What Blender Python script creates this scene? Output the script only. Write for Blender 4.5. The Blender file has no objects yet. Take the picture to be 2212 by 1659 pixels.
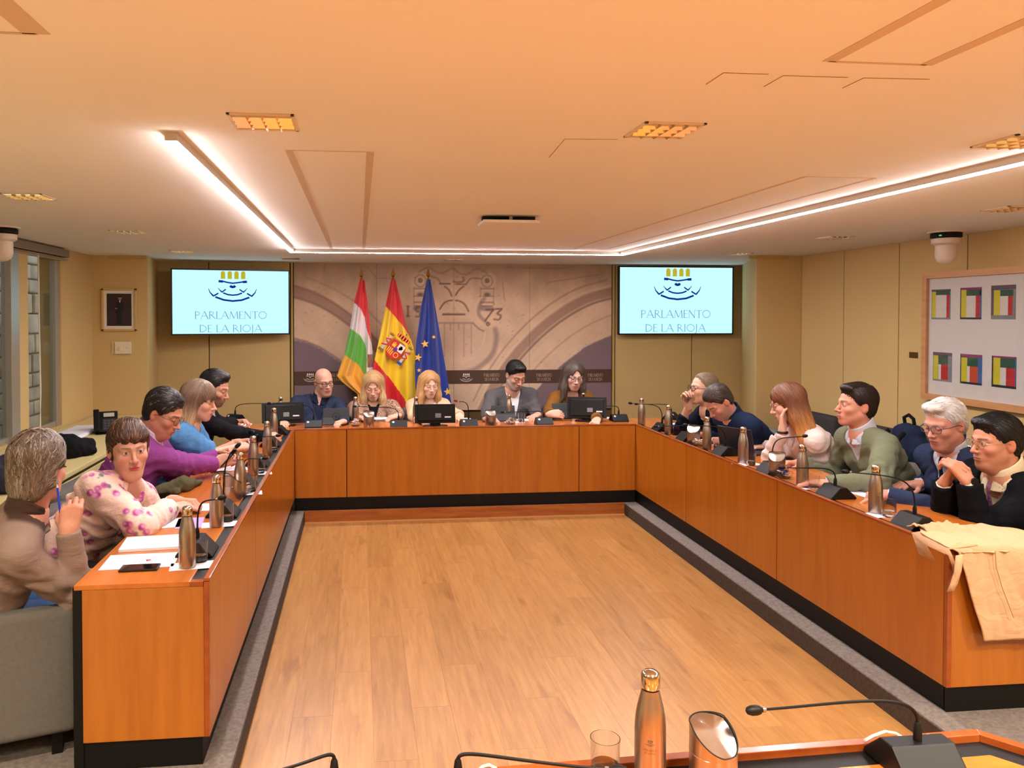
import bpy, bmesh, math, random
import numpy as np
from mathutils import Vector, Matrix

random.seed(7)
SC = bpy.context.scene
COL = SC.collection
# ------------------------------------------------------------------ camera
W, H, FPX = 2212.0, 1659.0, 1650.0
CAM_Z = 1.93
YAW = math.atan(0.105)
PITCH = 0.02
VPX, VPY = 778.0, 680.0
PPX = VPX + FPX * math.tan(YAW)
PPY = VPY + FPX * math.tan(PITCH)
cam_d = bpy.data.cameras.new('camera')
cam = bpy.data.objects.new('camera', cam_d)
COL.objects.link(cam)
cam.location = (0, 0, CAM_Z)
cam.rotation_euler = (math.pi / 2 - PITCH, 0, -YAW)
cam_d.sensor_width = 36.0
cam_d.lens = FPX / W * 36.0
cam_d.shift_x = (W / 2 - PPX) / W
cam_d.shift_y = (PPY - H / 2) / W
cam_d.clip_start = 0.05
SC.camera = cam
_R = Vector((math.cos(YAW), -math.sin(YAW), 0))
_F0 = Vector((math.sin(YAW), math.cos(YAW), 0))
_F = _F0 * math.cos(PITCH) + Vector((0, 0, -math.sin(PITCH)))
_U = _R.cross(_F)
CP = Vector((0, 0, CAM_Z))

def ray(px, py):
    return _R * ((px - PPX) / FPX) + _U * (-(py - PPY) / FPX) + _F

def on_z(px, py, z):
    d = ray(px, py)
    return CP + d * ((z - CAM_Z) / d.z)

def on_x(px, py, x):
    d = ray(px, py)
    return CP + d * (x / d.x)

def on_y(px, py, y):
    d = ray(px, py)
    return CP + d * (y / d.y)

def at_depth(px, py, dep):
    return CP + ray(px, py) * dep

def proj(p):
    v = Vector(p) - CP
    dep = v.dot(_F)
    return (PPX + FPX * v.dot(_R) / dep, PPY - FPX * v.dot(_U) / dep, dep)

# ------------------------------------------------------------------ view and world
SC.view_settings.view_transform = 'Standard'
SC.view_settings.look = 'None'
SC.view_settings.exposure = 0.30
SC.view_settings.gamma = 1.0
SC.view_settings.use_curve_mapping = False
wd = bpy.data.worlds.new('world')
SC.world = wd
wd.use_nodes = True
wd.node_tree.nodes['Background'].inputs[0].default_value = (0.62, 0.70, 0.85, 1)
wd.node_tree.nodes['Background'].inputs[1].default_value = 1.5
# light levels of the lamps the room has (used by their builders below)
LED_STRENGTH = 112.0
LED_COLOR = (1.0, 0.94, 0.95)
DOWN_COLOR = (1.0, 0.88, 0.66)
DOWN_W = 46.0

# levels of the place
Z_FLOOR, Z_PLAT, Z_TOP, Z_CEIL = 0.0, 0.11, 0.86, 2.56
X_PIT_L, X_PIT_R = -0.52, 2.54
X_DL, X_DR = -0.607, 2.655          # inner faces of the side desks
D_L, D_R = 0.49, 0.46
X_WL, X_WR = -2.83, 4.71

# ------------------------------------------------------------------ materials
def s2l(c):
    return tuple(((v / 255.0) / 12.92 if v / 255.0 <= 0.04045 else ((v / 255.0 + 0.055) / 1.055) ** 2.4) for v in c)

MATS = {}

def mat(name, col, rough=0.5, metal=0.0, spec=0.5, var=None, bump=None, trans=0.0, emit=None, sheen=0.0, ior=1.45, sub=0.0, coat=0.0, rand=0.0, alpha=1.0, crease=0.0):
    """col: sRGB 0-255. var=(scale, amount[, (sx,sy,sz)]); bump=(scale, strength[, (sx,sy,sz)])"""
    if name in MATS:
        return MATS[name]
    m = bpy.data.materials.new(name)
    m.use_nodes = True
    nt = m.node_tree
    b = nt.nodes['Principled BSDF']
    c = (*s2l(col), 1)
    b.inputs['Base Color'].default_value = c
    b.inputs['Roughness'].default_value = rough
    b.inputs['Metallic'].default_value = metal
    b.inputs['Specular IOR Level'].default_value = spec
    b.inputs['IOR'].default_value = ior
    b.inputs['Transmission Weight'].default_value = trans
    b.inputs['Sheen Weight'].default_value = sheen
    b.inputs['Coat Weight'].default_value = coat
    b.inputs['Alpha'].default_value = alpha
    if sub:
        b.inputs['Subsurface Weight'].default_value = sub
        b.inputs['Subsurface Radius'].default_value = (0.012, 0.004, 0.002)
        b.inputs['Subsurface Scale'].default_value = 1.0
    if emit:
        b.inputs['Emission Color'].default_value = (*s2l(emit[0]), 1)
        b.inputs['Emission Strength'].default_value = emit[1]
    tc = None
    if var or bump:
        tc = nt.nodes.new('ShaderNodeTexCoord')
    def noise(scale, stretch, detail=4):
        mp = nt.nodes.new('ShaderNodeMapping')
        mp.inputs['Scale'].default_value = stretch
        nt.links.new(tc.outputs['Object'], mp.inputs[0])
        n = nt.nodes.new('ShaderNodeTexNoise')
        n.inputs['Scale'].default_value = scale
        n.inputs['Detail'].default_value = detail
        nt.links.new(mp.outputs[0], n.inputs[0])
        return n
    last = None
    if var:
        n = noise(var[0], var[2] if len(var) > 2 else (1, 1, 1))
        r = nt.nodes.new('ShaderNodeMapRange')
        r.inputs[1].default_value = 0.3
        r.inputs[2].default_value = 0.7
        r.inputs[3].default_value = 1 - var[1]
        r.inputs[4].default_value = 1 + var[1]
        nt.links.new(n.outputs[0], r.inputs[0])
        last = r.outputs[0]
    if rand:
        oi = nt.nodes.new('ShaderNodeObjectInfo')
        r2 = nt.nodes.new('ShaderNodeMapRange')
        r2.inputs[3].default_value = 1 - rand
        r2.inputs[4].default_value = 1 + rand
        nt.links.new(oi.outputs['Random'], r2.inputs[0])
        if last is not None:
            mm = nt.nodes.new('ShaderNodeMath')
            mm.operation = 'MULTIPLY'
            nt.links.new(last, mm.inputs[0])
            nt.links.new(r2.outputs[0], mm.inputs[1])
            last = mm.outputs[0]
        else:
            last = r2.outputs[0]
    if last is not None:
        v = nt.nodes.new('ShaderNodeVectorMath')
        v.operation = 'SCALE'
        v.inputs[0].default_value = c[:3]
        nt.links.new(last, v.inputs['Scale'])
        nt.links.new(v.outputs[0], b.inputs['Base Color'])
    if bump:
        n = noise(bump[0], bump[2] if len(bump) > 2 else (1, 1, 1), 3)
        bp = nt.nodes.new('ShaderNodeBump')
        bp.inputs['Strength'].default_value = bump[1]
        bp.inputs['Distance'].default_value = 0.01
        nt.links.new(n.outputs[0], bp.inputs['Height'])
        if crease:
            n2 = noise(8, (1, 1, 1.7), 2)
            n2.inputs['Distortion'].default_value = 1.6
            b2 = nt.nodes.new('ShaderNodeBump')
            b2.inputs['Strength'].default_value = crease
            b2.inputs['Distance'].default_value = 0.05
            nt.links.new(n2.outputs[0], b2.inputs['Height'])
            nt.links.new(b2.outputs[0], bp.inputs['Normal'])
        nt.links.new(bp.outputs[0], b.inputs['Normal'])
    MATS[name] = m
    return m

def wood(name, c1, c2, rough=0.3, stretch=(9, 9, 0.7), rand=0.0, spec=0.5, coat=0.0, knots=False, scale=2.2):
    m = bpy.data.materials.new(name)
    m.use_nodes = True
    nt = m.node_tree
    N, L = nt.nodes, nt.links
    b = N['Principled BSDF']
    b.inputs['Roughness'].default_value = rough
    b.inputs['Specular IOR Level'].default_value = spec
    b.inputs['Coat Weight'].default_value = coat
    b.inputs['Coat Roughness'].default_value = 0.12
    tc = N.new('ShaderNodeTexCoord')
    mp = N.new('ShaderNodeMapping')
    mp.inputs['Scale'].default_value = stretch
    if rand:
        oi = N.new('ShaderNodeObjectInfo')
        ad = N.new('ShaderNodeVectorMath')
        ad.operation = 'MULTIPLY_ADD'
        ad.inputs[1].default_value = (1, 1, 1)
        cx = N.new('ShaderNodeCombineXYZ')
        mu = N.new('ShaderNodeMath')
        mu.operation = 'MULTIPLY'
        mu.inputs[1].default_value = 37.0
        L.new(oi.outputs['Random'], mu.inputs[0])
        for i in range(3):
            L.new(mu.outputs[0], cx.inputs[i])
        L.new(tc.outputs['Object'], ad.inputs[0])
        L.new(cx.outputs[0], ad.inputs[2])
        L.new(ad.outputs[0], mp.inputs[0])
    else:
        L.new(tc.outputs['Object'], mp.inputs[0])
    n1 = N.new('ShaderNodeTexNoise')
    n1.inputs['Scale'].default_value = scale
    n1.inputs['Detail'].default_value = 6
    n1.inputs['Roughness'].default_value = 0.65
    n1.inputs['Distortion'].default_value = 0.35 if knots else 0.15
    L.new(mp.outputs[0], n1.inputs[0])
    rp = N.new('ShaderNodeValToRGB')
    rp.color_ramp.elements[0].position = 0.32
    rp.color_ramp.elements[1].position = 0.66
    rp.color_ramp.elements[0].color = (*s2l(c2), 1)
    rp.color_ramp.elements[1].color = (*s2l(c1), 1)
    L.new(n1.outputs[0], rp.inputs[0])
    out = rp.outputs[0]
    if knots:
        mp2 = N.new('ShaderNodeMapping')
        mp2.inputs['Scale'].default_value = (stretch[0] * 0.42, stretch[1] * 1.3, 1)
        L.new(mp.inputs[0].links[0].from_socket, mp2.inputs[0])
        n2 = N.new('ShaderNodeTexNoise')
        n2.inputs['Scale'].default_value = 1.7
        n2.inputs['Detail'].default_value = 3
        n2.inputs['Distortion'].default_value = 0.5
        L.new(mp2.outputs[0], n2.inputs[0])
        r2 = N.new('ShaderNodeMapRange')
        r2.inputs[1].default_value = 0.58
        r2.inputs[2].default_value = 0.78
        r2.inputs[3].default_value = 0.0
        r2.inputs[4].default_value = 0.6
        L.new(n2.outputs[0], r2.inputs[0])
        mx = N.new('ShaderNodeMix')
        mx.data_type = 'RGBA'
        mx.blend_type = 'MULTIPLY'
        L.new(r2.outputs[0], mx.inputs[0])
        L.new(out, mx.inputs[6])
        mx.inputs[7].default_value = (0.42, 0.30, 0.20, 1)
        out = mx.outputs[2]
    if rand:
        r3 = N.new('ShaderNodeMapRange')
        r3.inputs[3].default_value = 1 - rand
        r3.inputs[4].default_value = 1 + rand
        L.new(oi.outputs['Random'], r3.inputs[0])
        vs = N.new('ShaderNodeVectorMath')
        vs.operation = 'SCALE'
        L.new(out, vs.inputs[0])
        L.new(r3.outputs[0], vs.inputs['Scale'])
        out = vs.outputs[0]
    L.new(out, b.inputs['Base Color'])
    bp = N.new('ShaderNodeBump')
    bp.inputs['Strength'].default_value = 0.06
    bp.inputs['Distance'].default_value = 0.004
    L.new(n1.outputs[0], bp.inputs['Height'])
    L.new(bp.outputs[0], b.inputs['Normal'])
    MATS[name] = m
    return m

def emitter(name, col_lin, strength):
    m = bpy.data.materials.new(name)
    m.use_nodes = True
    nt = m.node_tree
    nt.nodes.remove(nt.nodes['Principled BSDF'])
    e = nt.nodes.new('ShaderNodeEmission')
    e.inputs[0].default_value = (*col_lin, 1)
    e.inputs[1].default_value = strength
    nt.links.new(e.outputs[0], nt.nodes['Material Output'].inputs[0])
    MATS[name] = m
    return m

def vcol_mat(name, rough=0.6, sub=0.0, spec=0.35, bump=None, sheen=0.0, crease=0.0):
    m = mat(name, (128, 128, 128), rough=rough, sub=sub, spec=spec, bump=bump, sheen=sheen, crease=crease)
    nt = m.node_tree
    a = nt.nodes.new('ShaderNodeVertexColor')
    a.layer_name = 'Col'
    nt.links.new(a.outputs[0], nt.nodes['Principled BSDF'].inputs['Base Color'])
    return m

def thin_glass(name, tint=(0.96, 0.98, 0.98), gloss=0.10):
    if name in MATS:
        return MATS[name]
    m = bpy.data.materials.new(name)
    m.use_nodes = True
    nt = m.node_tree
    nt.nodes.remove(nt.nodes['Principled BSDF'])
    tr = nt.nodes.new('ShaderNodeBsdfTransparent')
    tr.inputs[0].default_value = (*tint, 1)
    gl = nt.nodes.new('ShaderNodeBsdfGlossy')
    gl.inputs['Roughness'].default_value = 0.02
    fa = nt.nodes.new('ShaderNodeLayerWeight')
    pw = nt.nodes.new('ShaderNodeMath')
    pw.operation = 'POWER'
    pw.inputs[1].default_value = 4.0
    nt.links.new(fa.outputs['Facing'], pw.inputs[0])
    lw = nt.nodes.new('ShaderNodeMath')
    lw.operation = 'MULTIPLY_ADD'
    lw.inputs[1].default_value = 0.6
    lw.inputs[2].default_value = gloss * 0.3
    nt.links.new(pw.outputs[0], lw.inputs[0])
    mx = nt.nodes.new('ShaderNodeMixShader')
    nt.links.new(lw.outputs[0], mx.inputs[0])
    nt.links.new(tr.outputs[0], mx.inputs[1])
    nt.links.new(gl.outputs[0], mx.inputs[2])
    nt.links.new(mx.outputs[0], nt.nodes['Material Output'].inputs[0])
    MATS[name] = m
    return m

# ------------------------------------------------------------------ mesh helpers
class MB:
    def __init__(self):
        self.v = []
        self.f = []
        self.mi = []
        self.cur = 0

    def add(self, verts, faces):
        o = len(self.v)
        self.v += [tuple(p) for p in verts]
        self.f += [tuple(i + o for i in f) for f in faces]
        self.mi += [self.cur] * len(faces)
        return self

    def box(self, x0, x1, y0, y1, z0, z1, M=None):
        vs = [Vector((x, y, z)) for z in (z0, z1) for y in (y0, y1) for x in (x0, x1)]
        if M is not None:
            vs = [M @ p for p in vs]
        return self.add(vs, [(0, 2, 3, 1), (4, 5, 7, 6), (0, 1, 5, 4), (2, 6, 7, 3), (0, 4, 6, 2), (1, 3, 7, 5)])

    def prism(self, poly, a, b, M=None, axis='z'):
        """extrude polygon (2D) between a and b along axis"""
        n = len(poly)
        def P(u, v, w):
            p = {'z': (u, v, w), 'y': (u, w, v), 'x': (w, u, v)}[axis]
            p = Vector(p)
            return M @ p if M is not None else p
        vs = [P(u, v, a) for u, v in poly] + [P(u, v, b) for u, v in poly]
        fs = [tuple(range(n))[::-1], tuple(range(n, 2 * n))]
        fs += [(i, (i + 1) % n, n + (i + 1) % n, n + i) for i in range(n)]
        return self.add(vs, fs)

    def tube(self, pts, r, seg=8, caps=True):
        pts = [Vector(p) for p in pts]
        n = len(pts)
        rr = r if isinstance(r, (list, tuple)) else [r] * n
        vs = []
        t0 = (pts[1] - pts[0]).normalized()
        up = Vector((0, 0, 1)) if abs(t0.z) < 0.9 else Vector((1, 0, 0))
        a = t0.cross(up).normalized()
        for i in range(n):
            t = (pts[min(i + 1, n - 1)] - pts[max(i - 1, 0)])
            if t.length < 1e-9:
                t = t0
            t = t.normalized()
            a = (a - t * a.dot(t)).normalized()
            b = t.cross(a)
            for k in range(seg):
                th = 2 * math.pi * k / seg
                vs.append(pts[i] + (a * math.cos(th) + b * math.sin(th)) * rr[i])
        fs = []
        for i in range(n - 1):
            for k in range(seg):
                k2 = (k + 1) % seg
                fs.append((i * seg + k, i * seg + k2, (i + 1) * seg + k2, (i + 1) * seg + k))
        if caps:
            fs.append(tuple(range(seg))[::-1])
            fs.append(tuple(range((n - 1) * seg, n * seg)))
        return self.add(vs, fs)

    def lathe(self, prof, seg=20, c=(0, 0, 0), M=None, cap=True):
        vs, fs = [], []
        n = len(prof)
        for r, z in prof:
            for k in range(seg):
                th = 2 * math.pi * k / seg
                p = Vector((c[0] + r * math.cos(th), c[1] + r * math.sin(th), c[2] + z))
                vs.append(M @ p if M is not None else p)
        for i in range(n - 1):
            for k in range(seg):
                k2 = (k + 1) % seg
                fs.append((i * seg + k, i * seg + k2, (i + 1) * seg + k2, (i + 1) * seg + k))
        if cap:
            fs.append(tuple(range(seg))[::-1])
            fs.append(tuple(range((n - 1) * seg, n * seg)))
        return self.add(vs, fs)

    def grid(self, fn, nu, nv, flip=False):
        vs = [fn(i / nu, j / nv) for j in range(nv + 1) for i in range(nu + 1)]
        fs = []
        for j in range(nv):
            for i in range(nu):
                q = (j * (nu + 1) + i, j * (nu + 1) + i + 1, (j + 1) * (nu + 1) + i + 1, (j + 1) * (nu + 1) + i)
                fs.append(q[::-1] if flip else q)
        return self.add(vs, fs)

def props(o, label=None, cat=None, group=None, kind=None):
    if label:
        o['label'] = label
    if cat:
        o['category'] = cat
    if group:
        o['group'] = group
    if kind:
        o['kind'] = kind
    return o

def obj(name, mb, m, parent=None, smooth=False, bevel=0.0, bseg=2, label=None, loc=None, M=None, angle=0.6, solid=0.0):
    me = bpy.data.meshes.new(name)
    me.from_pydata([tuple(p) for p in mb.v], [], mb.f)
    ms = m if isinstance(m, (list, tuple)) else [m]
    for q in ms:
        me.materials.append(q)
    if len(ms) > 1:
        me.polygons.foreach_set('material_index', mb.mi)
    bm = bmesh.new()
    bm.from_mesh(me)
    bmesh.ops.recalc_face_normals(bm, faces=bm.faces)
    if bevel > 0:
        es = [e for e in bm.edges if len(e.link_faces) == 2 and e.calc_face_angle(0) > angle]
        bmesh.ops.bevel(bm, geom=es, offset=bevel, segments=bseg, affect='EDGES', profile=0.6, clamp_overlap=True)
    for f in bm.faces:
        f.smooth = smooth
    bm.to_mesh(me)
    bm.free()
    if smooth and bevel == 0:
        try:
            me.set_sharp_from_angle(angle=0.7)
        except Exception:
            pass
    o = bpy.data.objects.new(name, me)
    COL.objects.link(o)
    if parent is not None:
        o.parent = parent
    if loc is not None:
        o.location = loc
    if M is not None:
        o.matrix_local = M
    if label:
        o['label'] = label
    if solid:
        md = o.modifiers.new('thickness', 'SOLIDIFY')
        md.thickness = solid
        md.offset = 0
    return o

def thing(name, label, cat, loc=(0, 0, 0), rz=0.0, group=None):
    o = bpy.data.objects.new(name, None)
    o.empty_display_size = 0.05
    COL.objects.link(o)
    o.location = loc
    o.rotation_euler = (0, 0, rz)
    return props(o, label, cat, group)

def dup(root, loc, rz=0.0, label=None, group=None):
    r = root.copy()
    COL.objects.link(r)
    r.location = loc
    r.rotation_euler = (0, 0, rz)
    if label:
        r['label'] = label
    if group:
        r['group'] = group
    for ch in list(root.children):
        c = ch.copy()
        COL.objects.link(c)
        c.parent = r
        for g in list(ch.children):
            d = g.copy()
            COL.objects.link(d)
            d.parent = c
    return r

def struct(name, mb, m, parent=None, **k):
    o = obj(name, mb, m, parent, **k)
    if parent is None:
        o['kind'] = 'structure'
    return o

def link_copy(src, name, parent, loc):
    c = bpy.data.objects.new(name, src.data)
    COL.objects.link(c)
    c.parent = parent
    c.location = loc
    return c
# ------------------------------------------------------------------ the room
Y_PAN = 7.15            # front panels of the far desk
Y_END_L, Y_END_R = 3.13, 3.19
Y_BACK, Y_REAR = 9.4, -2.6
wallm = mat('wall_cream', (204, 174, 118), rough=0.85, spec=0.2, var=(1.2, 0.03), bump=(160, 0.05))
ceilm = mat('ceiling_paint', (236, 232, 226), rough=0.9, spec=0.1, var=(0.8, 0.015))
seamm = mat('seam_shadow_gap', (96, 72, 36), rough=0.9)
carpet = mat('grey_carpet', (122, 112, 106), rough=0.97, spec=0.1, var=(60, 0.22), bump=(420, 0.5))
carpet_d = mat('grey_carpet_trim', (84, 74, 68), rough=0.97, spec=0.1, var=(60, 0.2), bump=(420, 0.5))
black = mat('black_laminate', (12, 11, 11), rough=0.5, spec=0.3)
PLANK = [wood('oak_plank_%d' % i, c1, c2, rough=0.34, stretch=(16, 1.1, 1), rand=0.06, knots=True, spec=0.5)
         for i, (c1, c2) in enumerate([((178, 130, 74), (156, 106, 54)), ((174, 125, 69), (150, 101, 50))])]
deskw = wood('desk_veneer', (180, 106, 28), (162, 90, 20), rough=0.28, stretch=(7, 7, 0.5), coat=0.25)
deskt = wood('desk_top_veneer', (196, 112, 40), (174, 92, 28), rough=0.22, stretch=(6, 0.6, 6), coat=0.3)
deskx = wood('desk_top_veneer_cross', (196, 112, 40), (174, 92, 28), rough=0.22, stretch=(0.6, 6, 6), coat=0.3)
desklip = wood('desk_lip', (158, 76, 22), (136, 60, 14), rough=0.25, stretch=(5, 0.8, 5), coat=0.3)
riserw = wood('riser_wood', (176, 104, 46), (140, 72, 26), rough=0.4, stretch=(1.2, 6, 14))

# pit floor made of planks
fl = MB().box(-3.2, 5.2, Y_REAR - 0.2, Y_BACK + 0.3, -0.12, -0.012)
floor = struct('floor', fl, mat('floor_subfloor', (120, 84, 46), rough=0.9))
PW, PL = 0.192, 1.28
plank_me = {}
nx = int(math.ceil((X_PIT_R - X_PIT_L) / PW))
rp = random.Random(3)
for i in range(nx):
    x0 = X_PIT_L + i * PW
    x1 = min(x0 + PW, X_PIT_R)
    y = -0.6 + (i * 0.437) % PL - PL
    while y < 7.13:
        ya, yb = max(y, -0.6), min(y + PL, 7.13)
        if yb - ya > 0.02:
            key = (round(x1 - x0, 3), round(yb - ya, 3), rp.randint(0, 1))
            if key not in plank_me:
                mb = MB().box(0.0002, x1 - x0 - 0.0002, 0.0003, yb - ya - 0.0003, -0.012, 0)
                plank_me[key] = obj('plank', mb, PLANK[key[2]], floor, bevel=0.0003, bseg=1, loc=(x0, ya, 0))
            else:
                link_copy(plank_me[key], 'plank', floor, (x0, ya, 0))
        y += PL

# carpeted platform round the pit
pl = MB()
pl.box(-3.0, X_PIT_L, Y_REAR, 7.14, -0.01, Z_PLAT)
pl.box(X_PIT_R, 4.9, Y_REAR, 7.14, -0.01, Z_PLAT)
pl.box(-3.0, 4.9, 7.14, Y_BACK + 0.1, -0.01, Z_PLAT)
plat = struct('floor_platform', pl, carpet, bevel=0.006)
plat['label'] = 'grey carpeted platform step around the wooden floor'
for nm, x0, x1 in (('edge_strip', X_PIT_L - 0.002, X_PIT_L + 0.004), ('edge_strip', X_PIT_R - 0.004, X_PIT_R + 0.002)):
    obj(nm, MB().box(x0, x1, -0.6, 7.12, 0, Z_PLAT - 0.006), carpet_d, plat)
# wooden riser at the far end of the pit
rz = MB()
rv = struct('trim_1', MB().box(X_PIT_L + 0.005, X_PIT_R - 0.005, 7.115, 7.139, 0.012, Z_PLAT + 0.004), riserw, bevel=0.002)
obj('skirting', MB().box(X_PIT_L + 0.005, X_PIT_R - 0.005, 7.106, 7.139, 0.0, 0.012), mat('pale_skirting', (206, 150, 92), rough=0.5), rv)

# walls: back wall with boarded panels
def wall_panels(name, parent_mb, m):
    return struct(name, parent_mb, m)
XCL = on_y(320, 700, 8.45).x      # left pier inner front edge
XCR = on_y(1633, 700, 7.75).x     # right pier inner front edge
wb = struct('wall_back', MB().box(-3.1, 5.2, Y_BACK + 0.031, Y_BACK + 0.2, 0, Z_CEIL + 0.1), seamm)
xm0, xm1 = on_y(635, 700, Y_BACK).x, on_y(1321, 700, Y_BACK).x   # the mural
edges_l = [-2.6, on_y(452, 800, Y_BACK).x, xm0 - 0.045]
edges_r = [xm1 + 0.045, on_y(1494, 800, Y_BACK).x, 5.12]
for es in (edges_l, edges_r):
    for a, b in zip(es[:-1], es[1:]):
        obj('panel', MB().box(a + 0.006, b - 0.006, Y_BACK, Y_BACK + 0.03, Z_PLAT, Z_CEIL), wallm, wb, bevel=0.003)
# slim trims beside the mural
for i, x in enumerate((xm0 - 0.022, xm1 + 0.022)):
    t = struct('trim_%d' % (2 + i), MB().box(x - 0.012, x + 0.012, Y_BACK - 0.02, Y_BACK + 0.02, Z_PLAT, Z_CEIL), mat('cream_trim', (190, 160, 92), rough=0.6), bevel=0.003)
# piers in the two far corners
def pier(name, pts):
    mb = MB().prism(pts, Z_PLAT - 0.05, Z_CEIL + 0.02)
    return struct(name, mb, wallm, bevel=0.004, bseg=1)
xsl = on_y(341, 700, Y_BACK).x
xsr = on_y(1601, 700, Y_BACK).x
pier('wall_pier_left', [(-2.95, 8.45), (XCL, 8.45), (xsl, Y_BACK + 0.02), (-2.95, Y_BACK + 0.02)])
pier('wall_pier_right', [(XCR, 7.75), (5.1, 7.75), (5.1, Y_BACK + 0.02), (xsr, Y_BACK + 0.02)])
for nm, x0, x1, y in (('trim_4', on_y(237, 560, 8.45).x, XCL, 8.45), ('trim_5', on_y(1617, 560, 7.75).x, on_y(1700, 560, 7.75).x, 7.75)):
    struct(nm, MB().box(x0, x1, y - 0.03, y, Z_CEIL - 0.035, Z_CEIL), mat('cream_trim', (190, 160, 92)), bevel=0.003)
# right wall in tall boarded panels
wr = struct('wall_right', MB().box(X_WR + 0.031, X_WR + 0.2, Y_REAR, 7.76, 0, Z_CEIL + 0.1), seamm)
ys = [7.75, on_x(1822, 700, X_WR).y, on_x(1941, 700, X_WR).y, on_x(2090, 560, X_WR).y]
while ys[-1] > Y_REAR:
    ys.append(ys[-1] - 0.95)
for a, b in zip(ys[:-1], ys[1:]):
    b = max(b, Y_REAR)
    obj('panel', MB().box(X_WR, X_WR + 0.03, b + 0.005, a - 0.005, Z_PLAT, Z_CEIL), wallm, wr, bevel=0.003)
wrr = struct('wall_rear', MB().box(-3.1, 5.0, Y_REAR - 0.2, Y_REAR, 0, Z_CEIL + 0.1), wallm)
# left wall: window from the ledge up to the ceiling, solid wall beside it
Y_W1 = on_x(132, 700, X_WL).y       # far end of the glazing
zl0, zl1 = 0.88, 2.49
wl = MB()
wl.box(X_WL - 0.2, X_WL, Y_W1, Y_BACK, 0, Z_CEIL + 0.1)
wl.box(X_WL - 0.2, X_WL, Y_REAR, Y_W1, 0, zl0)
wl.box(X_WL - 0.2, X_WL, Y_REAR, Y_W1, zl1, Z_CEIL + 0.1)
wl.box(X_WL - 0.2, X_WL, Y_REAR, 0.4, zl0, zl1)
struct('wall_left', wl, wallm)
alum = mat('aluminium_frame', (176, 172, 160), rough=0.35, metal=0.6)
glass = thin_glass('window_glass', (0.86, 0.92, 0.94))
win = props(obj('window_1', MB().box(X_WL - 0.06, X_WL - 0.02, 0.4, Y_W1, zl0, zl0 + 0.05).box(X_WL - 0.06, X_WL - 0.02, 0.4, Y_W1, zl1 - 0.04, zl1).box(X_WL - 0.06, X_WL - 0.015, Y_W1 - 0.10, Y_W1, zl0, zl1), alum), kind='structure')
win['label'] = 'aluminium framed window looking out on a stone wall'
ym = on_x(50, 700, X_WL).y
yprev = Y_W1 - 0.10
for k in range(4):
    y1 = ym - k * 1.35
    obj('mullion', MB().box(X_WL - 0.08, X_WL + 0.005, y1 - 0.09, y1 + 0.09, zl0, zl1), wallm if k == 0 else alum, win, bevel=0.004)
    obj('mullion_frame', MB().box(X_WL - 0.07, X_WL + 0.01, y1 - 0.24, y1 - 0.09, zl0, zl1), alum, win, bevel=0.004)
    obj('pane', MB().box(X_WL - 0.045, X_WL - 0.039, y1 + 0.09, yprev, zl0 + 0.05, zl1 - 0.04), glass, win)
    yprev = y1 - 0.24
obj('pane', MB().box(X_WL - 0.045, X_WL - 0.039, 0.4, yprev, zl0 + 0.05, zl1 - 0.04), glass, win)
# blind head rail and cords
bl = thing('window_blind', 'raised window blind head rail with thin hanging cords', 'blind', (X_WL + 0.03, Y_W1 - 0.6, 2.46))
yb0, yb1 = Y_W1 + 0.05 - (Y_W1 - 0.6), Y_W1 - 1.9 - (Y_W1 - 0.6)
obj('head_rail', MB().box(-0.025, 0.035, yb1, yb0, 0.015, 0.085), mat('blind_rail', (128, 108, 84), rough=0.5), bl, bevel=0.004)
for k in range(3):
    obj('slat', MB().box(-0.024, 0.03, yb1, yb0, 0.001 - k * 0.008, 0.004 - k * 0.008), mat('blind_slat', (196, 176, 140), rough=0.5), bl)
ycd = on_x(70, 700, X_WL).y - (Y_W1 - 0.6)
for dy in (0, 0.02):
    obj('cord', MB().tube([(0.02, ycd + dy, 0.0), (0.022, ycd + dy * 0.4 + 0.01, -0.7), (0.02, ycd + dy + 0.02, -1.2), (0.03, ycd - dy, -1.53)], 0.004, 6), mat('cord_white', (214, 206, 186), rough=0.8), bl, smooth=True)
# stone wall outside the window
stone = mat('outside_stone', (196, 172, 136), rough=0.95, var=(5, 0.25), bump=(14, 0.8), rand=0.14)
ow = struct('wall_outside', MB().box(X_WL - 1.25, X_WL - 1.12, 0.0, 12.6, -0.5, 4.2), mat('outside_mortar', (140, 126, 108), rough=0.95, bump=(40, 0.6)))
rs = random.Random(5)
z = 0.5
row = 0
while z < 3.4:
    h = rs.uniform(0.16, 0.26)
    y = 4.2 + rs.uniform(-0.3, 0)
    while y < 12.0:
        w = rs.uniform(0.25, 0.5)
        d = rs.uniform(0.0, 0.03)
        mb = MB().box(X_WL - 1.14, X_WL - 1.09 + d, y + 0.008, y + w - 0.008, z + 0.008, z + h - 0.008)
        obj('stone', mb, stone, ow, bevel=0.02, bseg=2, smooth=True)
        y += w
    z += h
struct('ground_outside', MB().box(X_WL - 1.3, X_WL - 0.2, 0, 12.6, -0.6, 0.3), mat('outside_ground', (120, 112, 100), rough=0.95))
# window ledge casing
led = thing('window_ledge', 'cream boxed window ledge running along the window wall', 'ledge', (-2.4, 4.0, Z_PLAT))
creamp = mat('ledge_cream', (214, 196, 138), rough=0.45)
XLF = -1.97
obj('casing', MB().box(XLF + 2.4 - 0.02 - 0.75, XLF + 2.4 - 0.02, -3.2, 4.44, 0, 0.68), creamp, led, bevel=0.004)
obj('top_board', MB().box(-0.41, XLF + 2.4, -3.2, 4.44, 0.71, 0.75), creamp, led, bevel=0.008)
obj('vent_gap', MB().box(-0.36, XLF + 2.4 - 0.05, -3.2, 4.43, 0.68, 0.71), mat('dark_gap', (60, 50, 34), rough=0.9), led)

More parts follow.
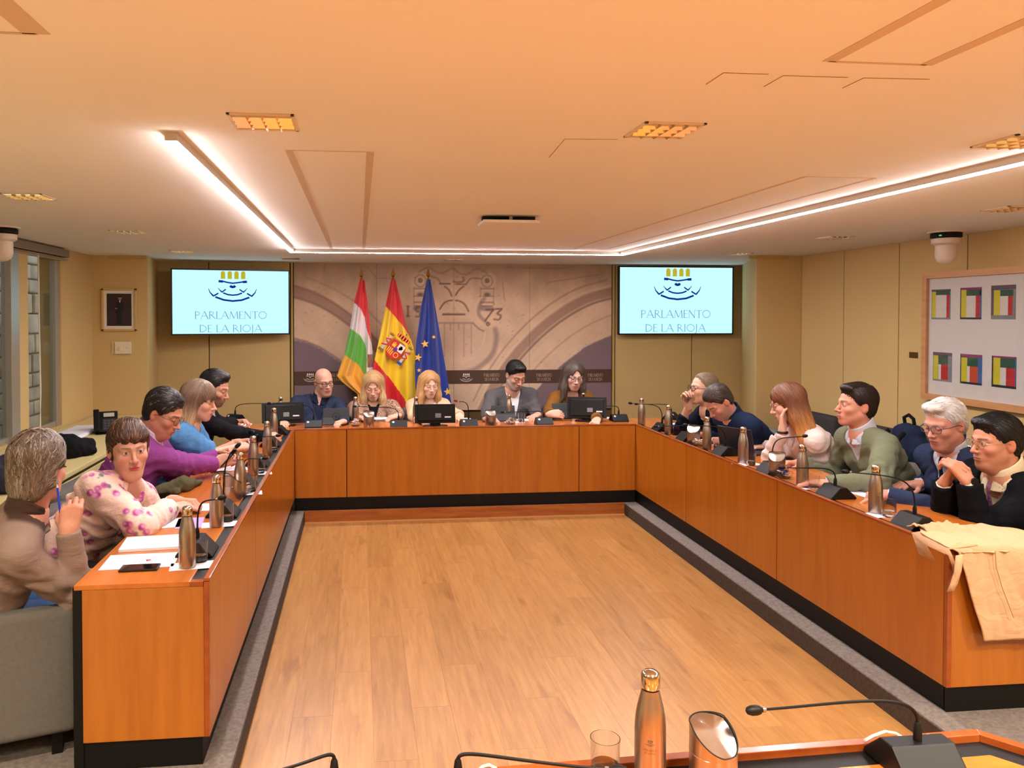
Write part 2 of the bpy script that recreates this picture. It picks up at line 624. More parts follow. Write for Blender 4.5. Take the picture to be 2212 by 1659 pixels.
# ceiling and everything set in it
ceil = struct('ceiling', MB().box(-3.1, 5.0, Y_REAR - 0.2, Y_BACK + 0.2, Z_CEIL, Z_CEIL + 0.15), ceilm)
groove = mat('ceiling_groove', (208, 186, 160), rough=0.9)
crack = mat('ceiling_crack', (150, 118, 84), rough=0.9)
def strip_on_ceiling(name, a, b, w, m, parent, dz=0.003):
    a, b = Vector(a), Vector(b)
    d = (b - a)
    d.z = 0
    n = Vector((-d.y, d.x, 0)).normalized() * w / 2
    z1 = Z_CEIL + 0.001
    mb = MB().add([a - n, b - n, b + n, a + n] + [p + Vector((0, 0, dz)) for p in (a - n, b - n, b + n, a + n)],
                  [(0, 1, 2, 3), (7, 6, 5, 4), (0, 4, 5, 1), (1, 5, 6, 2), (2, 6, 7, 3), (3, 7, 4, 0)])
    for i in range(len(mb.v)):
        x, y, z = mb.v[i]
        mb.v[i] = (x, y, Z_CEIL - dz if i < 4 else Z_CEIL)
    return obj(name, mb, m, parent)
def cz(px, py):
    return on_z(px, py, Z_CEIL)
hatches = [
    ([(-0.27, 2.98), (0.04, 2.98), (0.035, 7.38), (-0.27, 7.38)], (0.008, 0.030)),
    ([(1.16, 1.8), (1.42, 1.8), (1.42, -0.4), (1.16, -0.4)], (0.010, 0.034)),
    ([(-0.72, 1.81), (-1.02, 1.81), (-1.02, -0.4), (-0.72, -0.4)], (0.012, 0.060)),
    ([(2.02, 3.3), (2.36, 3.3), (2.36, 7.1), (2.02, 7.1)], (0.008, 0.016)),
]
for pts, (w1, w2) in hatches:
    for k in range(4):
        a, b = pts[k], pts[(k + 1) % 4]
        strip_on_ceiling('access_groove', (*a, 0), (*b, 0), w2 if k % 2 else w1, groove, ceil, dz=0.0015)
for (a, b, c) in (((1525, 182), (1563, 157), (1660, 160)), ((1650, 187), (1692, 163), (1832, 167)), ((1820, 190), (1866, 168), (2008, 171)), ((1186, 340), (1220, 300), (1334, 301)),):
    strip_on_ceiling('hatch_crack', cz(*a), cz(*b), 0.0025, crack, ceil, dz=0.001)
    strip_on_ceiling('hatch_crack', cz(*b), cz(*c), 0.003, crack, ceil, dz=0.001)
# recessed louvre lights
frm = mat('light_frame', (226, 206, 176), rough=0.5)
louv = mat('louvre_reflector', (236, 214, 180), rough=0.18, metal=0.9)
glow = emitter('louvre_glow', (1.0, 0.80, 0.52), 2.2)
boxd = mat('light_box', (196, 176, 146), rough=0.4)
def louvre_light(x, y, lit, label):
    t = thing('ceiling_light', label, 'ceiling light', (x, y, Z_CEIL), 0, 'square louvre lights recessed in the ceiling')
    s = 0.105
    fb = MB()
    for x0, x1, y0, y1 in ((-s, s, -s, -s + 0.012), (-s, s, s - 0.012, s), (-s, -s + 0.012, -s, s), (s - 0.012, s, -s, s)):
        fb.box(x0, x1, y0, y1, -0.006, 0.0)
    obj('frame', fb, frm, t, bevel=0.001, bseg=1)
    obj('lamp_panel', MB().box(-s + 0.012, s - 0.012, -s + 0.012, s - 0.012, -0.0015, -0.0005), glow if lit else boxd, t)
    q = s - 0.012
    for k in range(1, 4):
        c = -q + 2 * q * k / 4
        obj('slat', MB().prism([(c - 0.007, -0.001), (c + 0.007, -0.001), (c, -0.012)], -q, q, axis='y'), louv, t)
        obj('slat', MB().prism([(c - 0.007, -0.001), (c + 0.007, -0.001), (c, -0.012)], -q, q, axis='x'), louv, t)
    return t
LL = [(-0.31, 2.55, 0), (1.03, 2.52, 0), (2.38, 2.55, 0), (-1.75, 4.28, 1), (-1.75, 6.0, 1), (-1.75, 7.8, 0), (3.83, 4.16, 0), (3.83, 5.84, 0), (3.87, 7.5, 0), (-0.77, 8.66, 0), (1.06, 8.7, 0)]
for i, (x, y, lit) in enumerate(LL):
    louvre_light(x, y, lit, ('lit ' if lit else 'unlit ') + 'square louvre light recessed in ceiling ' + ['beside the long access panel', 'next to the cracked hatch outlines', 'against the long run of the linear light', 'above the person in pink floral blazer', 'above the person in blue denim', 'before the framed portrait', 'above the black-haired person', 'above the auburn-haired person', 'before the corner pier by the flat screen', 'above the bald person', 'before the carved stone mural'][i])
# warm downlights over the near desk (this side of the picture frame)
for i, (x, y) in enumerate(((-0.6, 0.75), (0.95, 0.75), (2.4, 0.75), (-1.75, 1.6), (3.83, 1.6), (0.95, -0.9), (-1.2, -0.9), (3.2, -0.9))):
    t = thing('downlight', 'warm round downlight recessed in the ceiling above near desk', 'ceiling light', (x, y, Z_CEIL), 0, 'warm downlights')
    obj('ring', MB().lathe([(0.075, -0.004), (0.09, -0.003), (0.09, 0.0), (0.075, 0.0), (0.075, -0.004)], 24, cap=False), frm, t, smooth=True)
    la = bpy.data.lights.new('downlight_lamp', 'AREA')
    la.shape = 'DISK'
    la.size = 0.14
    la.energy = DOWN_W
    la.color = DOWN_COLOR
    la.spread = math.radians(130)
    lo = bpy.data.objects.new('lamp', la)
    COL.objects.link(lo)
    lo.parent = t
    lo.location = (0, 0, -0.012)
# linear light: aluminium profile with glowing diffuser, U-shaped
ledm = emitter('led_diffuser', LED_COLOR, LED_STRENGTH)
prof = mat('led_profile', (200, 186, 168), rough=0.4, metal=0.3)
lt = thing('linear_light', 'U-shaped white glowing linear light profile hung on ceiling above desks', 'ceiling light', (0.98, 7.4, Z_CEIL))
LX0, LX1, LY0, LY1, LW = -0.645, 2.60, 2.72, 7.42, 0.042
def lb(x0, x1, y0, y1, z0, z1):
    return MB().box(x0 - 0.98, x1 - 0.98, y0 - 7.4, y1 - 7.4, z0 - Z_CEIL, z1 - Z_CEIL)
for (x0, x1, y0, y1) in ((LX0 - LW / 2, LX0 + LW / 2, LY0, LY1 + LW / 2), (LX1 - LW / 2, LX1 + LW / 2, 0.3, LY1 + LW / 2), (LX0 + LW / 2, LX1 - LW / 2, LY1 - LW / 2, LY1 + LW / 2)):
    obj('profile', lb(x0, x1, y0, y1, Z_CEIL - 0.032, Z_CEIL), prof, lt)
    obj('diffuser', lb(x0 + 0.002, x1 - 0.002, y0 + 0.002, y1 - 0.002, Z_CEIL - 0.0358, Z_CEIL - 0.032), ledm, lt)
# slot for the projector lift
pt = thing('projector_lift', 'flat white projector lift panel hanging just under the ceiling with dark slot', 'projector lift', (0.95, 4.86, Z_CEIL))
obj('slot', MB().box(-0.17, 0.17, -0.03, 0.03, -0.03, 0), mat('slot_dark', (18, 14, 10), rough=0.9), pt)
obj('cover_panel', MB().box(-0.18, 0.18, -0.12, 0.12, -0.05, -0.032), ceilm, pt, bevel=0.004)
obj('bracket', MB().box(0.0, 0.02, -0.04, 0.0, -0.032, 0), alum, pt)
# ------------------------------------------------------------------ desks
ZB = Z_PLAT + 0.118       # panel underside
LIP = 0.014
def desk_common(t, ox, oy):
    pass
gap = 0.007
# left desk
t = thing('side_desk', 'long wooden desk below the window side with dark cable channel and kick', 'desk', (X_DL, 5.0, Z_PLAT), 0)
LEFT_DESK = t
def B(t, x0, x1, y0, y1, z0, z1):
    l = t.location
    return MB().box(x0 - l.x, x1 - l.x, y0 - l.y, y1 - l.y, z0 - l.z, z1 - l.z)
xo = X_DL - D_L
ysL = [Y_END_L + 0.02, on_x(553, 1200, X_DL).y, on_x(609, 1040, X_DL).y, Y_PAN + 0.02]
for a, b in zip(ysL[:-1], ysL[1:]):
    obj('panel', B(t, X_DL - 0.02, X_DL, a + gap / 2, b - gap / 2, ZB, Z_TOP - 0.001), deskw, t, bevel=0.002)
obj('end_panel', B(t, xo, X_DL - 0.021, Y_END_L, Y_END_L + 0.022, ZB, Z_TOP - 0.0205), deskw, t, bevel=0.003)
obj('corner_post', B(t, X_DL - 0.021, X_DL + 0.001, Y_END_L - 0.001, Y_END_L + 0.02, ZB, Z_TOP - 0.002), desklip, t, bevel=0.003)
obj('kick_plate', B(t, X_DL - 0.05, X_DL - 0.03, Y_END_L + 0.025, Y_PAN + 0.1, Z_PLAT, ZB), black, t)
obj('kick_plate', B(t, xo, X_DL - 0.03, Y_END_L + 0.012, Y_END_L + 0.03, Z_PLAT, ZB), black, t)
obj('back_board', B(t, xo - 0.038, xo, Y_END_L + 0.006, Y_END_L + 0.05, Z_PLAT, Z_TOP - 0.012), black, t, bevel=0.002)
obj('desk_top', B(t, xo - 0.03, X_DL - 0.075, Y_END_L, 7.64, Z_TOP - 0.02, Z_TOP), deskt, t, bevel=0.002)
obj('cable_channel', B(t, X_DL - 0.075, X_DL - 0.022, Y_END_L + 0.03, 7.2, Z_TOP - 0.03, Z_TOP - 0.004), black, t)
obj('rim', B(t, X_DL - 0.022, X_DL + 0.004, Y_END_L - 0.004, Y_PAN, Z_TOP, Z_TOP + LIP), desklip, t, bevel=0.003)
obj('end_rim', B(t, X_DL - 0.075, X_DL - 0.022, Y_END_L - 0.002, Y_END_L + 0.03, Z_TOP - 0.02, Z_TOP), desklip, t, bevel=0.002)
# right desk
t = thing('side_desk', 'long wooden desk beside the boarded wall with black kick plate', 'desk', (X_DR, 5.0, Z_PLAT), 0)
RIGHT_DESK = t
xo = X_DR + D_R
ysR = [Y_END_R + 0.02, on_x(1678, 1150, X_DR).y, on_x(1482, 1050, X_DR).y, Y_PAN + 0.02]
for a, b in zip(ysR[:-1], ysR[1:]):
    obj('panel', B(t, X_DR, X_DR + 0.02, a + gap / 2, b - gap / 2, ZB, Z_TOP - 0.001), deskw, t, bevel=0.002)
obj('end_panel', B(t, X_DR + 0.021, xo, Y_END_R, Y_END_R + 0.022, ZB, Z_TOP - 0.0205), deskw, t, bevel=0.003)
obj('corner_post', B(t, X_DR - 0.001, X_DR + 0.021, Y_END_R - 0.001, Y_END_R + 0.02, ZB, Z_TOP - 0.002), desklip, t, bevel=0.003)
obj('kick_plate', B(t, X_DR + 0.012, X_DR + 0.035, Y_END_R + 0.025, Y_PAN + 0.1, Z_PLAT, ZB), black, t)
obj('kick_plate', B(t, X_DR + 0.012, xo, Y_END_R + 0.012, Y_END_R + 0.03, Z_PLAT, ZB), black, t)
obj('back_board', B(t, xo, xo + 0.038, Y_END_R + 0.006, Y_END_R + 0.05, Z_PLAT, Z_TOP - 0.012), black, t, bevel=0.002)
obj('desk_top', B(t, X_DR + 0.075, xo + 0.03, Y_END_R, 7.64, Z_TOP - 0.02, Z_TOP), deskt, t, bevel=0.002)
obj('cable_channel', B(t, X_DR + 0.022, X_DR + 0.075, Y_END_R + 0.03, 7.2, Z_TOP - 0.03, Z_TOP - 0.004), black, t)
obj('rim', B(t, X_DR - 0.004, X_DR + 0.022, Y_END_R - 0.004, Y_PAN, Z_TOP, Z_TOP + LIP), desklip, t, bevel=0.003)
obj('end_rim', B(t, X_DR + 0.022, X_DR + 0.075, Y_END_R - 0.002, Y_END_R + 0.03, Z_TOP - 0.02, Z_TOP), desklip, t, bevel=0.002)
# far desk
t = thing('head_desk', 'wooden head desk in front of the stone mural with black kick plate', 'desk', (1.0, Y_PAN, Z_PLAT), 0)
HEAD_DESK = t
xsF = [X_DL, on_y(749, 1000, Y_PAN).x, on_y(1251, 980, Y_PAN).x, X_DR]
for a, b in zip(xsF[:-1], xsF[1:]):
    obj('panel', B(t, a + gap / 2, b - gap / 2, Y_PAN, Y_PAN + 0.02, ZB, Z_TOP - 0.001), deskw, t, bevel=0.002)
obj('kick_plate', B(t, X_DL, X_DR, Y_PAN + 0.005, Y_PAN + 0.09, Z_PLAT, ZB), black, t)
obj('rim', B(t, X_DL, X_DR, Y_PAN - 0.004, Y_PAN + 0.022, Z_TOP, Z_TOP + LIP), desklip, t, bevel=0.003)
obj('cable_channel', B(t, X_DL, X_DR, Y_PAN + 0.022, Y_PAN + 0.075, Z_TOP - 0.03, Z_TOP - 0.004), black, t)
obj('desk_top', B(t, X_DL - 0.074, X_DR + 0.074, Y_PAN + 0.075, 7.64, Z_TOP - 0.02, Z_TOP - 0.0005), deskx, t, bevel=0.002)
# near desk, the one the picture is taken across
t = thing('near_desk', 'wooden desk edge closing the horseshoe with dark cable channel and angled corner', 'desk', (0.6, 1.4, Z_PLAT), 0)
NEAR_DESK = t
A = Vector((-0.7, 1.715)); Bc = on_z(2108, 1574, Z_TOP + LIP); Bc = Vector((Bc.x, Bc.y)); Cc = Vector((1.98, 1.28)); Dc = Vector((1.98, 0.75)); Ec = Vector((-0.7, 0.75))
def inset(pts, d):
    out = []
    n = len(pts)
    for i in range(n):
        p0, p1, p2 = pts[i - 1], pts[i], pts[(i + 1) % n]
        n1 = Vector((-(p1 - p0).y, (p1 - p0).x)).normalized()
        n2 = Vector((-(p2 - p1).y, (p2 - p1).x)).normalized()
        b = (n1 + n2).normalized()
        k = d / max(0.2, b.dot(n1))
        out.append(p1 + b * k)
    return out
ring = [A, Ec, Dc, Cc, Bc]      # counter-clockwise
l2 = Vector((0.6, 1.4))
def loc2(ps):
    return [(p.x - l2.x, p.y - l2.y) for p in ps]
r0, r1, r2 = ring, inset(ring, 0.026), inset(ring, 0.088)
def ringstrip(o, i, z0, z1, ks):
    mb = MB()
    for k in ks:
        a, b, c, d = o[k], o[(k + 1) % 5], i[(k + 1) % 5], i[k]
        mb.prism(loc2([a, b, c, d]), z0 - Z_PLAT, z1 - Z_PLAT)
    return mb
obj('rim', ringstrip(r0, r1, Z_TOP - 0.03, Z_TOP + LIP, (2, 3, 4)), desklip, t, bevel=0.002)
obj('cable_channel', ringstrip(r1, r2, Z_TOP - 0.03, Z_TOP - 0.004, (2, 3, 4)), black, t)
obj('desk_top', MB().prism(loc2(r2), Z_TOP - 0.025 - Z_PLAT, Z_TOP - Z_PLAT), deskx, t)
obj('panel', ringstrip(inset(ring, 0.002), inset(ring, 0.022), ZB, Z_TOP - 0.03, (2, 3, 4)), deskw, t)
obj('kick_plate', ringstrip(inset(ring, 0.02), inset(ring, 0.05), Z_PLAT, ZB, (2, 3, 4)), black, t)
# ------------------------------------------------------------------ figures: smooth distance-field bodies
f32 = np.float32
def V3(p):
    return np.array([p[0], p[1], p[2]], dtype=np.float64)

def unit(v):
    v = V3(v)
    return v / (np.linalg.norm(v) + 1e-12)

class Field:
    def __init__(self, lo, hi, h):
        self.h = h
        self.lo = V3(lo)
        n = np.maximum(np.ceil((V3(hi) - self.lo) / h).astype(int) + 1, 4)
        self.ax = [(self.lo[i] + h * np.arange(n[i])).astype(f32) for i in range(3)]
        self.F = np.full(n, 0.5, dtype=f32)

    def sl(self, lo, hi):
        s = []
        for i in range(3):
            a = int(np.clip(math.floor((lo[i] - self.lo[i]) / self.h), 0, len(self.ax[i])))
            b = int(np.clip(math.ceil((hi[i] - self.lo[i]) / self.h) + 1, 0, len(self.ax[i])))
            s.append(slice(a, max(a, b)))
        return tuple(s)

    def xyz(self, s, c=(0, 0, 0)):
        return (self.ax[0][s[0]][:, None, None] - f32(c[0]), self.ax[1][s[1]][None, :, None] - f32(c[1]), self.ax[2][s[2]][None, None, :] - f32(c[2]))

    def put(self, s, d, k, sub=False):
        a = self.F[s]
        if a.size == 0:
            return
        d = np.broadcast_to(d, a.shape).astype(f32)
        if sub:
            d = -d
            hh = np.clip(0.5 - 0.5 * (a - d) / k, 0, 1)
            self.F[s] = a * (1 - hh) + d * hh + k * hh * (1 - hh)
        else:
            hh = np.clip(0.5 + 0.5 * (a - d) / k, 0, 1)
            self.F[s] = a * (1 - hh) + d * hh - k * hh * (1 - hh)

    def cone(self, a, b, r1, r2, k=0.02, m=0.05, cut=None, ripple=None, sub=False):
        a, b = V3(a), V3(b)
        R = max(r1, r2) + m + k
        s = self.sl(np.minimum(a, b) - R, np.maximum(a, b) + R)
        x, y, z = self.xyz(s, a)
        ba = b - a
        L2 = float(ba @ ba) + 1e-12
        t0 = (x * f32(ba[0]) + y * f32(ba[1]) + z * f32(ba[2])) / f32(L2)
        t = np.clip(t0, 0, 1)
        d = np.sqrt((x - t * f32(ba[0])) ** 2 + (y - t * f32(ba[1])) ** 2 + (z - t * f32(ba[2])) ** 2) - (r1 + (r2 - r1) * t)
        if ripple:
            amp, fr, tc, wd, ph = ripple
            d = d + amp * np.sin(t * fr + 2.0 * np.sin(x * 23 + y * 17 + ph) + z * 20) * np.exp(-((t - tc) / wd) ** 2)
        if cut is not None:
            L = math.sqrt(L2)
            d = np.maximum(d, (t0 - cut) * L)
        self.put(s, d, k, sub)

    def ell(self, c, r, k=0.02, m=0.05, sub=False, R=None):
        c, r = V3(c), V3(r)
        e = float(r.max()) + m + k
        s = self.sl(c - e, c + e)
        x, y, z = self.xyz(s, c)
        if R is not None:
            x, y, z = (x * f32(R[0][i]) + y * f32(R[1][i]) + z * f32(R[2][i]) for i in range(3))
        k0 = np.sqrt((x / r[0]) ** 2 + (y / r[1]) ** 2 + (z / r[2]) ** 2) + 1e-6
        k1 = np.sqrt((x / r[0] ** 2) ** 2 + (y / r[1] ** 2) ** 2 + (z / r[2] ** 2) ** 2) + 1e-6
        self.put(s, k0 * (k0 - 1) / k1, k, sub)

    def sample(self, P):
        q = (P - self.lo) / self.h
        n = np.array(self.F.shape)
        q = np.clip(q, 0, n - 1.001)
        i = q.astype(int)
        f = q - i
        F = self.F
        out = 0
        for dx in (0, 1):
            for dy in (0, 1):
                for dz in (0, 1):
                    w = (f[:, 0] if dx else 1 - f[:, 0]) * (f[:, 1] if dy else 1 - f[:, 1]) * (f[:, 2] if dz else 1 - f[:, 2])
                    out = out + w * F[i[:, 0] + dx, i[:, 1] + dy, i[:, 2] + dz]
        return out

    def grad(self, P):
        e = self.h
        g = np.stack([self.sample(P + np.eye(3)[i] * e) - self.sample(P - np.eye(3)[i] * e) for i in range(3)], 1)
        return g / (np.linalg.norm(g, axis=1, keepdims=True) + 1e-9)

    def mesh(self, F=None, iso=0.0):
        F = (self.F if F is None else F) - iso
        S = F < 0
        n = F.shape
        c = np.zeros((n[0] - 1, n[1] - 1, n[2] - 1), dtype=np.int8)
        for dx in (0, 1):
            for dy in (0, 1):
                for dz in (0, 1):
                    c += S[dx:n[0] - 1 + dx, dy:n[1] - 1 + dy, dz:n[2] - 1 + dz]
        act = (c > 0) & (c < 8)
        I = np.argwhere(act)
        if len(I) == 0:
            return np.zeros((0, 3)), np.zeros((0, 4), int)
        idx = np.full(act.shape, -1, dtype=np.int64)
        idx[act] = np.arange(len(I))
        acc = np.zeros((len(I), 3))
        cnt = np.zeros(len(I))
        cor = [(0, 0, 0), (1, 0, 0), (0, 1, 0), (1, 1, 0), (0, 0, 1), (1, 0, 1), (0, 1, 1), (1, 1, 1)]
        val = [F[I[:, 0] + a, I[:, 1] + b, I[:, 2] + d].astype(np.float64) for a, b, d in cor]
        for a, b in ((0, 1), (2, 3), (4, 5), (6, 7), (0, 2), (1, 3), (4, 6), (5, 7), (0, 4), (1, 5), (2, 6), (3, 7)):
            va, vb = val[a], val[b]
            m = (va < 0) != (vb < 0)
            t = np.where(m, va / np.where(m, va - vb, 1), 0)
            p = np.array(cor[a]) + t[:, None] * (np.array(cor[b]) - np.array(cor[a]))
            acc += p * m[:, None]
            cnt += m
        vt = self.lo + (I + acc / cnt[:, None]) * self.h
        quads = []
        for ax in range(3):
            a0 = [slice(None)] * 3
            a1 = [slice(None)] * 3
            a0[ax] = slice(0, -1)
            a1[ax] = slice(1, None)
            s0, s1 = S[tuple(a0)], S[tuple(a1)]
            E = np.argwhere(s0 != s1)
            u, w = (ax + 1) % 3, (ax + 2) % 3
            ok = (E[:, u] > 0) & (E[:, w] > 0) & (E[:, u] < act.shape[u]) & (E[:, w] < act.shape[w])
            E = E[ok]
            fl = s0[E[:, 0], E[:, 1], E[:, 2]]
            def cell(du, dw):
                q = E.copy()
                q[:, u] -= du
                q[:, w] -= dw
                return idx[q[:, 0], q[:, 1], q[:, 2]]
            Q = np.stack([cell(1, 1), cell(0, 1), cell(0, 0), cell(1, 0)], 1)
            Q[~fl] = Q[~fl][:, ::-1]
            quads.append(Q)
        return vt, np.concatenate(quads)

def np_mesh(name, vt, fc, mats, parent=None, cols=None, mi=None, origin=(0, 0, 0), tri=None):
    me = bpy.data.meshes.new(name)
    nv = len(vt)
    vt = np.asarray(vt) - V3(origin)
    me.vertices.add(nv)
    me.vertices.foreach_set('co', vt.astype(f32).ravel())
    polys = [q for q in (fc, tri) if q is not None and len(q)]
    loops = np.concatenate([q.ravel() for q in polys]).astype(np.int32)
    tot = np.concatenate([np.full(len(q), q.shape[1]) for q in polys]).astype(np.int32)
    me.loops.add(len(loops))
    me.loops.foreach_set('vertex_index', loops)
    me.polygons.add(len(tot))
    st = np.concatenate([[0], np.cumsum(tot)[:-1]]).astype(np.int32)
    me.polygons.foreach_set('loop_start', st)
    me.polygons.foreach_set('use_smooth', np.ones(len(tot), dtype=bool))
    for m in (mats if isinstance(mats, (list, tuple)) else [mats]):
        me.materials.append(m)
    if mi is not None:
        me.polygons.foreach_set('material_index', mi.astype(np.int32))
    if cols is not None:
        ca = me.color_attributes.new('Col', 'FLOAT_COLOR', 'POINT')
        ca.data.foreach_set('color', np.concatenate([cols, np.ones((nv, 1))], 1).astype(f32).ravel())
    me.update(calc_edges=True)
    o = bpy.data.objects.new(name, me)
    COL.objects.link(o)
    if parent is not None:
        o.parent = parent
    return o

def frame(fwd, up):
    """columns: right, forward, up (orthonormal)"""
    f = unit(fwd)
    u = V3(up) - f * (V3(up) @ f)
    u = unit(u)
    return np.stack([np.cross(f, u), f, u], 1)

def wob(P, sc, seed):
    r = np.random.RandomState(seed)
    out = 0
    for i in range(5):
        k = r.normal(size=3) * sc * (1 + 0.5 * i)
        k2 = r.normal(size=3) * sc * 0.7
        out = out + np.sin(P @ k + 1.4 * np.sin(P @ k2 + r.rand() * 6) + r.rand() * 6) / (1 + 0.5 * i)
    return out / 2.5

def sstep(a, b, x):
    t = np.clip((x - a) / (b - a), 0, 1)
    return t * t * (3 - 2 * t)

skinm = vcol_mat('skin', rough=0.5, sub=0.12, spec=0.35)
hairm = vcol_mat('hair', rough=0.42, spec=0.4)

# ---- head ------------------------------------------------------------
def make_head(o, nb):
    """nb: neck base in head-local coordinates. returns verts, quads, colours (local)"""
    fem = o.get('fem', False)
    w = o.get('wide', 1.0)
    jw = (0.9 if fem else 1.06) * o.get('jaw', 1.0)
    h = o.get('hh', 0.0037)
    zb = -0.175
    g = Field((-0.105, -0.13, zb), (0.105, 0.135, 0.135), h)
    g.ell((0, -0.012, 0.035), (0.0735 * w, 0.097, 0.081), 0.03)
    g.ell((0, 0.020, -0.030), (0.064 * w, 0.068, 0.074), 0.03)
    g.ell((0, 0.036, -0.074), (0.047 * jw, 0.046, 0.038), 0.03)
    g.ell((0, 0.066, -0.101), (0.021 * jw, 0.018, 0.016), 0.022)
    for s in (-1, 1):
        g.cone((s * 0.052 * jw, -0.008, -0.052), (s * 0.020 * jw, 0.060, -0.100), 0.016, 0.014, 0.024)
        g.ell((s * 0.041 * w, 0.060, -0.026), (0.021, 0.020, 0.019), 0.022)
        g.cone((s * 0.012, 0.083, 0.021), (s * 0.047, 0.067, 0.019), 0.009 if fem else 0.0105, 0.008, 0.016)
        g.ell((s * 0.031, 0.099, 0.004), (0.016, 0.018, 0.0115), 0.014, sub=True)
    ns = o.get('nose', 1.0)
    g.cone((0, 0.082, 0.014), (0, 0.082 + 0.026 * ns, -0.032), 0.0065, 0.0095 * ns, 0.011)
    g.ell((0, 0.083 + 0.026 * ns, -0.034), (0.0105 * ns, 0.011, 0.0095), 0.006)
    for s in (-1, 1):
        g.ell((s * 0.0125 * ns, 0.096, -0.037), (0.0085, 0.011, 0.0075), 0.006)
    g.ell((0, 0.076, -0.066), (0.029, 0.018, 0.022), 0.016)
    g.ell((0, 0.0925, -0.0635), (0.0215, 0.0075, 0.0042), 0.004)
    g.ell((0, 0.0915, -0.0735), (0.019, 0.0080, 0.0055), 0.004)
    g.ell((0, 0.103, -0.0683), (0.0225, 0.0085, 0.0009), 0.003, sub=True)
    for s in (-1, 1):
        g.ell((s * 0.031, 0.0735, 0.003), (0.0150, 0.0140, 0.0128), 0.004)      # closed or lowered lids, eyeball
        ea = math.radians(18) * s
        Re = np.array([[math.cos(ea), -math.sin(ea), 0], [math.sin(ea), math.cos(ea), 0], [0, 0, 1]])
        g.ell((s * 0.0775 * w, -0.014, -0.006), (0.0085, 0.0195, 0.0315), 0.007, R=Re)
        g.ell((s * 0.0865 * w, -0.006, -0.002), (0.0065, 0.0115, 0.020), 0.006, sub=True, R=Re)
    nr = o.get('neck_r', 0.05 if fem else 0.059)
    g.cone((0, -0.022, -0.055), nb, nr, nr * 1.08, 0.028)
    if o.get('chub'):
        g.ell((0, 0.03, -0.115), (0.042, 0.045, 0.03), 0.03)
    vt, fc = g.mesh()
    x, y, z = vt[:, 0], vt[:, 1], vt[:, 2]
    base = np.array(s2l(base_s(o)))
    c = np.tile(base, (len(vt), 1))
    c *= (1 + 0.05 * wob(vt, 60, 3))[:, None]
    def blend(mask, col, amt=1.0):
        nonlocal c
        m = (np.clip(mask, 0, 1) * amt)[:, None]
        c = c * (1 - m) + np.array(s2l(col)) * m
    front = sstep(0.04, 0.06, y)
    red = (min(255, base_s(o)[0] + 4), int(base_s(o)[1] * 0.80), int(base_s(o)[2] * 0.78))
    for s in (-1, 1):
        blend(np.exp(-(((x - s * 0.042) / 0.018) ** 2 + ((z + 0.03) / 0.016) ** 2)) * front, red, 0.38)
        blend(sstep(0.071, 0.079, s * x) * (np.abs(z + 0.006) < 0.04), red, 0.5)
    blend(np.exp(-((x / 0.013) ** 2 + ((z + 0.034) / 0.012) ** 2)) * sstep(0.085, 0.1, y), red, 0.5)
    for s in (-1, 1):   # nostril
        blend(np.exp(-(((x - s * 0.0065) / 0.004) ** 2 + ((z + 0.0425) / 0.0035) ** 2)) * (y > 0.085), (90, 45, 35), 0.9)
    if o.get('stubble'):
        col, amt = o['stubble']
        zt = -0.048 + 0.5 * np.clip(np.abs(x) - 0.028, 0, 1) * 1.0 + 0.25 * np.clip(0.06 - y, 0, 0.08)
        m = sstep(0.010, -0.008, z - zt) * sstep(-0.02, 0.0, y) * sstep(-0.135, -0.118, z)
        m = m * (1 - np.exp(-((x / 0.020) ** 2 + ((z + 0.068) / 0.009) ** 2)) * front)
        m = m * (1 - 0.0)
        blend(m * (0.85 + 0.15 * wob(vt, 260, 8)), col, amt)
    lipc = o.get('lips', (178, 92, 84) if fem else (176, 104, 90))
    m1 = np.exp(-np.maximum(0, ((x / 0.0235) ** 2 + ((z + 0.0640 - 0.0015 * np.cos(x * 260)) / 0.0052) ** 2) - 0.75) * 5)
    m2 = np.exp(-np.maximum(0, ((x / 0.0205) ** 2 + ((z + 0.0735) / 0.0062) ** 2) - 0.75) * 5)
    blend(np.maximum(m1, m2) * sstep(0.07, 0.082, y), lipc, 0.85)
    blend(np.exp(-((z + 0.0683) / 0.0017) ** 2) * (np.abs(x) < 0.024) * (y > 0.075), (104, 48, 42), 0.8)
    bc = o.get('brow', (70, 50, 38))
    for s in (-1, 1):
        u = s * x
        zc = 0.0235 + 0.10 * (u - 0.012) - 1.9 * (u - 0.030) ** 2 * (u > 0.03) * 4 - o.get('browdrop', 0.0)
        m = np.exp(-((z - zc) / (0.0033 if fem else 0.0045)) ** 2) * sstep(0.009, 0.014, u) * sstep(0.056, 0.048, u) * (y > 0.04)
        blend(m, bc, 0.85)
        ex = (u - 0.031)
        ez = z - 0.003
        ey = (y > 0.07)
        kind = o.get('eyes', 'open')
        if kind == 'open':
            op = 1 - (ex / 0.0145) ** 2
            inn = sstep(-0.0012, 0.0014, 0.0062 * op - np.abs(ez)) * ey
            blend(inn, (222, 212, 204), 0.95)
            gx, gz = o.get('gaze', (0.0, 0.0))
            blend(inn * sstep(0.0068, 0.0050, np.hypot(ex - s * gx, ez - gz)), o.get('iris', (70, 46, 30)), 1.0)
            blend(inn * sstep(0.0034, 0.002, np.hypot(ex - s * gx, ez - gz)), (12, 10, 10), 1.0)
            lash = np.exp(-((ez - 0.0062 * np.clip(op, 0, 1)) / 0.0018) ** 2) * (op > 0) * ey
            blend(lash, (38, 26, 22), 0.85 if fem else 0.6)
        else:
            op = np.clip(1 - (ex / 0.0148) ** 2, 0, 1)
            lash = np.exp(-((ez + 0.0055 * op + 0.0008) / 0.0019) ** 2) * (op > 0) * ey
            blend(lash, (46, 30, 26), 0.9)
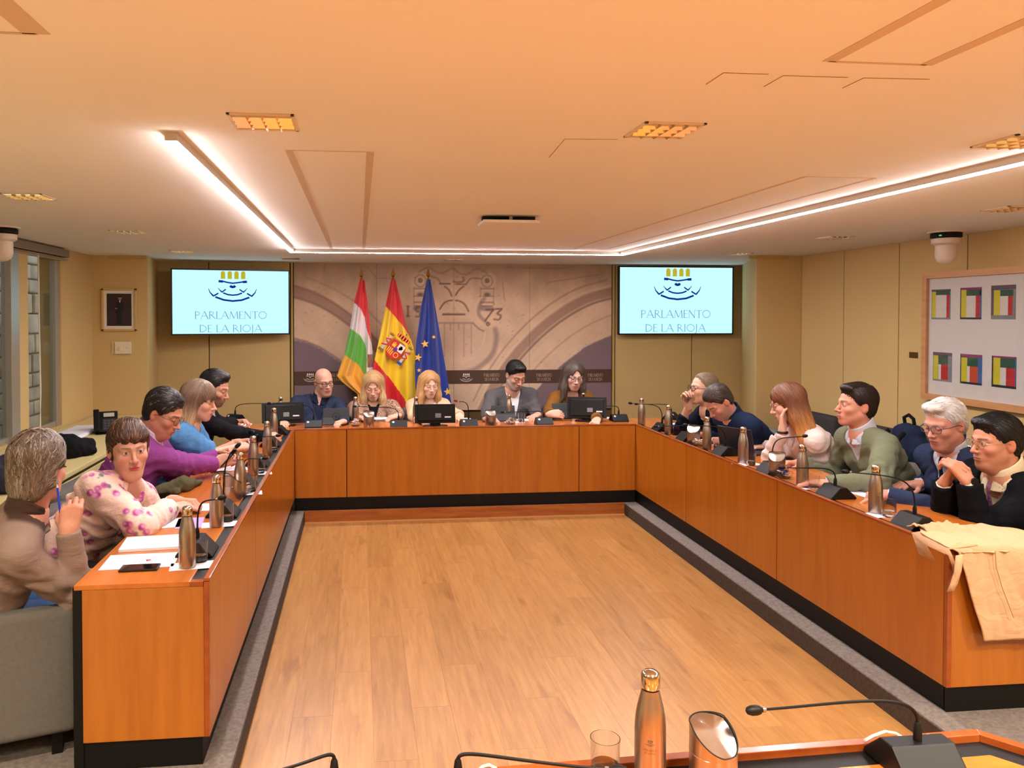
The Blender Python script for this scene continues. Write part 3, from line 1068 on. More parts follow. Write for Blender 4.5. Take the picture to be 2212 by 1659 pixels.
            blend(np.exp(-((ez - 0.0005) / 0.005) ** 2 - (ex / 0.013) ** 2) * ey, red, 0.35)
        blend(np.exp(-((ez + 0.0125) / 0.004) ** 2 - (ex / 0.013) ** 2) * (y > 0.06), red, 0.35)
    return vt, fc, c

def base_s(o):
    c = o.get('skin', (222, 164, 128))
    g = 0.35 * c[0] + 0.45 * c[1] + 0.2 * c[2]
    return tuple(int(v + (g - v) * 0.20) for v in c)

# ---- hair ------------------------------------------------------------
def make_hair(o, seed):
    st = o['hair']
    if st == 'bald':
        return None
    col = np.array(s2l(o['hcol']))
    col2 = np.array(s2l(o.get('hcol2', o['hcol'])))
    longh = st in ('long', 'bob')
    h = o.get('hh', 0.0037) * (1.65 if longh else 1.4)
    zb = {'long': -0.33, 'bob': -0.16, 'mid': -0.16}.get(st, -0.115)
    if st == 'long':
        zb = -o.get('hlen', 0.30) - 0.03
    g = Field((-0.165, -0.20, zb), (0.165, 0.15, 0.165), h)
    w = o.get('wide', 1.0)
    vol = o.get('vol', 0.0)
    g.ell((0, -0.016, 0.040 + vol * 0.4), (0.0800 * w + vol * 0.5, 0.1040 + vol * 0.5, 0.0850 + vol), 0.02)
    if st in ('short', 'mid', 'pony'):
        g.ell((0, -0.045, -0.02), (0.068 * w + vol * 0.5, 0.060 + vol * 0.3, 0.062), 0.03)
    for e in o.get('tufts', []):
        g.ell(e[0], e[1], 0.02)
    if st == 'mid':
        g.ell((0, -0.055, -0.065), (0.066, 0.05, 0.055), 0.03)
        for s in (-1, 1):
            g.cone((s * 0.076, -0.01, 0.03), (s * 0.078, -0.03, -0.05), 0.022, 0.016, 0.02)
    if st == 'bob':
        L = o.get('hlen', 0.12)
        for s in (-1, 1):
            g.cone((s * 0.068, -0.005, 0.045), (s * 0.078, -0.012, -L), 0.030, 0.022, 0.03)
            g.cone((s * 0.05, -0.06, 0.03), (s * 0.055, -0.06, -L), 0.045, 0.034, 0.03)
    if st == 'long':
        L = o.get('hlen', 0.26)
        fw = o.get('hfwd', 0.035)
        for s in (-1, 1):
            g.cone((s * 0.064, 0.0, 0.055), (s * 0.080, fw * 0.6, -0.10), 0.030, 0.032, 0.03)
            g.cone((s * 0.080, fw * 0.6, -0.10), (s * 0.092, fw, -L), 0.032, 0.022, 0.03)
            g.cone((s * 0.05, -0.06, 0.03), (s * 0.075, -0.07, -L * 0.85), 0.05, 0.038, 0.03)
    if st == 'pony':
        g.ell((0, -0.115, 0.02), (0.022, 0.03, 0.024), 0.015)
        g.cone((0, -0.13, 0.015), (0, -0.15, -0.08), 0.018, 0.008, 0.02)
    # openings: face, ears, nape
    s = (slice(None),) * 3
    x, y, z = g.xyz(s)
    hz = o.get('hline', 0.088)          # height of the hairline on the forehead
    slope = o.get('hslope', 0.72 if o.get('fem') else 0.63)
    d_face = (y - (0.012 if o.get('fem') else 0.023) - slope * (z + 0.015) - (0 if not o.get('peak') else 0.012 * np.clip(np.abs(x) - 0.02, 0, 1) * 40)) * 0.81
    top = z - hz
    if st in ('short', 'mid', 'pony'):
        # hair stays behind the line running from ear to forehead, and above the nape
        cutf = np.maximum(d_face, -(z + 0.0 - hz) * 0 - 1) if not o.get('bangs') else np.maximum(d_face, (o['bangs'] - z) * -1 * -1)
        if o.get('bangs'):
            bz = o['bangs']
            front_open = np.minimum(d_face, bz + 0.10 * x - z + 0.006 * np.sin(x * 160))
        else:
            front_open = d_face
        g.F = np.maximum(g.F + 0.013 * sstep(-0.034, 0.0, front_open), front_open)
        if st == 'short':
            low = -(z + 0.072 - 0.35 * np.clip(y + 0.05, 0, 0.2))
            g.F = np.maximum(g.F, low)
        if not o.get('cover_ears'):
            for sg in (-1, 1):
                ear = 0.030 - np.sqrt(((x - sg * 0.082) * 0.9) ** 2 + ((y + 0.012) * 1.15) ** 2 + ((z + 0.012) * 0.85) ** 2)
                g.F = np.maximum(g.F, ear)
    else:
        ow = o.get('open', 0.050)
        # face oval, below the parting or below the fringe
        oval = np.sqrt((x / ow) ** 2 + ((z + 0.03) / (0.105 if not o.get('bangs') else 0.03 + o['bangs'])) ** 2) - 1
        face = np.maximum(oval * 0.045, 0.030 - y)
        neck = np.maximum(np.maximum(np.abs(x) - 0.052, z + 0.03), -0.005 - y)
        inner = np.minimum(face, neck)
        g.F = np.maximum(g.F, -inner)
        g.F = np.maximum(g.F, -(z + o.get('hlen', 0.2) - 0.012 * np.sin(x * 90 + 1) + 0.1 * np.abs(y) * 0))
    vt, fc = g.mesh()
    r = np.random.RandomState(seed)
    # strand clumps that lie over the cap
    nc = int(o.get('clumps', 1100) * 0.82)
    nst = 5
    Ls = o.get('clen', 0.16 if longh else (0.09 if st == 'mid' else 0.045))
    pick = r.randint(0, len(vt), nc)
    P = vt[pick] + r.normal(scale=0.0015, size=(nc, 3))
    part = o.get('part', 0.0)
    comb = np.array(o.get('comb', (0.0, -1.0, -0.25)))
    def flow(P):
        D = np.zeros_like(P)
        if longh:
            D[:, 0] = np.sign(P[:, 0] - part) * 0.9 * np.exp(-((P[:, 2] - 0.12) / 0.06) ** 2)
            D[:, 1] = -0.25 * (P[:, 2] > 0.03)
            D[:, 2] = -1.0
            if o.get('bangs'):
                fm = (P[:, 1] > 0.02) & (P[:, 2] > 0.02)
                D[fm] = (0.15, 0.8, -1.0)
        elif st == 'pony':
            D[:] = np.array((0, -0.13, 0.03)) - P
        else:
            D[:] = comb
            sd = np.abs(P[:, 0]) > 0.058
            D[sd] = (0, -0.7, -0.8)
            bk = P[:, 1] < -0.06
            D[bk] = (0, -0.2, -1.0)
            if o.get('bangs'):
                fm = (P[:, 1] > 0.0)
                D[fm] = (0.25, 0.9, -0.8)
        return D + r.normal(scale=o.get('mess', 0.18), size=P.shape)
    path = [P.copy()]
    for i in range(nst):
        G = g.grad(P)
        D = flow(P)
        D = D - G * (D * G).sum(1, keepdims=True)
        D /= np.linalg.norm(D, axis=1, keepdims=True) + 1e-9
        P = P + D * (Ls / nst)
        d = g.sample(P)
        P = P - g.grad(P) * np.clip(d, -0.02, 0.02 if i < nst - 1 else 0.004)[:, None]
        path.append(P.copy())
    path = np.stack(path, 1)
    lift = np.array([0.0, 0.8, 1.0, 0.9, 0.8, 1.0]) * o.get('lift', 0.0022)
    rad = np.array([0.5, 1.05, 1.1, 0.95, 0.7, 0.12]) * o.get('crad', 0.0018)
    vs, nn = [], nst + 1
    for k in range(nn):
        p = path[:, k]
        G = g.grad(p)
        T = path[:, min(k + 1, nst)] - path[:, max(k - 1, 0)]
        T /= np.linalg.norm(T, axis=1, keepdims=True) + 1e-9
        B = np.cross(T, G)
        rr = rad[k] * (0.7 + 0.6 * r.rand(nc))[:, None]
        pc = p + G * lift[k]
        for a, b in ((-1.7, -0.5), (0, 1.0), (1.7, -0.5)):
            vs.append(pc + (B * a + G * b) * rr)
    VS = np.stack(vs, 1)                      # nc, nn*3, 3
    base_i = np.arange(nc)[:, None] * (nn * 3)
    fs = []
    for k in range(nn - 1):
        for a in range(2):
            b = a + 1
            fs.append(base_i + np.array([[k * 3 + b, k * 3 + a, (k + 1) * 3 + a, (k + 1) * 3 + b]]))
    FS = np.concatenate(fs).astype(int)
    def hcol(P, rnd):
        zz = P[:, 2]
        t = sstep(o.get('h2z', (0.08, -0.15))[0], o.get('h2z', (0.08, -0.15))[1], zz)
        c = col * (1 - t[:, None]) + col2 * t[:, None]
        return c * rnd[:, None]
    vc = hcol(vt, 0.82 + 0.10 * wob(vt * np.array([1, 1, 0.25]), 150, seed))
    cr = (0.72 + 0.62 * r.rand(nc) ** 1.3)
    if o.get('grey'):
        gm = r.rand(nc) < o['grey'][1]
        cr2 = np.repeat(cr, nn * 3)
        cc = hcol(VS.reshape(-1, 3), cr2)
        gmv = np.repeat(gm, nn * 3)
        cc[gmv] = np.array(s2l(o['grey'][0])) * cr2[gmv][:, None]
    else:
        cc = hcol(VS.reshape(-1, 3), np.repeat(cr, nn * 3))
    V = np.concatenate([vt, VS.reshape(-1, 3)])
    FF = np.concatenate([fc, FS + len(vt)])
    return V, FF, np.concatenate([vc, cc])

# ---- hand ------------------------------------------------------------
def make_hand(pose, side, hh=0.0037):
    """local frame: +y fingers, +z back of the hand, thumb on -side*x; wrist at origin"""
    g = Field((-0.075, -0.035, -0.105), (0.075, 0.205, 0.055), hh)
    kn = [(-0.030, 0.086), (-0.010, 0.092), (0.010, 0.088), (0.028, 0.078)]
    ln = [(0.042, 0.025, 0.020), (0.047, 0.029, 0.021), (0.043, 0.027, 0.020), (0.033, 0.020, 0.018)]
    cu = {'flat': [(8, 10, 8)] * 4, 'rest': [(22, 28, 20), (26, 32, 22), (30, 36, 24), (34, 38, 26)],
          'grip': [(50, 55, 35), (55, 60, 40), (60, 62, 42), (62, 64, 42)],
          'pinch': [(48, 52, 25), (52, 58, 35), (60, 66, 42), (66, 70, 45)],
          'point': [(8, 12, 10), (55, 70, 45), (60, 75, 45), (62, 75, 45)],
          'fist': [(75, 85, 60), (78, 88, 60), (80, 90, 60), (82, 90, 60)],
          'clasp': [(38, 62, 30), (40, 64, 30), (42, 66, 30), (44, 66, 30)]}[pose]
    T = -side
    for i, (kx, ky) in enumerate(kn):
        x = kx * T * -1 * -1
        x = kx * (-T) * -1
        base = (x, 0.006, 0)
        g.cone((x * 0.62, 0.0, 0.0), (x, ky, 0.002), 0.0145, 0.0115, 0.016, m=0.02)
        p = np.array([x, ky, 0.002])
        ang = 0.0
        spread = -x * 2.2 if pose in ('flat', 'rest') else -x * 0.5
        rr = 0.0092 if i < 3 else 0.0080
        for j in range(3):
            ang += math.radians(cu[i][j])
            d = np.array([-math.sin(spread) * -0.35 * math.cos(ang), math.cos(ang), -math.sin(ang)])
            q = p + unit(d) * ln[i][j]
            g.cone(p, q, rr * (1 - 0.09 * j), rr * (0.92 - 0.10 * j), 0.0045, m=0.02)
            p = q
    tx = T * 0.022
    th = {'flat': [(0.75, 0.62, -0.15), (0.45, 0.85, -0.1), (0.30, 0.92, -0.12)],
          'rest': [(0.62, 0.60, -0.45), (0.30, 0.85, -0.35), (0.10, 0.92, -0.3)]}.get(pose, [(0.50, 0.58, -0.62), (0.10, 0.84, -0.50), (-0.22, 0.86, -0.35)])
    p = np.array([tx, 0.018, -0.006])
    for j, L in enumerate((0.036, 0.028, 0.023)):
        d = th[j]
        q = p + unit((d[0] * T, d[1], d[2])) * L
        g.cone(p, q, (0.0145, 0.0108, 0.0098)[j], (0.0112, 0.0098, 0.0082)[j], 0.010 if j == 0 else 0.004, m=0.02)
        p = q
    g.ell((T * 0.016, 0.042, -0.008), (0.016, 0.028, 0.012), 0.012)
    g.cone((0, -0.03, 0), (0, 0.012, 0), 0.0245, 0.0225, 0.018, m=0.02)
    return g.mesh()
# ---- whole person ------------------------------------------------------
def rot_axis(v, ax, a):
    ax = unit(ax)
    v = V3(v)
    return v * math.cos(a) + np.cross(ax, v) * math.sin(a) + ax * (ax @ v) * (1 - math.cos(a))

def dirv(deg):
    a = math.radians(deg)
    return np.array([math.cos(a), math.sin(a), 0.0])

UPV = np.array([0, 0, 1.0])

def ik(S, Wt, L1, L2, pole):
    d = Wt - S
    D = np.linalg.norm(d)
    if D > (L1 + L2) * 0.995:
        f = D / ((L1 + L2) * 0.995)
        L1, L2 = L1 * f, L2 * f
    u = d / D
    a = (L1 * L1 - L2 * L2 + D * D) / (2 * D)
    hh = math.sqrt(max(1e-8, L1 * L1 - a * a))
    p = V3(pole) - u * (V3(pole) @ u)
    return S + u * a + unit(p) * hh

PEOPLE = {}

def person(key, label, head, hyaw, pitch, roll, byaw, o, hands, pelvis=None, S=1.125, h=0.0104, sleeves=('jacket',), gap=None, legs=True):
    """head: world position of the head centre. hands: {'R':(wrist, finger_dir, back_dir, pose, pole), 'L':...}"""
    fem = o.get('fem', False)
    seed = o.get('seed', 1)
    hp = V3(head)
    bf = dirv(byaw)
    br = np.cross(bf, UPV)                    # the person's right
    hf = dirv(hyaw) * math.cos(math.radians(pitch)) - UPV * math.sin(math.radians(pitch))
    hu = dirv(hyaw) * math.sin(math.radians(pitch)) + UPV * math.cos(math.radians(pitch))
    hu = rot_axis(hu, hf, math.radians(roll))
    HM = frame(hf, hu)
    HS = S * o.get('hs', 1.0)
    if pelvis is None:
        pelvis = hp - bf * 0.20
    P = np.array([pelvis[0], pelvis[1], Z_PLAT + 0.545])
    # neck base under the back of the skull
    nk = o.get('neck', (0.0, 0.0))            # forward, side adjustments
    N = hp - HM[:, 2] * 0.110 * HS - HM[:, 1] * 0.028 * HS - UPV * 0.054 * HS - bf * (0.012 - nk[0]) + br * nk[1]
    sp = unit(N - P)                          # spine direction
    cf = unit(bf - sp * (bf @ sp))            # chest forward
    cr = np.cross(cf, sp)
    T = np.linalg.norm(N - P)
    sw = (0.156 if fem else 0.180) * S * o.get('shw', 1.0)
    bulk = o.get('bulk', 1.0)
    drop = 0.062 * S
    Sh = {'R': N - sp * drop + cr * sw, 'L': N - sp * drop - cr * sw}
    L1, L2 = (0.275 if fem else 0.295) * S, (0.245 if fem else 0.262) * S
    arms = {}
    for sd, sg in (('R', 1), ('L', -1)):
        wr, fd, bd, pose, pole = hands[sd]
        wr = V3(wr)
        pole = V3(pole) if pole is not None else (-UPV * 1.0 + cr * sg * 0.42 - bf * 0.45)
        E = ik(Sh[sd], wr, L1, L2, pole)
        arms[sd] = (Sh[sd], E, wr, unit(fd) if fd is not None else unit(wr - E), unit(bd) if bd is not None else UPV, pose)
    allp = [N + UPV * 0.05, P - UPV * 0.12] + [a[i] for a in arms.values() for i in (0, 1, 2)]
    lo = np.min(allp, axis=0) - 0.17
    hi = np.max(allp, axis=0) + 0.17
    lo[2] = min(lo[2], P[2] - 0.14)
    lo -= hp * 0
    base = np.array([P[0], P[1], Z_PLAT])
    def torso(g, k=0.05):
        q = (lambda up, fw, lat: N - sp * up + cf * fw + cr * lat)
        b = bulk
        wd = 0.92 if fem else 1.0
        for (u, fw, la, r) in ((0.075, -0.015, 0.085 * wd, 0.075), (0.17, 0.005, 0.085 * wd, 0.104 * (0.5 + 0.5 * b)), (0.29, 0.012 + 0.02 * (b - 1), 0.062 * wd, 0.108 * b), (T - 0.10, 0.015 + 0.03 * (b - 1), 0.062, 0.112 * b), (T - 0.0, 0.0, 0.082, 0.118 * (0.6 + 0.4 * b))):
            g.cone(q(u * S if u < 0.3 else u, fw, -la * S), q(u * S if u < 0.3 else u, fw, la * S), r * S, r * S, k)
        if fem:
            for s in (-1, 1):
                g.ell(q(0.195 * S, 0.085 * S, s * 0.068 * S), (0.056 * S,) * 3, 0.05)
        for s, sd in ((1, 'R'), (-1, 'L')):
            g.cone(N - sp * 0.015 * S, Sh[sd] + sp * 0.004, 0.052 * S, 0.056 * S * (0.9 if fem else 1.0), 0.045)
    def arm(g, sd, ru, rf, cut=None, k=0.03, rip=0.0, upto=1.0):
        A, E, Wr = arms[sd][:3]
        ph = seed * 1.7 + (0 if sd == 'R' else 3)
        g.cone(A, E, ru[0], ru[1], k, ripple=(rip, 26, 0.95, 0.35, ph) if rip else None)
        if upto > 0:
            g.cone(E, E + (Wr - E) * 1.0, rf[0], rf[1], k * 0.8, cut=cut, ripple=(rip, 22, 0.1, 0.4, ph + 2) if rip else None)
    am = (0.88 if fem else 1.0) * (0.5 + 0.5 * bulk)
    # skin: torso, neck and arms in one field
    g = Field(lo, hi, o.get('bh', 0.0158))
    torso(g)
    nr = o.get('neck_r', 0.05 if fem else 0.059) * HS
    nb_w = N - sp * 0.03
    g.cone(hp + HM @ np.array([0, -0.022, -0.06]) * HS, nb_w, nr, nr * 1.12, 0.04)
    hz = hp + HM @ np.array([0, -0.02, -0.14]) * HS
    for sd in 'RL':
        arm(g, sd, (0.050 * S * am, 0.040 * S * am), (0.040 * S * am, 0.0255 * S))
    # the body field stops below the chin; the head continues it
    s_all = (slice(None),) * 3
    x, y, z = g.xyz(s_all, hz)
    u = HM[:, 2]
    g.F = np.maximum(g.F, (x * f32(u[0]) + y * f32(u[1]) + z * f32(u[2])) - 0.01)
    bv, bq = g.mesh()
    bc = np.tile(np.array(s2l(base_s(o))), (len(bv), 1)) * (1 + 0.04 * wob(bv, 40, 5))[:, None]
    nbl = HM.T @ (nb_w - hp) / HS
    hv, hq, hc = make_head(o, nbl)
    hvw = hp + (hv * HS) @ HM.T
    Vs, Qs, Cs = [bv, hvw], [bq, hq + len(bv)], [bc, hc]
    off = len(bv) + len(hvw)
    for sd, sg in (('R', 1), ('L', -1)):
        A, E, Wr, fd, bd, pose = arms[sd]
        if pose is None:
            continue
        v, q = make_hand(pose, sg, max(0.0034, o.get('hh', 0.0037) * 1.1))
        M = frame(fd, bd)
        vw = Wr + (v * S * o.get('hand', 1.0)) @ M.T
        cc = np.tile(np.array(s2l(base_s(o))), (len(v), 1)) * (1 + 0.06 * wob(v, 90, 6))[:, None]
        tip = sstep(0.12, 0.16, np.linalg.norm(v, axis=1))[:, None]
        cc = cc * (1 - 0.25 * tip) + np.array(s2l((226, 140, 112))) * 0.25 * tip
        Vs.append(vw); Qs.append(q + off); Cs.append(cc)
        off += len(vw)
    root = np_mesh('person', np.concatenate(Vs), np.concatenate(Qs), skinm, None, np.concatenate(Cs), origin=base)
    root.location = base
    props(root, label, 'person', 'people seated at the desks')
    hr = make_hair(o, seed)
    if hr is not None:
        hvv = hp + (hr[0] * HS) @ HM.T
        np_mesh('hair', hvv, hr[1], hairm, root, hr[2], origin=base)
    # clothes
    def local(gx, F=None):
        x, y, z = gx.xyz(s_all, N)
        f = lambda v: x * f32(v[0]) + y * f32(v[1]) + z * f32(v[2])
        return f(cr), f(cf), f(sp)
    for lay in o['clothes']:
        g = Field(lo, hi, h if lay is o['clothes'][-1] else 0.0135)
        kind = lay['kind']
        offv = lay.get('off', 0.010)
        torso(g)
        if lay.get('sleeve', 1.0) > 0:
            sl = lay.get('sleeve', 1.0)
            lo_ = lay.get('loose', 1.0)
            for sd in 'RL':
                A, E, Wr = arms[sd][:3]
                if sl >= 0.5:
                    arm(g, sd, (0.054 * S * am * lo_, 0.045 * S * am * lo_), (0.044 * S * am * lo_, 0.032 * S * lo_), cut=(sl - 0.5) * 2 * 0.97, rip=lay.get('rip', 0.0055))
                else:
                    g.cone(A, A + (E - A) * sl * 2, 0.056 * S * am * lo_, 0.060 * S * am * lo_, 0.03, cut=1.0, ripple=(0.004, 20, 0.6, 0.5, 1))
        uu, ff, ww = local(g)
        F = g.F - offv
        Pg = None
        wr_amp = lay.get('wrinkle', 0.0032)
        if wr_amp:
            k1 = 34.0
            F = F + wr_amp * sstep(-0.01, -0.10, ww) * (np.sin(ww * k1 + 2.2 * np.sin(uu * 13 + seed) + ff * 9) * np.sin(uu * 17 + 1.3 * np.sin(ww * 11 + seed * 2)) + 0.6 * np.sin(ww * 71 + uu * 31 + 2 * np.sin(ff * 29 + seed)) + 0.75 * np.sin(ww * 118 + 46 * np.abs(uu) + 2.6 * np.sin(uu * 21 + seed) + 1.5 * np.sin(ff * 33)) * np.clip(np.sin(ww * 15 + uu * 9 + seed * 1.3) * 1.4, 0, 1))
        hem = lay.get('hem', T + 0.05)
        F = np.maximum(F, -(ww + hem))
        nl = lay.get('neck', 'round')
        if nl == 'closed':
            F = np.maximum(F, 0.052 * S - np.sqrt(uu ** 2 + (ff - 0.004) ** 2 + ((ww - 0.055) * 0.8) ** 2))
        elif nl == 'round':
            rr = lay.get('nr', 0.078) * S
            F = np.maximum(F, rr - np.sqrt(uu ** 2 + (ff - 0.025) ** 2 + ((ww - 0.045) * 0.9) ** 2))
        elif nl == 'v':
            wb = lay.get('vdepth', 0.22)
            wtop = lay.get('vwidth', 0.075) * S
            edge = np.abs(uu) - np.clip((ww + wb) / (wb - 0.02), 0, 1.08) * wtop
            carve = np.maximum(np.maximum(np.maximum(edge, 0.02 - ff), -(ww + wb)), ff - 0.185)
            if lay.get('lapel'):
                lp = lay['lapel']
                band = sstep(lp + 0.006, lp - 0.004, edge) * sstep(-wb - 0.01, -wb + 0.05, ww) * sstep(0.02, 0.05, ff) * sstep(0.19, 0.17, ff)
                F = F - 0.0065 * band
            nc = 0.066 * S - np.sqrt(uu ** 2 + (ff - 0.01) ** 2 + ((ww - 0.05) * 0.7) ** 2)
            F = np.maximum(F, np.maximum(-carve, nc))
        elif nl == 'crew':
            rr = lay.get('nr', 0.064) * S
            F = np.maximum(F, rr - np.sqrt(uu ** 2 + (ff - 0.012) ** 2 + ((ww - 0.04) * 0.8) ** 2))
        if lay.get('open'):
            # front opening below the lapels
            ow = lay['open']
            F = np.maximum(F, -np.maximum(np.maximum(np.maximum(np.abs(uu) - ow, 0.02 - ff), ww + lay.get('vdepth', 0.2)), ff - 0.185))
        gv, gq = g.mesh(F)
        if len(gv) == 0:
            continue
        if lay.get('collar'):
            ch, gapw = lay['collar']
            a = N - sp * 0.055 * S - cf * 0.004
            gc = Field(N - 0.17, N + 0.17, 0.0058)
            u2, f2, w2 = local(gc)
            nkd = unit((hp + HM @ np.array([0, -0.03, -0.08]) * HS) - a)
            x, y, z = gc.xyz(s_all, a)
            t = x * f32(nkd[0]) + y * f32(nkd[1]) + z * f32(nkd[2])
            rad = np.sqrt(np.maximum(1e-8, x * x + y * y + z * z - t * t))
            rc = nr * 1.08 + 0.006 + 0.75 * np.clip(0.085 - t, 0, 0.1) ** 1.35 * (1 + lay.get('cflare', 0.1))
            shell = np.abs(rad - rc) - 0.0046
            topc = t - (0.098 + ch) * S + 0.35 * f2
            cl = np.maximum(np.maximum(shell, topc), 0.012 - t)
            if gapw:
                cl = np.maximum(cl, -np.maximum(np.abs(u2) - gapw * np.clip((w2 + 0.10) / 0.1, 0.15, 2), 0.0 - f2))
            cv, cq = gc.mesh(np.broadcast_to(cl, gc.F.shape).astype(f32))
            gq = np.concatenate([gq, cq + len(gv)])
            gv = np.concatenate([gv, cv])
        cols = None
        if lay.get('paint'):
            loc = np.stack([(gv - N) @ cr, (gv - N) @ cf, (gv - N) @ sp], 1)
            cols = lay['paint'](gv, loc, arms)
        go = np_mesh(kind, gv, gq, lay['mat'], root, cols, origin=base)
        if lay.get('label'):
            go['label'] = lay['label']
    if legs:
        knee_d = 0.43 * S
        zs = Z_PLAT + 0.52
        trm = o.get('trousers', mat('trousers_dark', (30, 30, 36), rough=0.85))
        hipw = 0.085 * S
        kn, an = {}, {}
        for sg in (-1, 1):
            kn[sg] = np.array([*(P + bf * knee_d + br * sg * 0.11)[:2], zs])
            an[sg] = np.array([*(P + bf * (knee_d + 0.02) + br * sg * 0.11)[:2], Z_PLAT + 0.09])
        allq = list(kn.values()) + list(an.values()) + [P]
        g = Field(np.min(allq, axis=0) - 0.16, np.max(allq, axis=0) + 0.17, 0.024)
        g.cone(P - br * hipw, P + br * hipw, 0.125 * S * (0.7 + 0.3 * bulk), 0.125 * S * (0.7 + 0.3 * bulk), 0.04)
        for sg in (-1, 1):
            hp_ = P + br * sg * hipw - UPV * 0.02
            g.cone(hp_, kn[sg], 0.088 * S, 0.064 * S, 0.03)
            g.cone(kn[sg], an[sg], 0.062 * S, 0.048 * S, 0.03, cut=1.0)
        v, q = g.mesh()
        np_mesh('trousers', v, q, trm, root, origin=base)
        for sg in (-1, 1):
            g = Field(an[sg] - 0.16, an[sg] + 0.3, 0.02)
            toe = an[sg] + bf * 0.17
            toe[2] = Z_PLAT + 0.035
            heel = an[sg].copy() - bf * 0.02
            heel[2] = Z_PLAT + 0.04
            g.cone(heel, toe, 0.042, 0.036, 0.02)
            g.cone(an[sg] + UPV * 0.03, heel, 0.042, 0.042, 0.03)
            x, y, z = g.xyz(s_all)
            g.F = np.maximum(g.F, Z_PLAT + 0.004 - z)
            v, q = g.mesh()
            np_mesh('shoe', v, q, o.get('shoes', mat('shoe_black', (24, 22, 22), rough=0.4)), root, origin=base)
    info = dict(hp=hp, HM=HM, HS=HS, N=N, sp=sp, cf=cf, cr=cr, bf=bf, br=br, P=P, T=T, arms=arms, base=base, root=root)
    PEOPLE[key] = info
    return info

def in_head(info, mb):
    """vertices given in head coordinates -> local to the person"""
    out = MB()
    out.f, out.mi = mb.f, mb.mi
    out.v = [tuple(info['hp'] + (info['HM'] @ V3(p)) * info['HS'] - info['base']) for p in mb.v]
    return out

def glasses(info, m, rim=0.0016, rw=0.024, rh=0.018, sq=3.0, temple=True):
    lens = thin_glass('lens_glass')
    fr = MB()
    for s in (-1, 1):
        pts = []
        for i in range(21):
            a = 2 * math.pi * i / 20
            c, sn = math.cos(a), math.sin(a)
            u = math.copysign(abs(c) ** (2 / sq), c) * rw
            v = math.copysign(abs(sn) ** (2 / sq), sn) * rh
            xx = s * 0.0315 + u
            pts.append((xx, 0.1015 - 5.0 * (abs(xx) - 0.02) ** 2 if abs(xx) > 0.02 else 0.1015, 0.001 + v))
        fr.tube(pts, rim, 6, caps=False)
        if temple:
            fr.tube([(s * (0.0315 + rw), 0.086, 0.006), (s * 0.074, 0.06, 0.006), (s * 0.083, 0.0, 0.006), (s * 0.084, -0.02, -0.008)], rim * 1.1, 6)
    fr.tube([(-0.0085, 0.1015, 0.006), (0, 0.1045, 0.009), (0.0085, 0.1015, 0.006)], rim, 6)
    go = obj('glasses', in_head(info, fr), m, info['root'], smooth=True)
    for s in (-1, 1):
        lb_ = MB()
        ring = []
        for i in range(16):
            a = 2 * math.pi * i / 16
            c, sn = math.cos(a), math.sin(a)
            xx = s * 0.0315 + math.copysign(abs(c) ** (2 / sq), c) * rw
            zz = 0.001 + math.copysign(abs(sn) ** (2 / sq), sn) * rh
            ring.append((xx, zz))
        yy = lambda xx: 0.1015 - 5.0 * (abs(xx) - 0.02) ** 2 if abs(xx) > 0.02 else 0.1015
        vs = [(a, yy(a) - 0.0004, b) for a, b in ring] + [(a, yy(a) + 0.0004, b) for a, b in ring]
        n = 16
        lb_.add(vs, [tuple(range(n)), tuple(range(2 * n - 1, n - 1, -1))] + [(i, (i + 1) % n, n + (i + 1) % n, n + i) for i in range(n)])
        obj('lens', in_head(info, lb_), lens, go)
    return go
# ------------------------------------------------------------------ the people
KD = 1.075      # people sit this much deeper than a bare head-size estimate
def HD(px, py, s):
    p = at_depth(px, py, FPX / s * KD)
    return np.array(p)
def WT(px, py, z=0.892):
    return np.array(on_z(px, py, z))
def AD(px, py, s):
    return np.array(at_depth(px, py, FPX / s * KD))
def fab(name, col, **k):
    k.setdefault('crease', 0.16)
    k.setdefault('rough', 0.9)
    k.setdefault('bump', (420, 0.25))
    k.setdefault('var', (9, 0.07))
    k.setdefault('spec', 0.12)
    k.setdefault('sheen', 0.0)
    return mat(name, col, **k)

def pattern_mat(name, c1, c2, c3, scale=55):
    m = mat(name, c1, rough=0.75)
    nt = m.node_tree
    N, L = nt.nodes, nt.links
    tc = N.new('ShaderNodeTexCoord')
    nz = N.new('ShaderNodeTexNoise')
    nz.inputs['Scale'].default_value = scale * 0.35
    nz.inputs['Distortion'].default_value = 2.5
    L.new(tc.outputs['Object'], nz.inputs[0])
    wv = N.new('ShaderNodeTexWave')
    wv.wave_type = 'RINGS'
    wv.inputs['Scale'].default_value = scale * 0.2
    wv.inputs['Distortion'].default_value = 9
    wv.inputs['Detail'].default_value = 2
    L.new(tc.outputs['Object'], wv.inputs[0])
    rp = N.new('ShaderNodeValToRGB')
    e = rp.color_ramp.elements
    e[0].position, e[0].color = 0.25, (*s2l(c1), 1)
    e[1].position, e[1].color = 0.5, (*s2l(c2), 1)
    q = e.new(0.72)
    q.color = (*s2l(c3), 1)
    L.new(wv.outputs[0], rp.inputs[0])
    L.new(rp.outputs[0], N['Principled BSDF'].inputs['Base Color'])
    return m
def paisley():
    return pattern_mat('paisley_print', (52, 26, 20), (128, 66, 46), (216, 176, 150), 230)
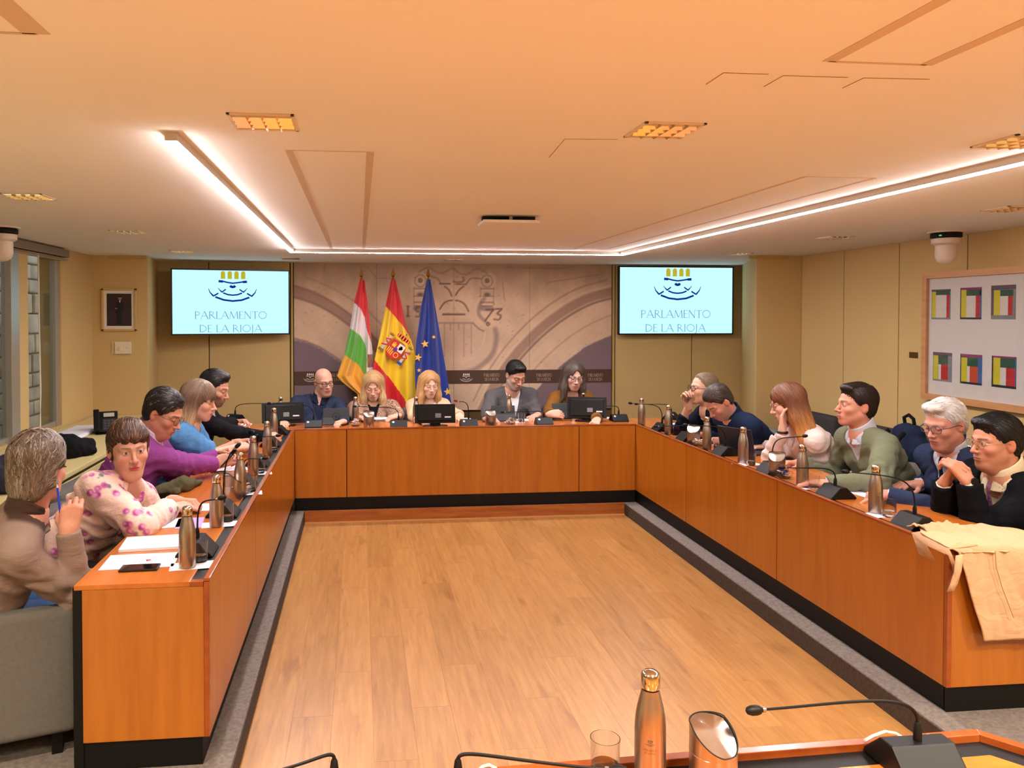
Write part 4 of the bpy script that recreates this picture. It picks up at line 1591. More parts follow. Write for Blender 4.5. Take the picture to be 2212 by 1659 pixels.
def stripes():
    m = mat('striped_top', (226, 220, 220), rough=0.8)
    nt = m.node_tree
    tc = nt.nodes.new('ShaderNodeTexCoord')
    wv = nt.nodes.new('ShaderNodeTexWave')
    wv.bands_direction = 'Z'
    wv.inputs['Scale'].default_value = 9
    rp = nt.nodes.new('ShaderNodeValToRGB')
    rp.color_ramp.interpolation = 'CONSTANT'
    rp.color_ramp.elements[0].color = (*s2l((28, 28, 44)), 1)
    rp.color_ramp.elements[1].position = 0.45
    rp.color_ramp.elements[1].color = (*s2l((226, 220, 220)), 1)
    nt.links.new(tc.outputs['Object'], wv.inputs[0])
    nt.links.new(wv.outputs[0], rp.inputs[0])
    nt.links.new(rp.outputs[0], nt.nodes['Principled BSDF'].inputs['Base Color'])
    return m
white_sh = fab('white_shirt', (226, 220, 222), var=(9, 0.03))
lav_sh = fab('lavender_shirt', (206, 194, 216), var=(9, 0.03))
navy_suit = fab('navy_suit', (28, 32, 50))
black_suit = fab('black_suit', (16, 17, 22))

# window side -------------------------------------------------------------
def paint_taupe(gv, l, arms):
    c = np.tile(np.array(s2l((132, 110, 98))), (len(gv), 1))
    c *= (1 + 0.05 * wob(gv, 30, 4))[:, None]
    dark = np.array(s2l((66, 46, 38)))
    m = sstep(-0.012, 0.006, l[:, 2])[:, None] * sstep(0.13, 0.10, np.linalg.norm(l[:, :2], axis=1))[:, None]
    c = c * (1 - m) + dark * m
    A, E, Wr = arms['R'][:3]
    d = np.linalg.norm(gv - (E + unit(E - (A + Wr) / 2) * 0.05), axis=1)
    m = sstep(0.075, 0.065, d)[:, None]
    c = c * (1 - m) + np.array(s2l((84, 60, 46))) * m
    return c

def paint_flowers(gv, l, arms):
    r = np.random.RandomState(4)
    c = np.tile(np.array(s2l((236, 204, 188))), (len(gv), 1))
    c *= (1 + 0.04 * wob(gv, 30, 4))[:, None]
    def blot(p, R, col, soft=0.2, amt=1.0):
        nonlocal c
        d = np.linalg.norm((gv - p) / R, axis=1)
        m = (sstep(1.0 + soft, 1.0 - soft, d) * amt)[:, None]
        c = c * (1 - m) + np.array(s2l(col)) * m
    pts = gv[r.randint(0, len(gv), 170)]
    for p in pts:
        d = unit(r.normal(size=3))
        e = unit(r.normal(size=3))
        for k in range(10):     # twig
            blot(p - d * 0.009 * k + e * 0.012 * math.sin(k * 0.7), 0.0042, (84, 62, 60), 0.4, 0.7)
        for k in range(2 if r.rand() < 0.6 else 1):
            q = p + e * 0.034 * k
            blot(q, 0.0135 + 0.006 * r.rand(), (180, 70, 142), 0.3)
            blot(q + d * 0.010, 0.0115, (226, 150, 196), 0.3)
            blot(q - d * 0.011, 0.0085, (158, 48, 122), 0.3)
        blot(p - d * 0.040 + e * 0.012, 0.0135, (92, 128, 122), 0.3)
        blot(p - d * 0.058 - e * 0.006, 0.010, (62, 98, 98), 0.3)
    return c

hp = HD(84, 1012, 545)
I = person('taupe_man', 'grey-haired person in taupe shirt with brown collar holding a blue pen', hp, 78, 6, 0, 18,
       dict(hair='mid', hcol=(92, 74, 60), hcol2=(112, 94, 80), grey=((140, 126, 112), 0.3), vol=0.015, clumps=1700, clen=0.085, mess=0.35, lift=0.004, crad=0.0016, seed=11, skin=(206, 132, 104), brow=(110, 96, 84), comb=(0.3, 0.1, -0.9),
            hh=0.003, trousers=fab('jeans_blue', (74, 104, 146)), bulk=1.02, h2z=(0.05, -0.1), hs=1.05,
            clothes=[dict(kind='inner_shirt', mat=fab('pale_grey_shirt', (188, 180, 184)), off=0.005, neck='crew', sleeve=0.0),
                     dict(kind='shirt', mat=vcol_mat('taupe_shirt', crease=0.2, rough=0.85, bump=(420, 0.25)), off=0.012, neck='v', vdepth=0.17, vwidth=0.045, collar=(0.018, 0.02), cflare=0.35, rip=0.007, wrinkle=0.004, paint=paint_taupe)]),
       {'R': (AD(148, 1150, 560), (0.05, 0.25, 1), (0.3, -1, 0.1), 'pinch', (-0.75, -0.55, -1)),
        'L': ((-1.30, hp[1] + 0.22, 0.75), (1, 0, -0.1), (0, 0, 1), 'rest', None)}, pelvis=(-1.64, hp[1] - 0.0), h=0.0078)

hp = HD(279, 970, 452)
I = person('pink_woman', 'short brown-haired person in pale pink floral blazer with hands folded on the desk', hp, -62, 4, 3, -22,
       dict(fem=True, hair='short', bangs=0.036, cover_ears=True, hcol=(66, 44, 32), hcol2=(52, 34, 26), grey=((120, 84, 60), 0.25), vol=0.010, tufts=[((0.0, -0.02, 0.10), (0.06, 0.07, 0.035)), ((-0.072, 0.0, -0.02), (0.016, 0.03, 0.055)), ((0.072, 0.0, -0.02), (0.016, 0.03, 0.055))], clumps=1600, clen=0.06, mess=0.25, crad=0.0017, seed=12, comb=(0.2, 0.6, -0.3),
            hh=0.0027, skin=(216, 150, 120), lips=(196, 58, 72), brow=(84, 58, 44), iris=(58, 52, 44), bulk=1.12, chub=True, wide=1.07, gaze=(0.0, 0.0005), shw=1.08,
            clothes=[dict(kind='top', mat=fab('charcoal_top', (46, 44, 56)), off=0.005, neck='v', vdepth=0.14, vwidth=0.07, sleeve=0.0),
                     dict(kind='blazer', mat=vcol_mat('floral_satin', crease=0.22, rough=0.5, bump=(60, 0.15), sheen=0.2), off=0.014, neck='v', vdepth=0.22, vwidth=0.055, lapel=0.05, loose=1.25, rip=0.008, wrinkle=0.006, sleeve=0.98, paint=paint_flowers)]),
       {'R': (WT(366, 1099, 0.905), (0.85, 0.55, 0), (0, -0.35, 1), 'rest', (-0.35, -1.0, 0.0)),
        'L': (WT(378, 1082, 0.915), (0.95, -0.25, 0), (0, 0.2, 1), 'clasp', None)}, pelvis=(-1.54, hp[1] + 0.02), h=0.0066)
# earrings
for s in (-1, 1):
    obj('earring', in_head(I, MB().lathe([(0.001, 0.004), (0.005, 0.002), (0.006, -0.002), (0.004, -0.006), (0.001, -0.007)], 10, c=(s * 0.079, -0.006, -0.043))), mat('silver', (210, 206, 200), rough=0.2, metal=1.0), I['root'], smooth=True)

hp = HD(354, 893, 378)
I = person('purple_man', 'dark-haired person in purple jumper and lavender shirt looking at a phone', hp, -14, 26, 0, -4,
       dict(hair='short', hcol=(34, 28, 26), hcol2=(30, 25, 24), grey=((104, 98, 94), 0.10), vol=0.012, clumps=1500, clen=0.05, mess=0.3, seed=13, skin=(206, 136, 106), stubble=((150, 98, 80), 0.35), eyes='down', brow=(36, 28, 24), bulk=1.18, chub=True, neck_r=0.064,
            clothes=[dict(kind='shirt', mat=lav_sh, off=0.007, neck='closed', collar=(0.020, 0.012), cflare=0.5, sleeve=1.0),
                     dict(kind='jumper', mat=fab('purple_knit', (136, 66, 132), bump=(260, 0.4)), off=0.014, neck='crew', nr=0.074, rip=0.008, wrinkle=0.005, sleeve=0.982, loose=1.1)]),
       {'R': (WT(463, 1003, 0.935), (0.8, 0.2, 0.25), (0.1, -0.9, 0.35), 'grip', (-0.3, -0.6, -0.8)),
        'L': (WT(470, 985, 0.945), (0.85, -0.1, 0.2), (0.1, 0.8, 0.4), 'grip', None)}, pelvis=(-1.58, hp[1] - 0.02), h=0.0078)
glasses(I, mat('tortoise_frame', (86, 58, 44), rough=0.3), rim=0.0013, rw=0.023, rh=0.019, sq=2.3)

hp = HD(430, 866, 326)
I = person('denim_woman', 'person with highlighted shoulder-length hair in blue denim puff-sleeve shirt', hp, -6, 10, 0, -2,
       dict(fem=True, hair='bob', hlen=0.165, bangs=0.032, hcol=(116, 92, 74), hcol2=(204, 168, 126), h2z=(0.0, -0.13), vol=0.012, clumps=1700, clen=0.15, seed=14, skin=(218, 152, 120), bh=0.009, eyes='down', brow=(92, 70, 54), lips=(186, 84, 80), open=0.047,
            clothes=[dict(kind='denim_shirt', mat=fab('denim_blue', (84, 134, 184), var=(14, 0.16)), off=0.012, neck='v', vdepth=0.09, vwidth=0.04, collar=(0.004, 0.03), sleeve=0.42, loose=1.55, rip=0.006, wrinkle=0.005)]),
       {'R': (WT(505, 968, 0.93), (0.9, 0.3, 0.1), (0, -0.5, 1), 'pinch', (-0.2, -0.7, -0.8)),
        'L': (WT(512, 956, 0.935), (0.95, 0.0, 0.1), (0, 0.5, 1), 'pinch', None)}, pelvis=(-1.50, hp[1] - 0.02))

hp = HD(464, 839, 292)
I = person('bearded_man', 'bearded dark-haired person in black jumper and white collar at the desk corner', hp, -14, 18, 0, -5,
       dict(hair='short', hcol=(30, 26, 25), hcol2=(70, 64, 60), h2z=(0.03, -0.03), vol=0.008, tufts=[((0.0, 0.05, 0.10), (0.05, 0.045, 0.025))], seed=15, skin=(208, 144, 116), stubble=((60, 44, 38), 0.85), eyes='down', brow=(36, 28, 24),
            clothes=[dict(kind='shirt', mat=white_sh, off=0.007, neck='closed', collar=(0.020, 0.012), cflare=0.4, sleeve=1.0),
                     dict(kind='jumper', mat=fab('black_knit', (20, 20, 26)), off=0.013, neck='crew', nr=0.074, sleeve=0.982, wrinkle=0.004)]),
       {'R': (WT(572, 943, 0.90), (0.95, 0.15, 0), (0, -0.6, 0.8), 'grip', (-0.3, -0.5, -0.8)),
        'L': (WT(507, 912, 0.915), (1, -0.1, 0.15), (-0.2, 0.3, 1), 'pinch', None)}, pelvis=(-1.48, hp[1] - 0.02))

# head desk ----------------------------------------------------------------
SF = 216
def far_p(yp):
    return yp
hp = HD(700, 824, SF)
I = person('bald_man', 'bald person with black glasses in navy jacket leaning on the head desk', hp, -66, 10, 6, -82,
       dict(hair='bald', hs=1.05, seed=21, hh=0.0038, skin=(222, 158, 128), stubble=((196, 140, 118), 0.3), eyes='down', brow=(150, 116, 96), bulk=1.1, chub=True, neck=(0.0, 0.05), shw=1.08,
            clothes=[dict(kind='shirt', mat=fab('dark_shirt', (30, 36, 54)), off=0.007, neck='v', vdepth=0.10, vwidth=0.035, collar=(0.014, 0.022), cflare=0.5, sleeve=1.0),
                     dict(kind='jacket', mat=fab('navy_jacket', (44, 52, 74)), off=0.016, neck='v', vdepth=0.30, vwidth=0.085, lapel=0.04, open=0.03, rip=0.007, wrinkle=0.004)]),
       {'R': (WT(612, 912), (0.2, -1, 0), (0, 0, 1), 'rest', (-0.9, 0.2, -0.4)), 'L': (WT(742, 911), (-0.5, -0.9, 0), (0, 0, 1), 'rest', None)}, pelvis=(hp[0] - 0.08, 8.25), h=0.0102)
glasses(I, mat('black_frame', (20, 18, 18), rough=0.3), rim=0.0024, rw=0.025, rh=0.017, sq=3.5)

hp = HD(806, 834, SF)
I = person('paisley_woman', 'long wavy blonde-haired person in brown paisley print blouse', hp, -93, 20, 0, -90,
       dict(fem=True, hair='long', hlen=0.27, hfwd=0.05, hcol=(186, 146, 100), hcol2=(222, 186, 138), vol=0.012, clumps=1200, mess=0.28, seed=22, hh=0.0038, hs=1.06, skin=(222, 164, 134), eyes='down', brow=(140, 104, 74), lips=(190, 108, 98), part=0.005, bulk=1.05, shw=1.1, open=0.052,
            clothes=[dict(kind='top', mat=fab('black_top', (18, 18, 22)), off=0.005, neck='round', nr=0.085, sleeve=0.0),
                     dict(kind='blouse', mat=paisley(), off=0.015, neck='v', vdepth=0.26, vwidth=0.06, loose=1.35, rip=0.008, wrinkle=0.006)]),
       {'R': (WT(776, 903), (0.6, -0.8, 0), (0, 0, 1), 'rest', None), 'L': (WT(860, 898, 0.91), (-0.85, -0.5, -0.15), (0, -0.2, 1), 'rest', None)}, pelvis=(hp[0] + 0.01, 8.25), h=0.0102)

hp = HD(928, 830, SF)
I = person('beige_woman', 'straight blonde-haired person in beige blazer and white top', hp, -80, 14, 0, -88,
       dict(fem=True, hair='long', hlen=0.25, hfwd=0.045, hcol=(190, 142, 92), hcol2=(206, 160, 108), vol=0.006, clumps=1300, seed=23, hh=0.0038, hs=1.0, skin=(228, 176, 148), eyes='down', brow=(150, 110, 80), lips=(196, 112, 106), part=-0.01, open=0.047, shw=0.95,
            clothes=[dict(kind='top', mat=white_sh, off=0.006, neck='round', nr=0.085, sleeve=0.0),
                     dict(kind='blazer', mat=fab('beige_blazer', (222, 184, 148)), off=0.016, neck='v', vdepth=0.26, vwidth=0.085, lapel=0.035, loose=1.1)]),
       {'R': (WT(905, 908), (0.4, -0.9, 0), (0, 0, 1), 'rest', None), 'L': (WT(992, 897, 0.91), (-0.1, -1, -0.1), (0, -0.1, 1), 'rest', None)}, pelvis=(hp[0] - 0.01, 8.25), h=0.0102)

hp = HD(1114, 811, SF)
I = person('grey_suit_man', 'grey-bearded dark-haired person in grey blazer over white tee at head desk', hp, -72, 26, 0, -86,
       dict(hair='short', hcol=(24, 22, 22), hcol2=(96, 90, 86), h2z=(0.03, -0.03), vol=0.008, tufts=[((0.0, 0.045, 0.10), (0.055, 0.05, 0.026))], seed=24, hh=0.0038, hs=1.06, skin=(206, 146, 118), stubble=((186, 176, 168), 0.75), eyes='down', brow=(40, 34, 32), shw=1.06, bulk=1.05,
            clothes=[dict(kind='tee', mat=white_sh, off=0.006, neck='round', nr=0.078, sleeve=0.0),
                     dict(kind='blazer', mat=fab('grey_blazer', (86, 82, 84), var=(60, 0.1)), off=0.016, neck='v', vdepth=0.30, vwidth=0.07, lapel=0.04, open=0.03)]),
       {'R': (WT(1052, 905), (0.7, -0.7, 0), (0, 0, 1), 'rest', None), 'L': (WT(1162, 896, 0.90), (-0.6, -0.8, -0.1), (0, -0.1, 1), 'flat', None)}, pelvis=(hp[0] - 0.02, 8.25), h=0.0102)

hp = HD(1240, 813, SF)
I = person('brown_jacket_woman', 'person with long grey-brown hair and glasses in brown jacket', hp, -90, 12, -3, -90,
       dict(fem=True, hair='long', hlen=0.21, hfwd=0.03, hcol=(78, 66, 58), hcol2=(96, 82, 72), vol=0.010, clumps=1200, mess=0.3, seed=25, hh=0.0038, hs=1.06, skin=(220, 166, 140), eyes='down', brow=(90, 70, 58), lips=(186, 116, 108), part=0.0, open=0.046,
            clothes=[dict(kind='top', mat=white_sh, off=0.006, neck='round', nr=0.075, sleeve=0.0),
                     dict(kind='jacket', mat=fab('brown_jacket', (122, 80, 36)), off=0.016, neck='v', vdepth=0.28, vwidth=0.05, collar=(0.0, 0.05), cflare=0.7, lapel=0.02, loose=1.1)]),
       {'R': (WT(1188, 894, 0.925), (0.75, -0.6, 0.1), (-0.3, -0.9, 0.5), 'grip', None), 'L': (WT(1290, 906), (-0.4, -0.9, 0), (0, 0, 1), 'rest', None)}, pelvis=(hp[0] + 0.0, 8.25), h=0.0102)
glasses(I, mat('blue_frame', (52, 48, 84), rough=0.3), rim=0.0017, rw=0.024, rh=0.018, sq=3.0)

# boarded-wall side -----------------------------------------------------------
hp = HD(1519, 840, 262)
I = person('drinking_woman', 'person with tied-back ash hair and dark glasses drinking from a tumbler', hp, 182, -4, 0, 180,
       dict(fem=True, hair='pony', hcol=(112, 94, 74), hcol2=(150, 126, 98), h2z=(0.1, -0.02), clumps=1300, clen=0.11, mess=0.08, seed=31, hh=0.0038, hs=1.02, skin=(220, 160, 130), eyes='down', brow=(110, 86, 66), lips=(184, 96, 90),
            clothes=[dict(kind='top', mat=stripes(), off=0.006, neck='round', nr=0.08, sleeve=0.0),
                     dict(kind='cardigan', mat=fab('navy_cardigan', (20, 24, 40)), off=0.014, neck='v', vdepth=0.30, vwidth=0.06, open=0.03, sleeve=0.8)]),
       {'R': (AD(1487, 875, 264), (-0.35, -0.1, 1), (-0.2, 0.9, 0.2), 'grip', (-0.4, 0.3, -1)),
        'L': (WT(1500, 916), (-1, -0.1, 0), (0, -0.2, 1), 'rest', None)}, pelvis=(3.50, hp[1] + 0.0))
glasses(I, mat('black_frame', (20, 18, 18)), rim=0.0022, rw=0.025, rh=0.019, sq=3.0)

hp = HD(1552, 869, 286)
I = person('navy_man', 'short-haired person in navy jumper bent low over the desk reading', hp, 188, 44, 0, 184,
       dict(hair='short', hcol=(62, 50, 44), hcol2=(78, 64, 56), vol=0.004, seed=32, hh=0.0038, skin=(212, 140, 112), stubble=((140, 98, 82), 0.45), eyes='down', brow=(44, 34, 30), bulk=1.05, shw=1.08, comb=(0, 0.7, -0.4),
            clothes=[dict(kind='jumper', mat=fab('navy_jumper', (30, 40, 66)), off=0.012, neck='crew', nr=0.066, collar=(0.0, 0.0), cflare=0.1, rip=0.007, sleeve=0.97)]),
       {'R': (WT(1527, 938), (-1, -0.1, 0), (0, 0, 1), 'rest', None), 'L': (WT(1566, 950), (-1, 0.3, 0), (0, 0, 1), 'rest', None)}, pelvis=(3.48, hp[1] + 0.05))

hp = HD(1702, 872, 318)
I = person('blouse_woman', 'long auburn-haired person in pale blouse resting cheek on one hand', hp, 158, 16, 6, 176,
       dict(fem=True, hair='long', hlen=0.27, hfwd=-0.01, hcol=(112, 66, 40), hcol2=(196, 134, 76), h2z=(0.0, -0.2), vol=0.012, clumps=1200, mess=0.14, seed=33, skin=(222, 164, 136), eyes='down', brow=(120, 84, 60), open=0.04,
            clothes=[dict(kind='blouse', mat=fab('pale_blouse', (226, 208, 202)), off=0.012, neck='v', vdepth=0.10, vwidth=0.04, collar=(0.0, 0.03), loose=1.2, rip=0.007, wrinkle=0.005, sleeve=0.97)]),
       {'R': (AD(1690, 930, 322), (0.1, 0.15, 1), (-0.7, 0.6, 0.2), 'rest', (-0.5, 0.2, -1)),
        'L': (WT(1658, 966), (-1, 0.1, 0), (0, 0, 1), 'rest', (0.2, -0.8, -0.5))}, pelvis=(3.56, hp[1] - 0.0))
glasses(I, mat('thin_gold', (190, 160, 110), rough=0.3, metal=0.9), rim=0.001, rw=0.023, rh=0.02, sq=2.2)
wv = I['arms']['R']
obj('watch_strap', MB().tube([tuple(wv[2] - wv[3] * 0.012 - I['base'] + np.array([0.032 * math.cos(a), 0.032 * math.sin(a), 0])) for a in np.linspace(0, 2 * math.pi, 17)], 0.009, 6, caps=False), black, I['root'], smooth=True)

hp = HD(1848, 876, 352)
I = person('green_man', 'young dark-haired person in sage green jumper over pale shirt collar', hp, 173, -3, 0, 178,
       dict(hair='short', hcol=(34, 24, 20), hcol2=(28, 20, 18), vol=0.010, tufts=[((0.0, 0.052, 0.098), (0.058, 0.045, 0.024))], clumps=1600, clen=0.07, mess=0.14, seed=34, skin=(216, 142, 112), stubble=((190, 120, 98), 0.3), brow=(40, 28, 24), comb=(0.0, 0.5, -0.4), nose=1.02,
            clothes=[dict(kind='shirt', mat=fab('pale_blue_shirt', (196, 200, 214)), off=0.007, neck='closed', collar=(0.014, 0.012), cflare=0.5, sleeve=1.0),
                     dict(kind='jumper', mat=fab('sage_knit', (118, 122, 98), bump=(260, 0.4)), off=0.014, neck='v', vdepth=0.14, vwidth=0.072, rip=0.008, wrinkle=0.005, sleeve=0.982, loose=1.08)]),
       {'R': (WT(1730, 1000), (-1, 0.2, 0), (0, 0.2, 1), 'rest', None), 'L': (WT(1785, 1046), (-0.8, 0.6, 0), (0, -0.2, 1), 'rest', (0.4, -0.7, -0.3))}, pelvis=(3.60, hp[1] - 0.03))

hp = HD(2040, 916, 400)
I = person('white_haired_man', 'white-haired person with glasses in blue suit pointing at a paper', hp, 192, 14, 0, 184,
       dict(hair='short', hcol=(214, 208, 204), hcol2=(176, 166, 160), h2z=(0.03, -0.04), vol=0.008, tufts=[((0.0, 0.06, 0.10), (0.055, 0.045, 0.03))], clumps=1700, clen=0.06, mess=0.22, lift=0.003, crad=0.0013, seed=35, skin=(214, 140, 116), stubble=((196, 140, 120), 0.3), eyes='down', brow=(170, 150, 138), comb=(0.1, 0.8, 0.25), chub=True,
            clothes=[dict(kind='shirt', mat=fab('pale_blue_shirt', (196, 200, 214)), off=0.007, neck='closed', collar=(0.020, 0.010), cflare=0.3, sleeve=1.0),
                     dict(kind='suit_jacket', mat=fab('blue_suit', (46, 56, 84)), off=0.016, neck='v', vdepth=0.30, vwidth=0.07, lapel=0.04, sleeve=0.975)]),
       {'R': (WT(1985, 1046), (-1, 0.0, 0), (0, 0, 1), 'rest', None), 'L': (WT(1914, 1069), (-1, -0.05, -0.05), (0, -0.15, 1), 'point', (0.3, -0.5, -0.6))}, pelvis=(3.64, hp[1] + 0.03))
glasses(I, mat('slate_frame', (60, 66, 84), rough=0.3), rim=0.0018, rw=0.026, rh=0.018, sq=3.0)
TIES = [(I, (20, 20, 28))]

hp = HD(2149, 955, 440)
I = person('black_haired_man', 'black-haired person in dark suit with hands clasped under chin, watch on wrist', hp, 177, 4, 0, 180,
       dict(hair='short', hcol=(16, 14, 15), hcol2=(20, 18, 18), vol=0.011, tufts=[((0.0, 0.060, 0.096), (0.056, 0.042, 0.024))], clumps=1600, clen=0.055, mess=0.22, seed=36, skin=(208, 134, 100), stubble=((150, 96, 76), 0.4), brow=(26, 20, 20), comb=(0, 0.6, 0.1), chub=True, bulk=1.15, wide=1.03, neck_r=0.066, iris=(50, 36, 26),
            clothes=[dict(kind='shirt', mat=fab('cream_shirt', (226, 214, 180), var=(9, 0.02)), off=0.007, neck='closed', collar=(0.022, 0.010), cflare=0.3, sleeve=1.0),
                     dict(kind='suit_jacket', mat=black_suit, off=0.016, neck='v', vdepth=0.30, vwidth=0.075, lapel=0.04, sleeve=0.975, loose=1.15)]),
       {'R': (AD(2040, 1042, 434), (0.10, -0.45, 0.9), (-0.6, 0.7, 0.3), 'clasp', (0.1, 0.3, -1)),
        'L': (AD(2092, 1040, 447), (-0.42, 0.40, 0.8), (0.0, -0.9, 0.4), 'clasp', (0.5, -0.05, -1))}, pelvis=(3.62, hp[1] + 0.05), h=0.0078)
glasses(I, mat('clear_gold_frame', (186, 164, 130), rough=0.2, metal=0.6), rim=0.0012, rw=0.025, rh=0.018, sq=3.0)
TIES.append((I, None))
def band(I, sd, back, r, w, m, name, tilt=0.0):
    A, E, Wr, fd, bd, pose = I['arms'][sd]
    ax = unit(Wr - E)
    c = Wr - ax * back
    a = unit(np.cross(ax, UPV))
    b = np.cross(ax, a)
    return obj(name, MB().tube([tuple(c - I['base'] + (a * math.cos(t) + b * math.sin(t)) * r) for t in np.linspace(0, 2 * math.pi, 19)], w, 6, caps=False), m, I['root'], smooth=True), c, ax
gold = mat('watch_steel', (206, 188, 160), rough=0.25, metal=0.9)
bo, c, ax = band(I, 'L', 0.004, 0.031, 0.006, gold, 'watch_strap')
obj('watch_face', MB().lathe([(0.001, 0), (0.019, 0), (0.019, 0.010), (0.001, 0.010)], 16, M=Matrix.Translation(Vector(c + np.array([0.002, -0.034, 0.012]) - I['base'])) @ Matrix.Rotation(math.radians(90), 4, 'X')), black, I['root'])
band(I, 'R', 0.004, 0.030, 0.004, mat('beads_red', (130, 36, 48), rough=0.4), 'bracelet')
band(I, 'R', 0.014, 0.031, 0.004, mat('beads_blue', (40, 40, 80), rough=0.4), 'bracelet')
band(PEOPLE['purple_man'], 'R', 0.0, 0.033, 0.0035, mat('beads_yellow', (190, 150, 70), rough=0.4), 'bracelet')
# ties lie on the shirt front
def tie(I, m):
    N, sp, cf, cr, S = I['N'], I['sp'], I['cf'], I['cr'], 1.05
    prof = [(-0.015, 0.010), (0.015, 0.014), (0.04, 0.011), (0.10, 0.016), (0.20, 0.026), (0.30, 0.033)]
    mb = MB()
    vs = []
    for d, w in prof:
        fw = 0.092 + 0.16 * d ** 0.7 * S if d > 0 else 0.080
        for lat, dz in ((-w, 0), (0, 0.006), (w, 0)):
            vs.append(tuple(N - sp * (d + 0.0) + cf * (fw + dz) + cr * lat - I['base']))
    fs = []
    for i in range(len(prof) - 1):
        for k in range(2):
            fs.append((i * 3 + k, i * 3 + k + 1, (i + 1) * 3 + k + 1, (i + 1) * 3 + k))
    mb.add(vs, fs)
    obj('necktie', mb, m, I['root'], smooth=True, solid=0.004)
tie(TIES[0][0], fab('dark_tie', (22, 22, 30)))
tie(TIES[1][0], mat('paisley_tie', (120, 70, 96), rough=0.6, var=(70, 0.6)))
# ------------------------------------------------------------------ lettering and emblem strokes
def ribbon(pts, w0, w1=None, closed=False):
    """flat stroke polygon strip in 2D -> (verts2d, quads)"""
    w1 = w0 if w1 is None else w1
    pts = [Vector(p) for p in pts]
    n = len(pts)
    vs, fs = [], []
    for i, p in enumerate(pts):
        d = (pts[min(i + 1, n - 1)] - pts[max(i - 1, 0)]).normalized()
        nn = Vector((-d.y, d.x)) * ((w0 + (w1 - w0) * i / max(1, n - 1)) / 2)
        vs += [p + nn, p - nn]
    for i in range(n - 1):
        fs.append((2 * i, 2 * i + 1, 2 * i + 3, 2 * i + 2))
    return vs, fs

def arcp(cx, cy, rx, ry, a0, a1, n=14):
    return [(cx + rx * math.cos(math.radians(a0 + (a1 - a0) * i / n)), cy + ry * math.sin(math.radians(a0 + (a1 - a0) * i / n))) for i in range(n + 1)]

TH, TN, SRF = 0.11, 0.05, 0.035
def _ser(x, y, w=0.09):
    return ([(x - w, y), (x + w, y)], SRF, None)
GLY = {
    'P': (0.62, [([(0.12, 0), (0.12, 1)], TH, None), (arcp(0.14, 0.73, 0.40, 0.25, 90, -90), 0.07, None), _ser(0.12, 0.015)]),
    'A': (0.86, [([(0.06, 0), (0.42, 1)], TN, None), ([(0.42, 1), (0.80, 0)], TH, None), ([(0.2, 0.36), (0.66, 0.36)], TN, None), _ser(0.06, 0.015, 0.07), _ser(0.80, 0.015, 0.08)]),
    'R': (0.74, [([(0.12, 0), (0.12, 1)], TH, None), (arcp(0.14, 0.74, 0.36, 0.24, 90, -90), 0.07, None), ([(0.30, 0.50), (0.72, 0)], TH, 0.07), _ser(0.12, 0.015)]),
    'L': (0.56, [([(0.12, 0), (0.12, 1)], TH, None), ([(0.06, 0.02), (0.52, 0.02), (0.54, 0.14)], TN, None), _ser(0.12, 0.985)]),
    'M': (1.02, [([(0.10, 0), (0.18, 1)], TN, None), ([(0.18, 1), (0.52, 0.05)], TH, None), ([(0.52, 0.05), (0.86, 1)], TN, None), ([(0.86, 1), (0.92, 0)], TH, None), _ser(0.10, 0.015, 0.07), _ser(0.92, 0.015, 0.08)]),
    'E': (0.56, [([(0.12, 0), (0.12, 1)], TH, None), ([(0.06, 0.98), (0.48, 0.98), (0.49, 0.88)], TN, None), ([(0.12, 0.54), (0.44, 0.54)], TN, None), ([(0.06, 0.02), (0.50, 0.02), (0.52, 0.13)], TN, None)]),
    'N': (0.86, [([(0.12, 0), (0.12, 1)], TN, None), ([(0.12, 1), (0.74, 0)], TH, None), ([(0.74, 0), (0.74, 1)], TN, None), _ser(0.12, 0.015, 0.08), _ser(0.74, 0.985, 0.08)]),
    'T': (0.72, [([(0.36, 0), (0.36, 1)], TH, None), ([(0.03, 0.88), (0.04, 0.975), (0.68, 0.975), (0.69, 0.88)], TN, None), _ser(0.36, 0.015)]),
    'O': (0.94, [(arcp(0.46, 0.5, 0.41, 0.47, 0, 360, 28), 0.075, None)]),
    'D': (0.86, [([(0.12, 0), (0.12, 1)], TH, None), (arcp(0.16, 0.5, 0.60, 0.47, 90, -90), 0.08, None), ([(0.04, 0.02), (0.2, 0.02)], SRF, None), ([(0.04, 0.98), (0.2, 0.98)], SRF, None)]),
    'I': (0.34, [([(0.16, 0), (0.16, 1)], TH, None), _ser(0.16, 0.015), _ser(0.16, 0.985)]),
    'J': (0.36, [([(0.18, 1), (0.18, 0.0), (0.12, -0.18), (-0.02, -0.26)], TH, 0.05), _ser(0.18, 0.985)]),
    ' ': (0.36, []),
}
def text2d(s, height, width):
    tot = sum(GLY[c][0] for c in s)
    sx = width / tot
    out = MB()
    x = -width / 2
    for c in s:
        w, st = GLY[c]
        for pts, a, b in st:
            vs, fs = ribbon([(x + px * sx, py * height) for px, py in pts], a * height * 0.9, None if b is None else b * height * 0.9)
            out.add([(v.x, v.y, 0) for v in vs], fs)
        x += w * sx
    return out

def words2d(s, height, width):
    tot = sum(GLY[c][0] for c in s)
    sx = width / tot
    out, x = [], -width / 2
    for w in s.split(' '):
        ww = sum(GLY[c][0] for c in w) * sx
        m = text2d(w, height, ww)
        m.v = [(v[0] + x + ww / 2, v[1], v[2]) for v in m.v]
        out.append(m)
        x += ww + GLY[' '][0] * sx
    return out

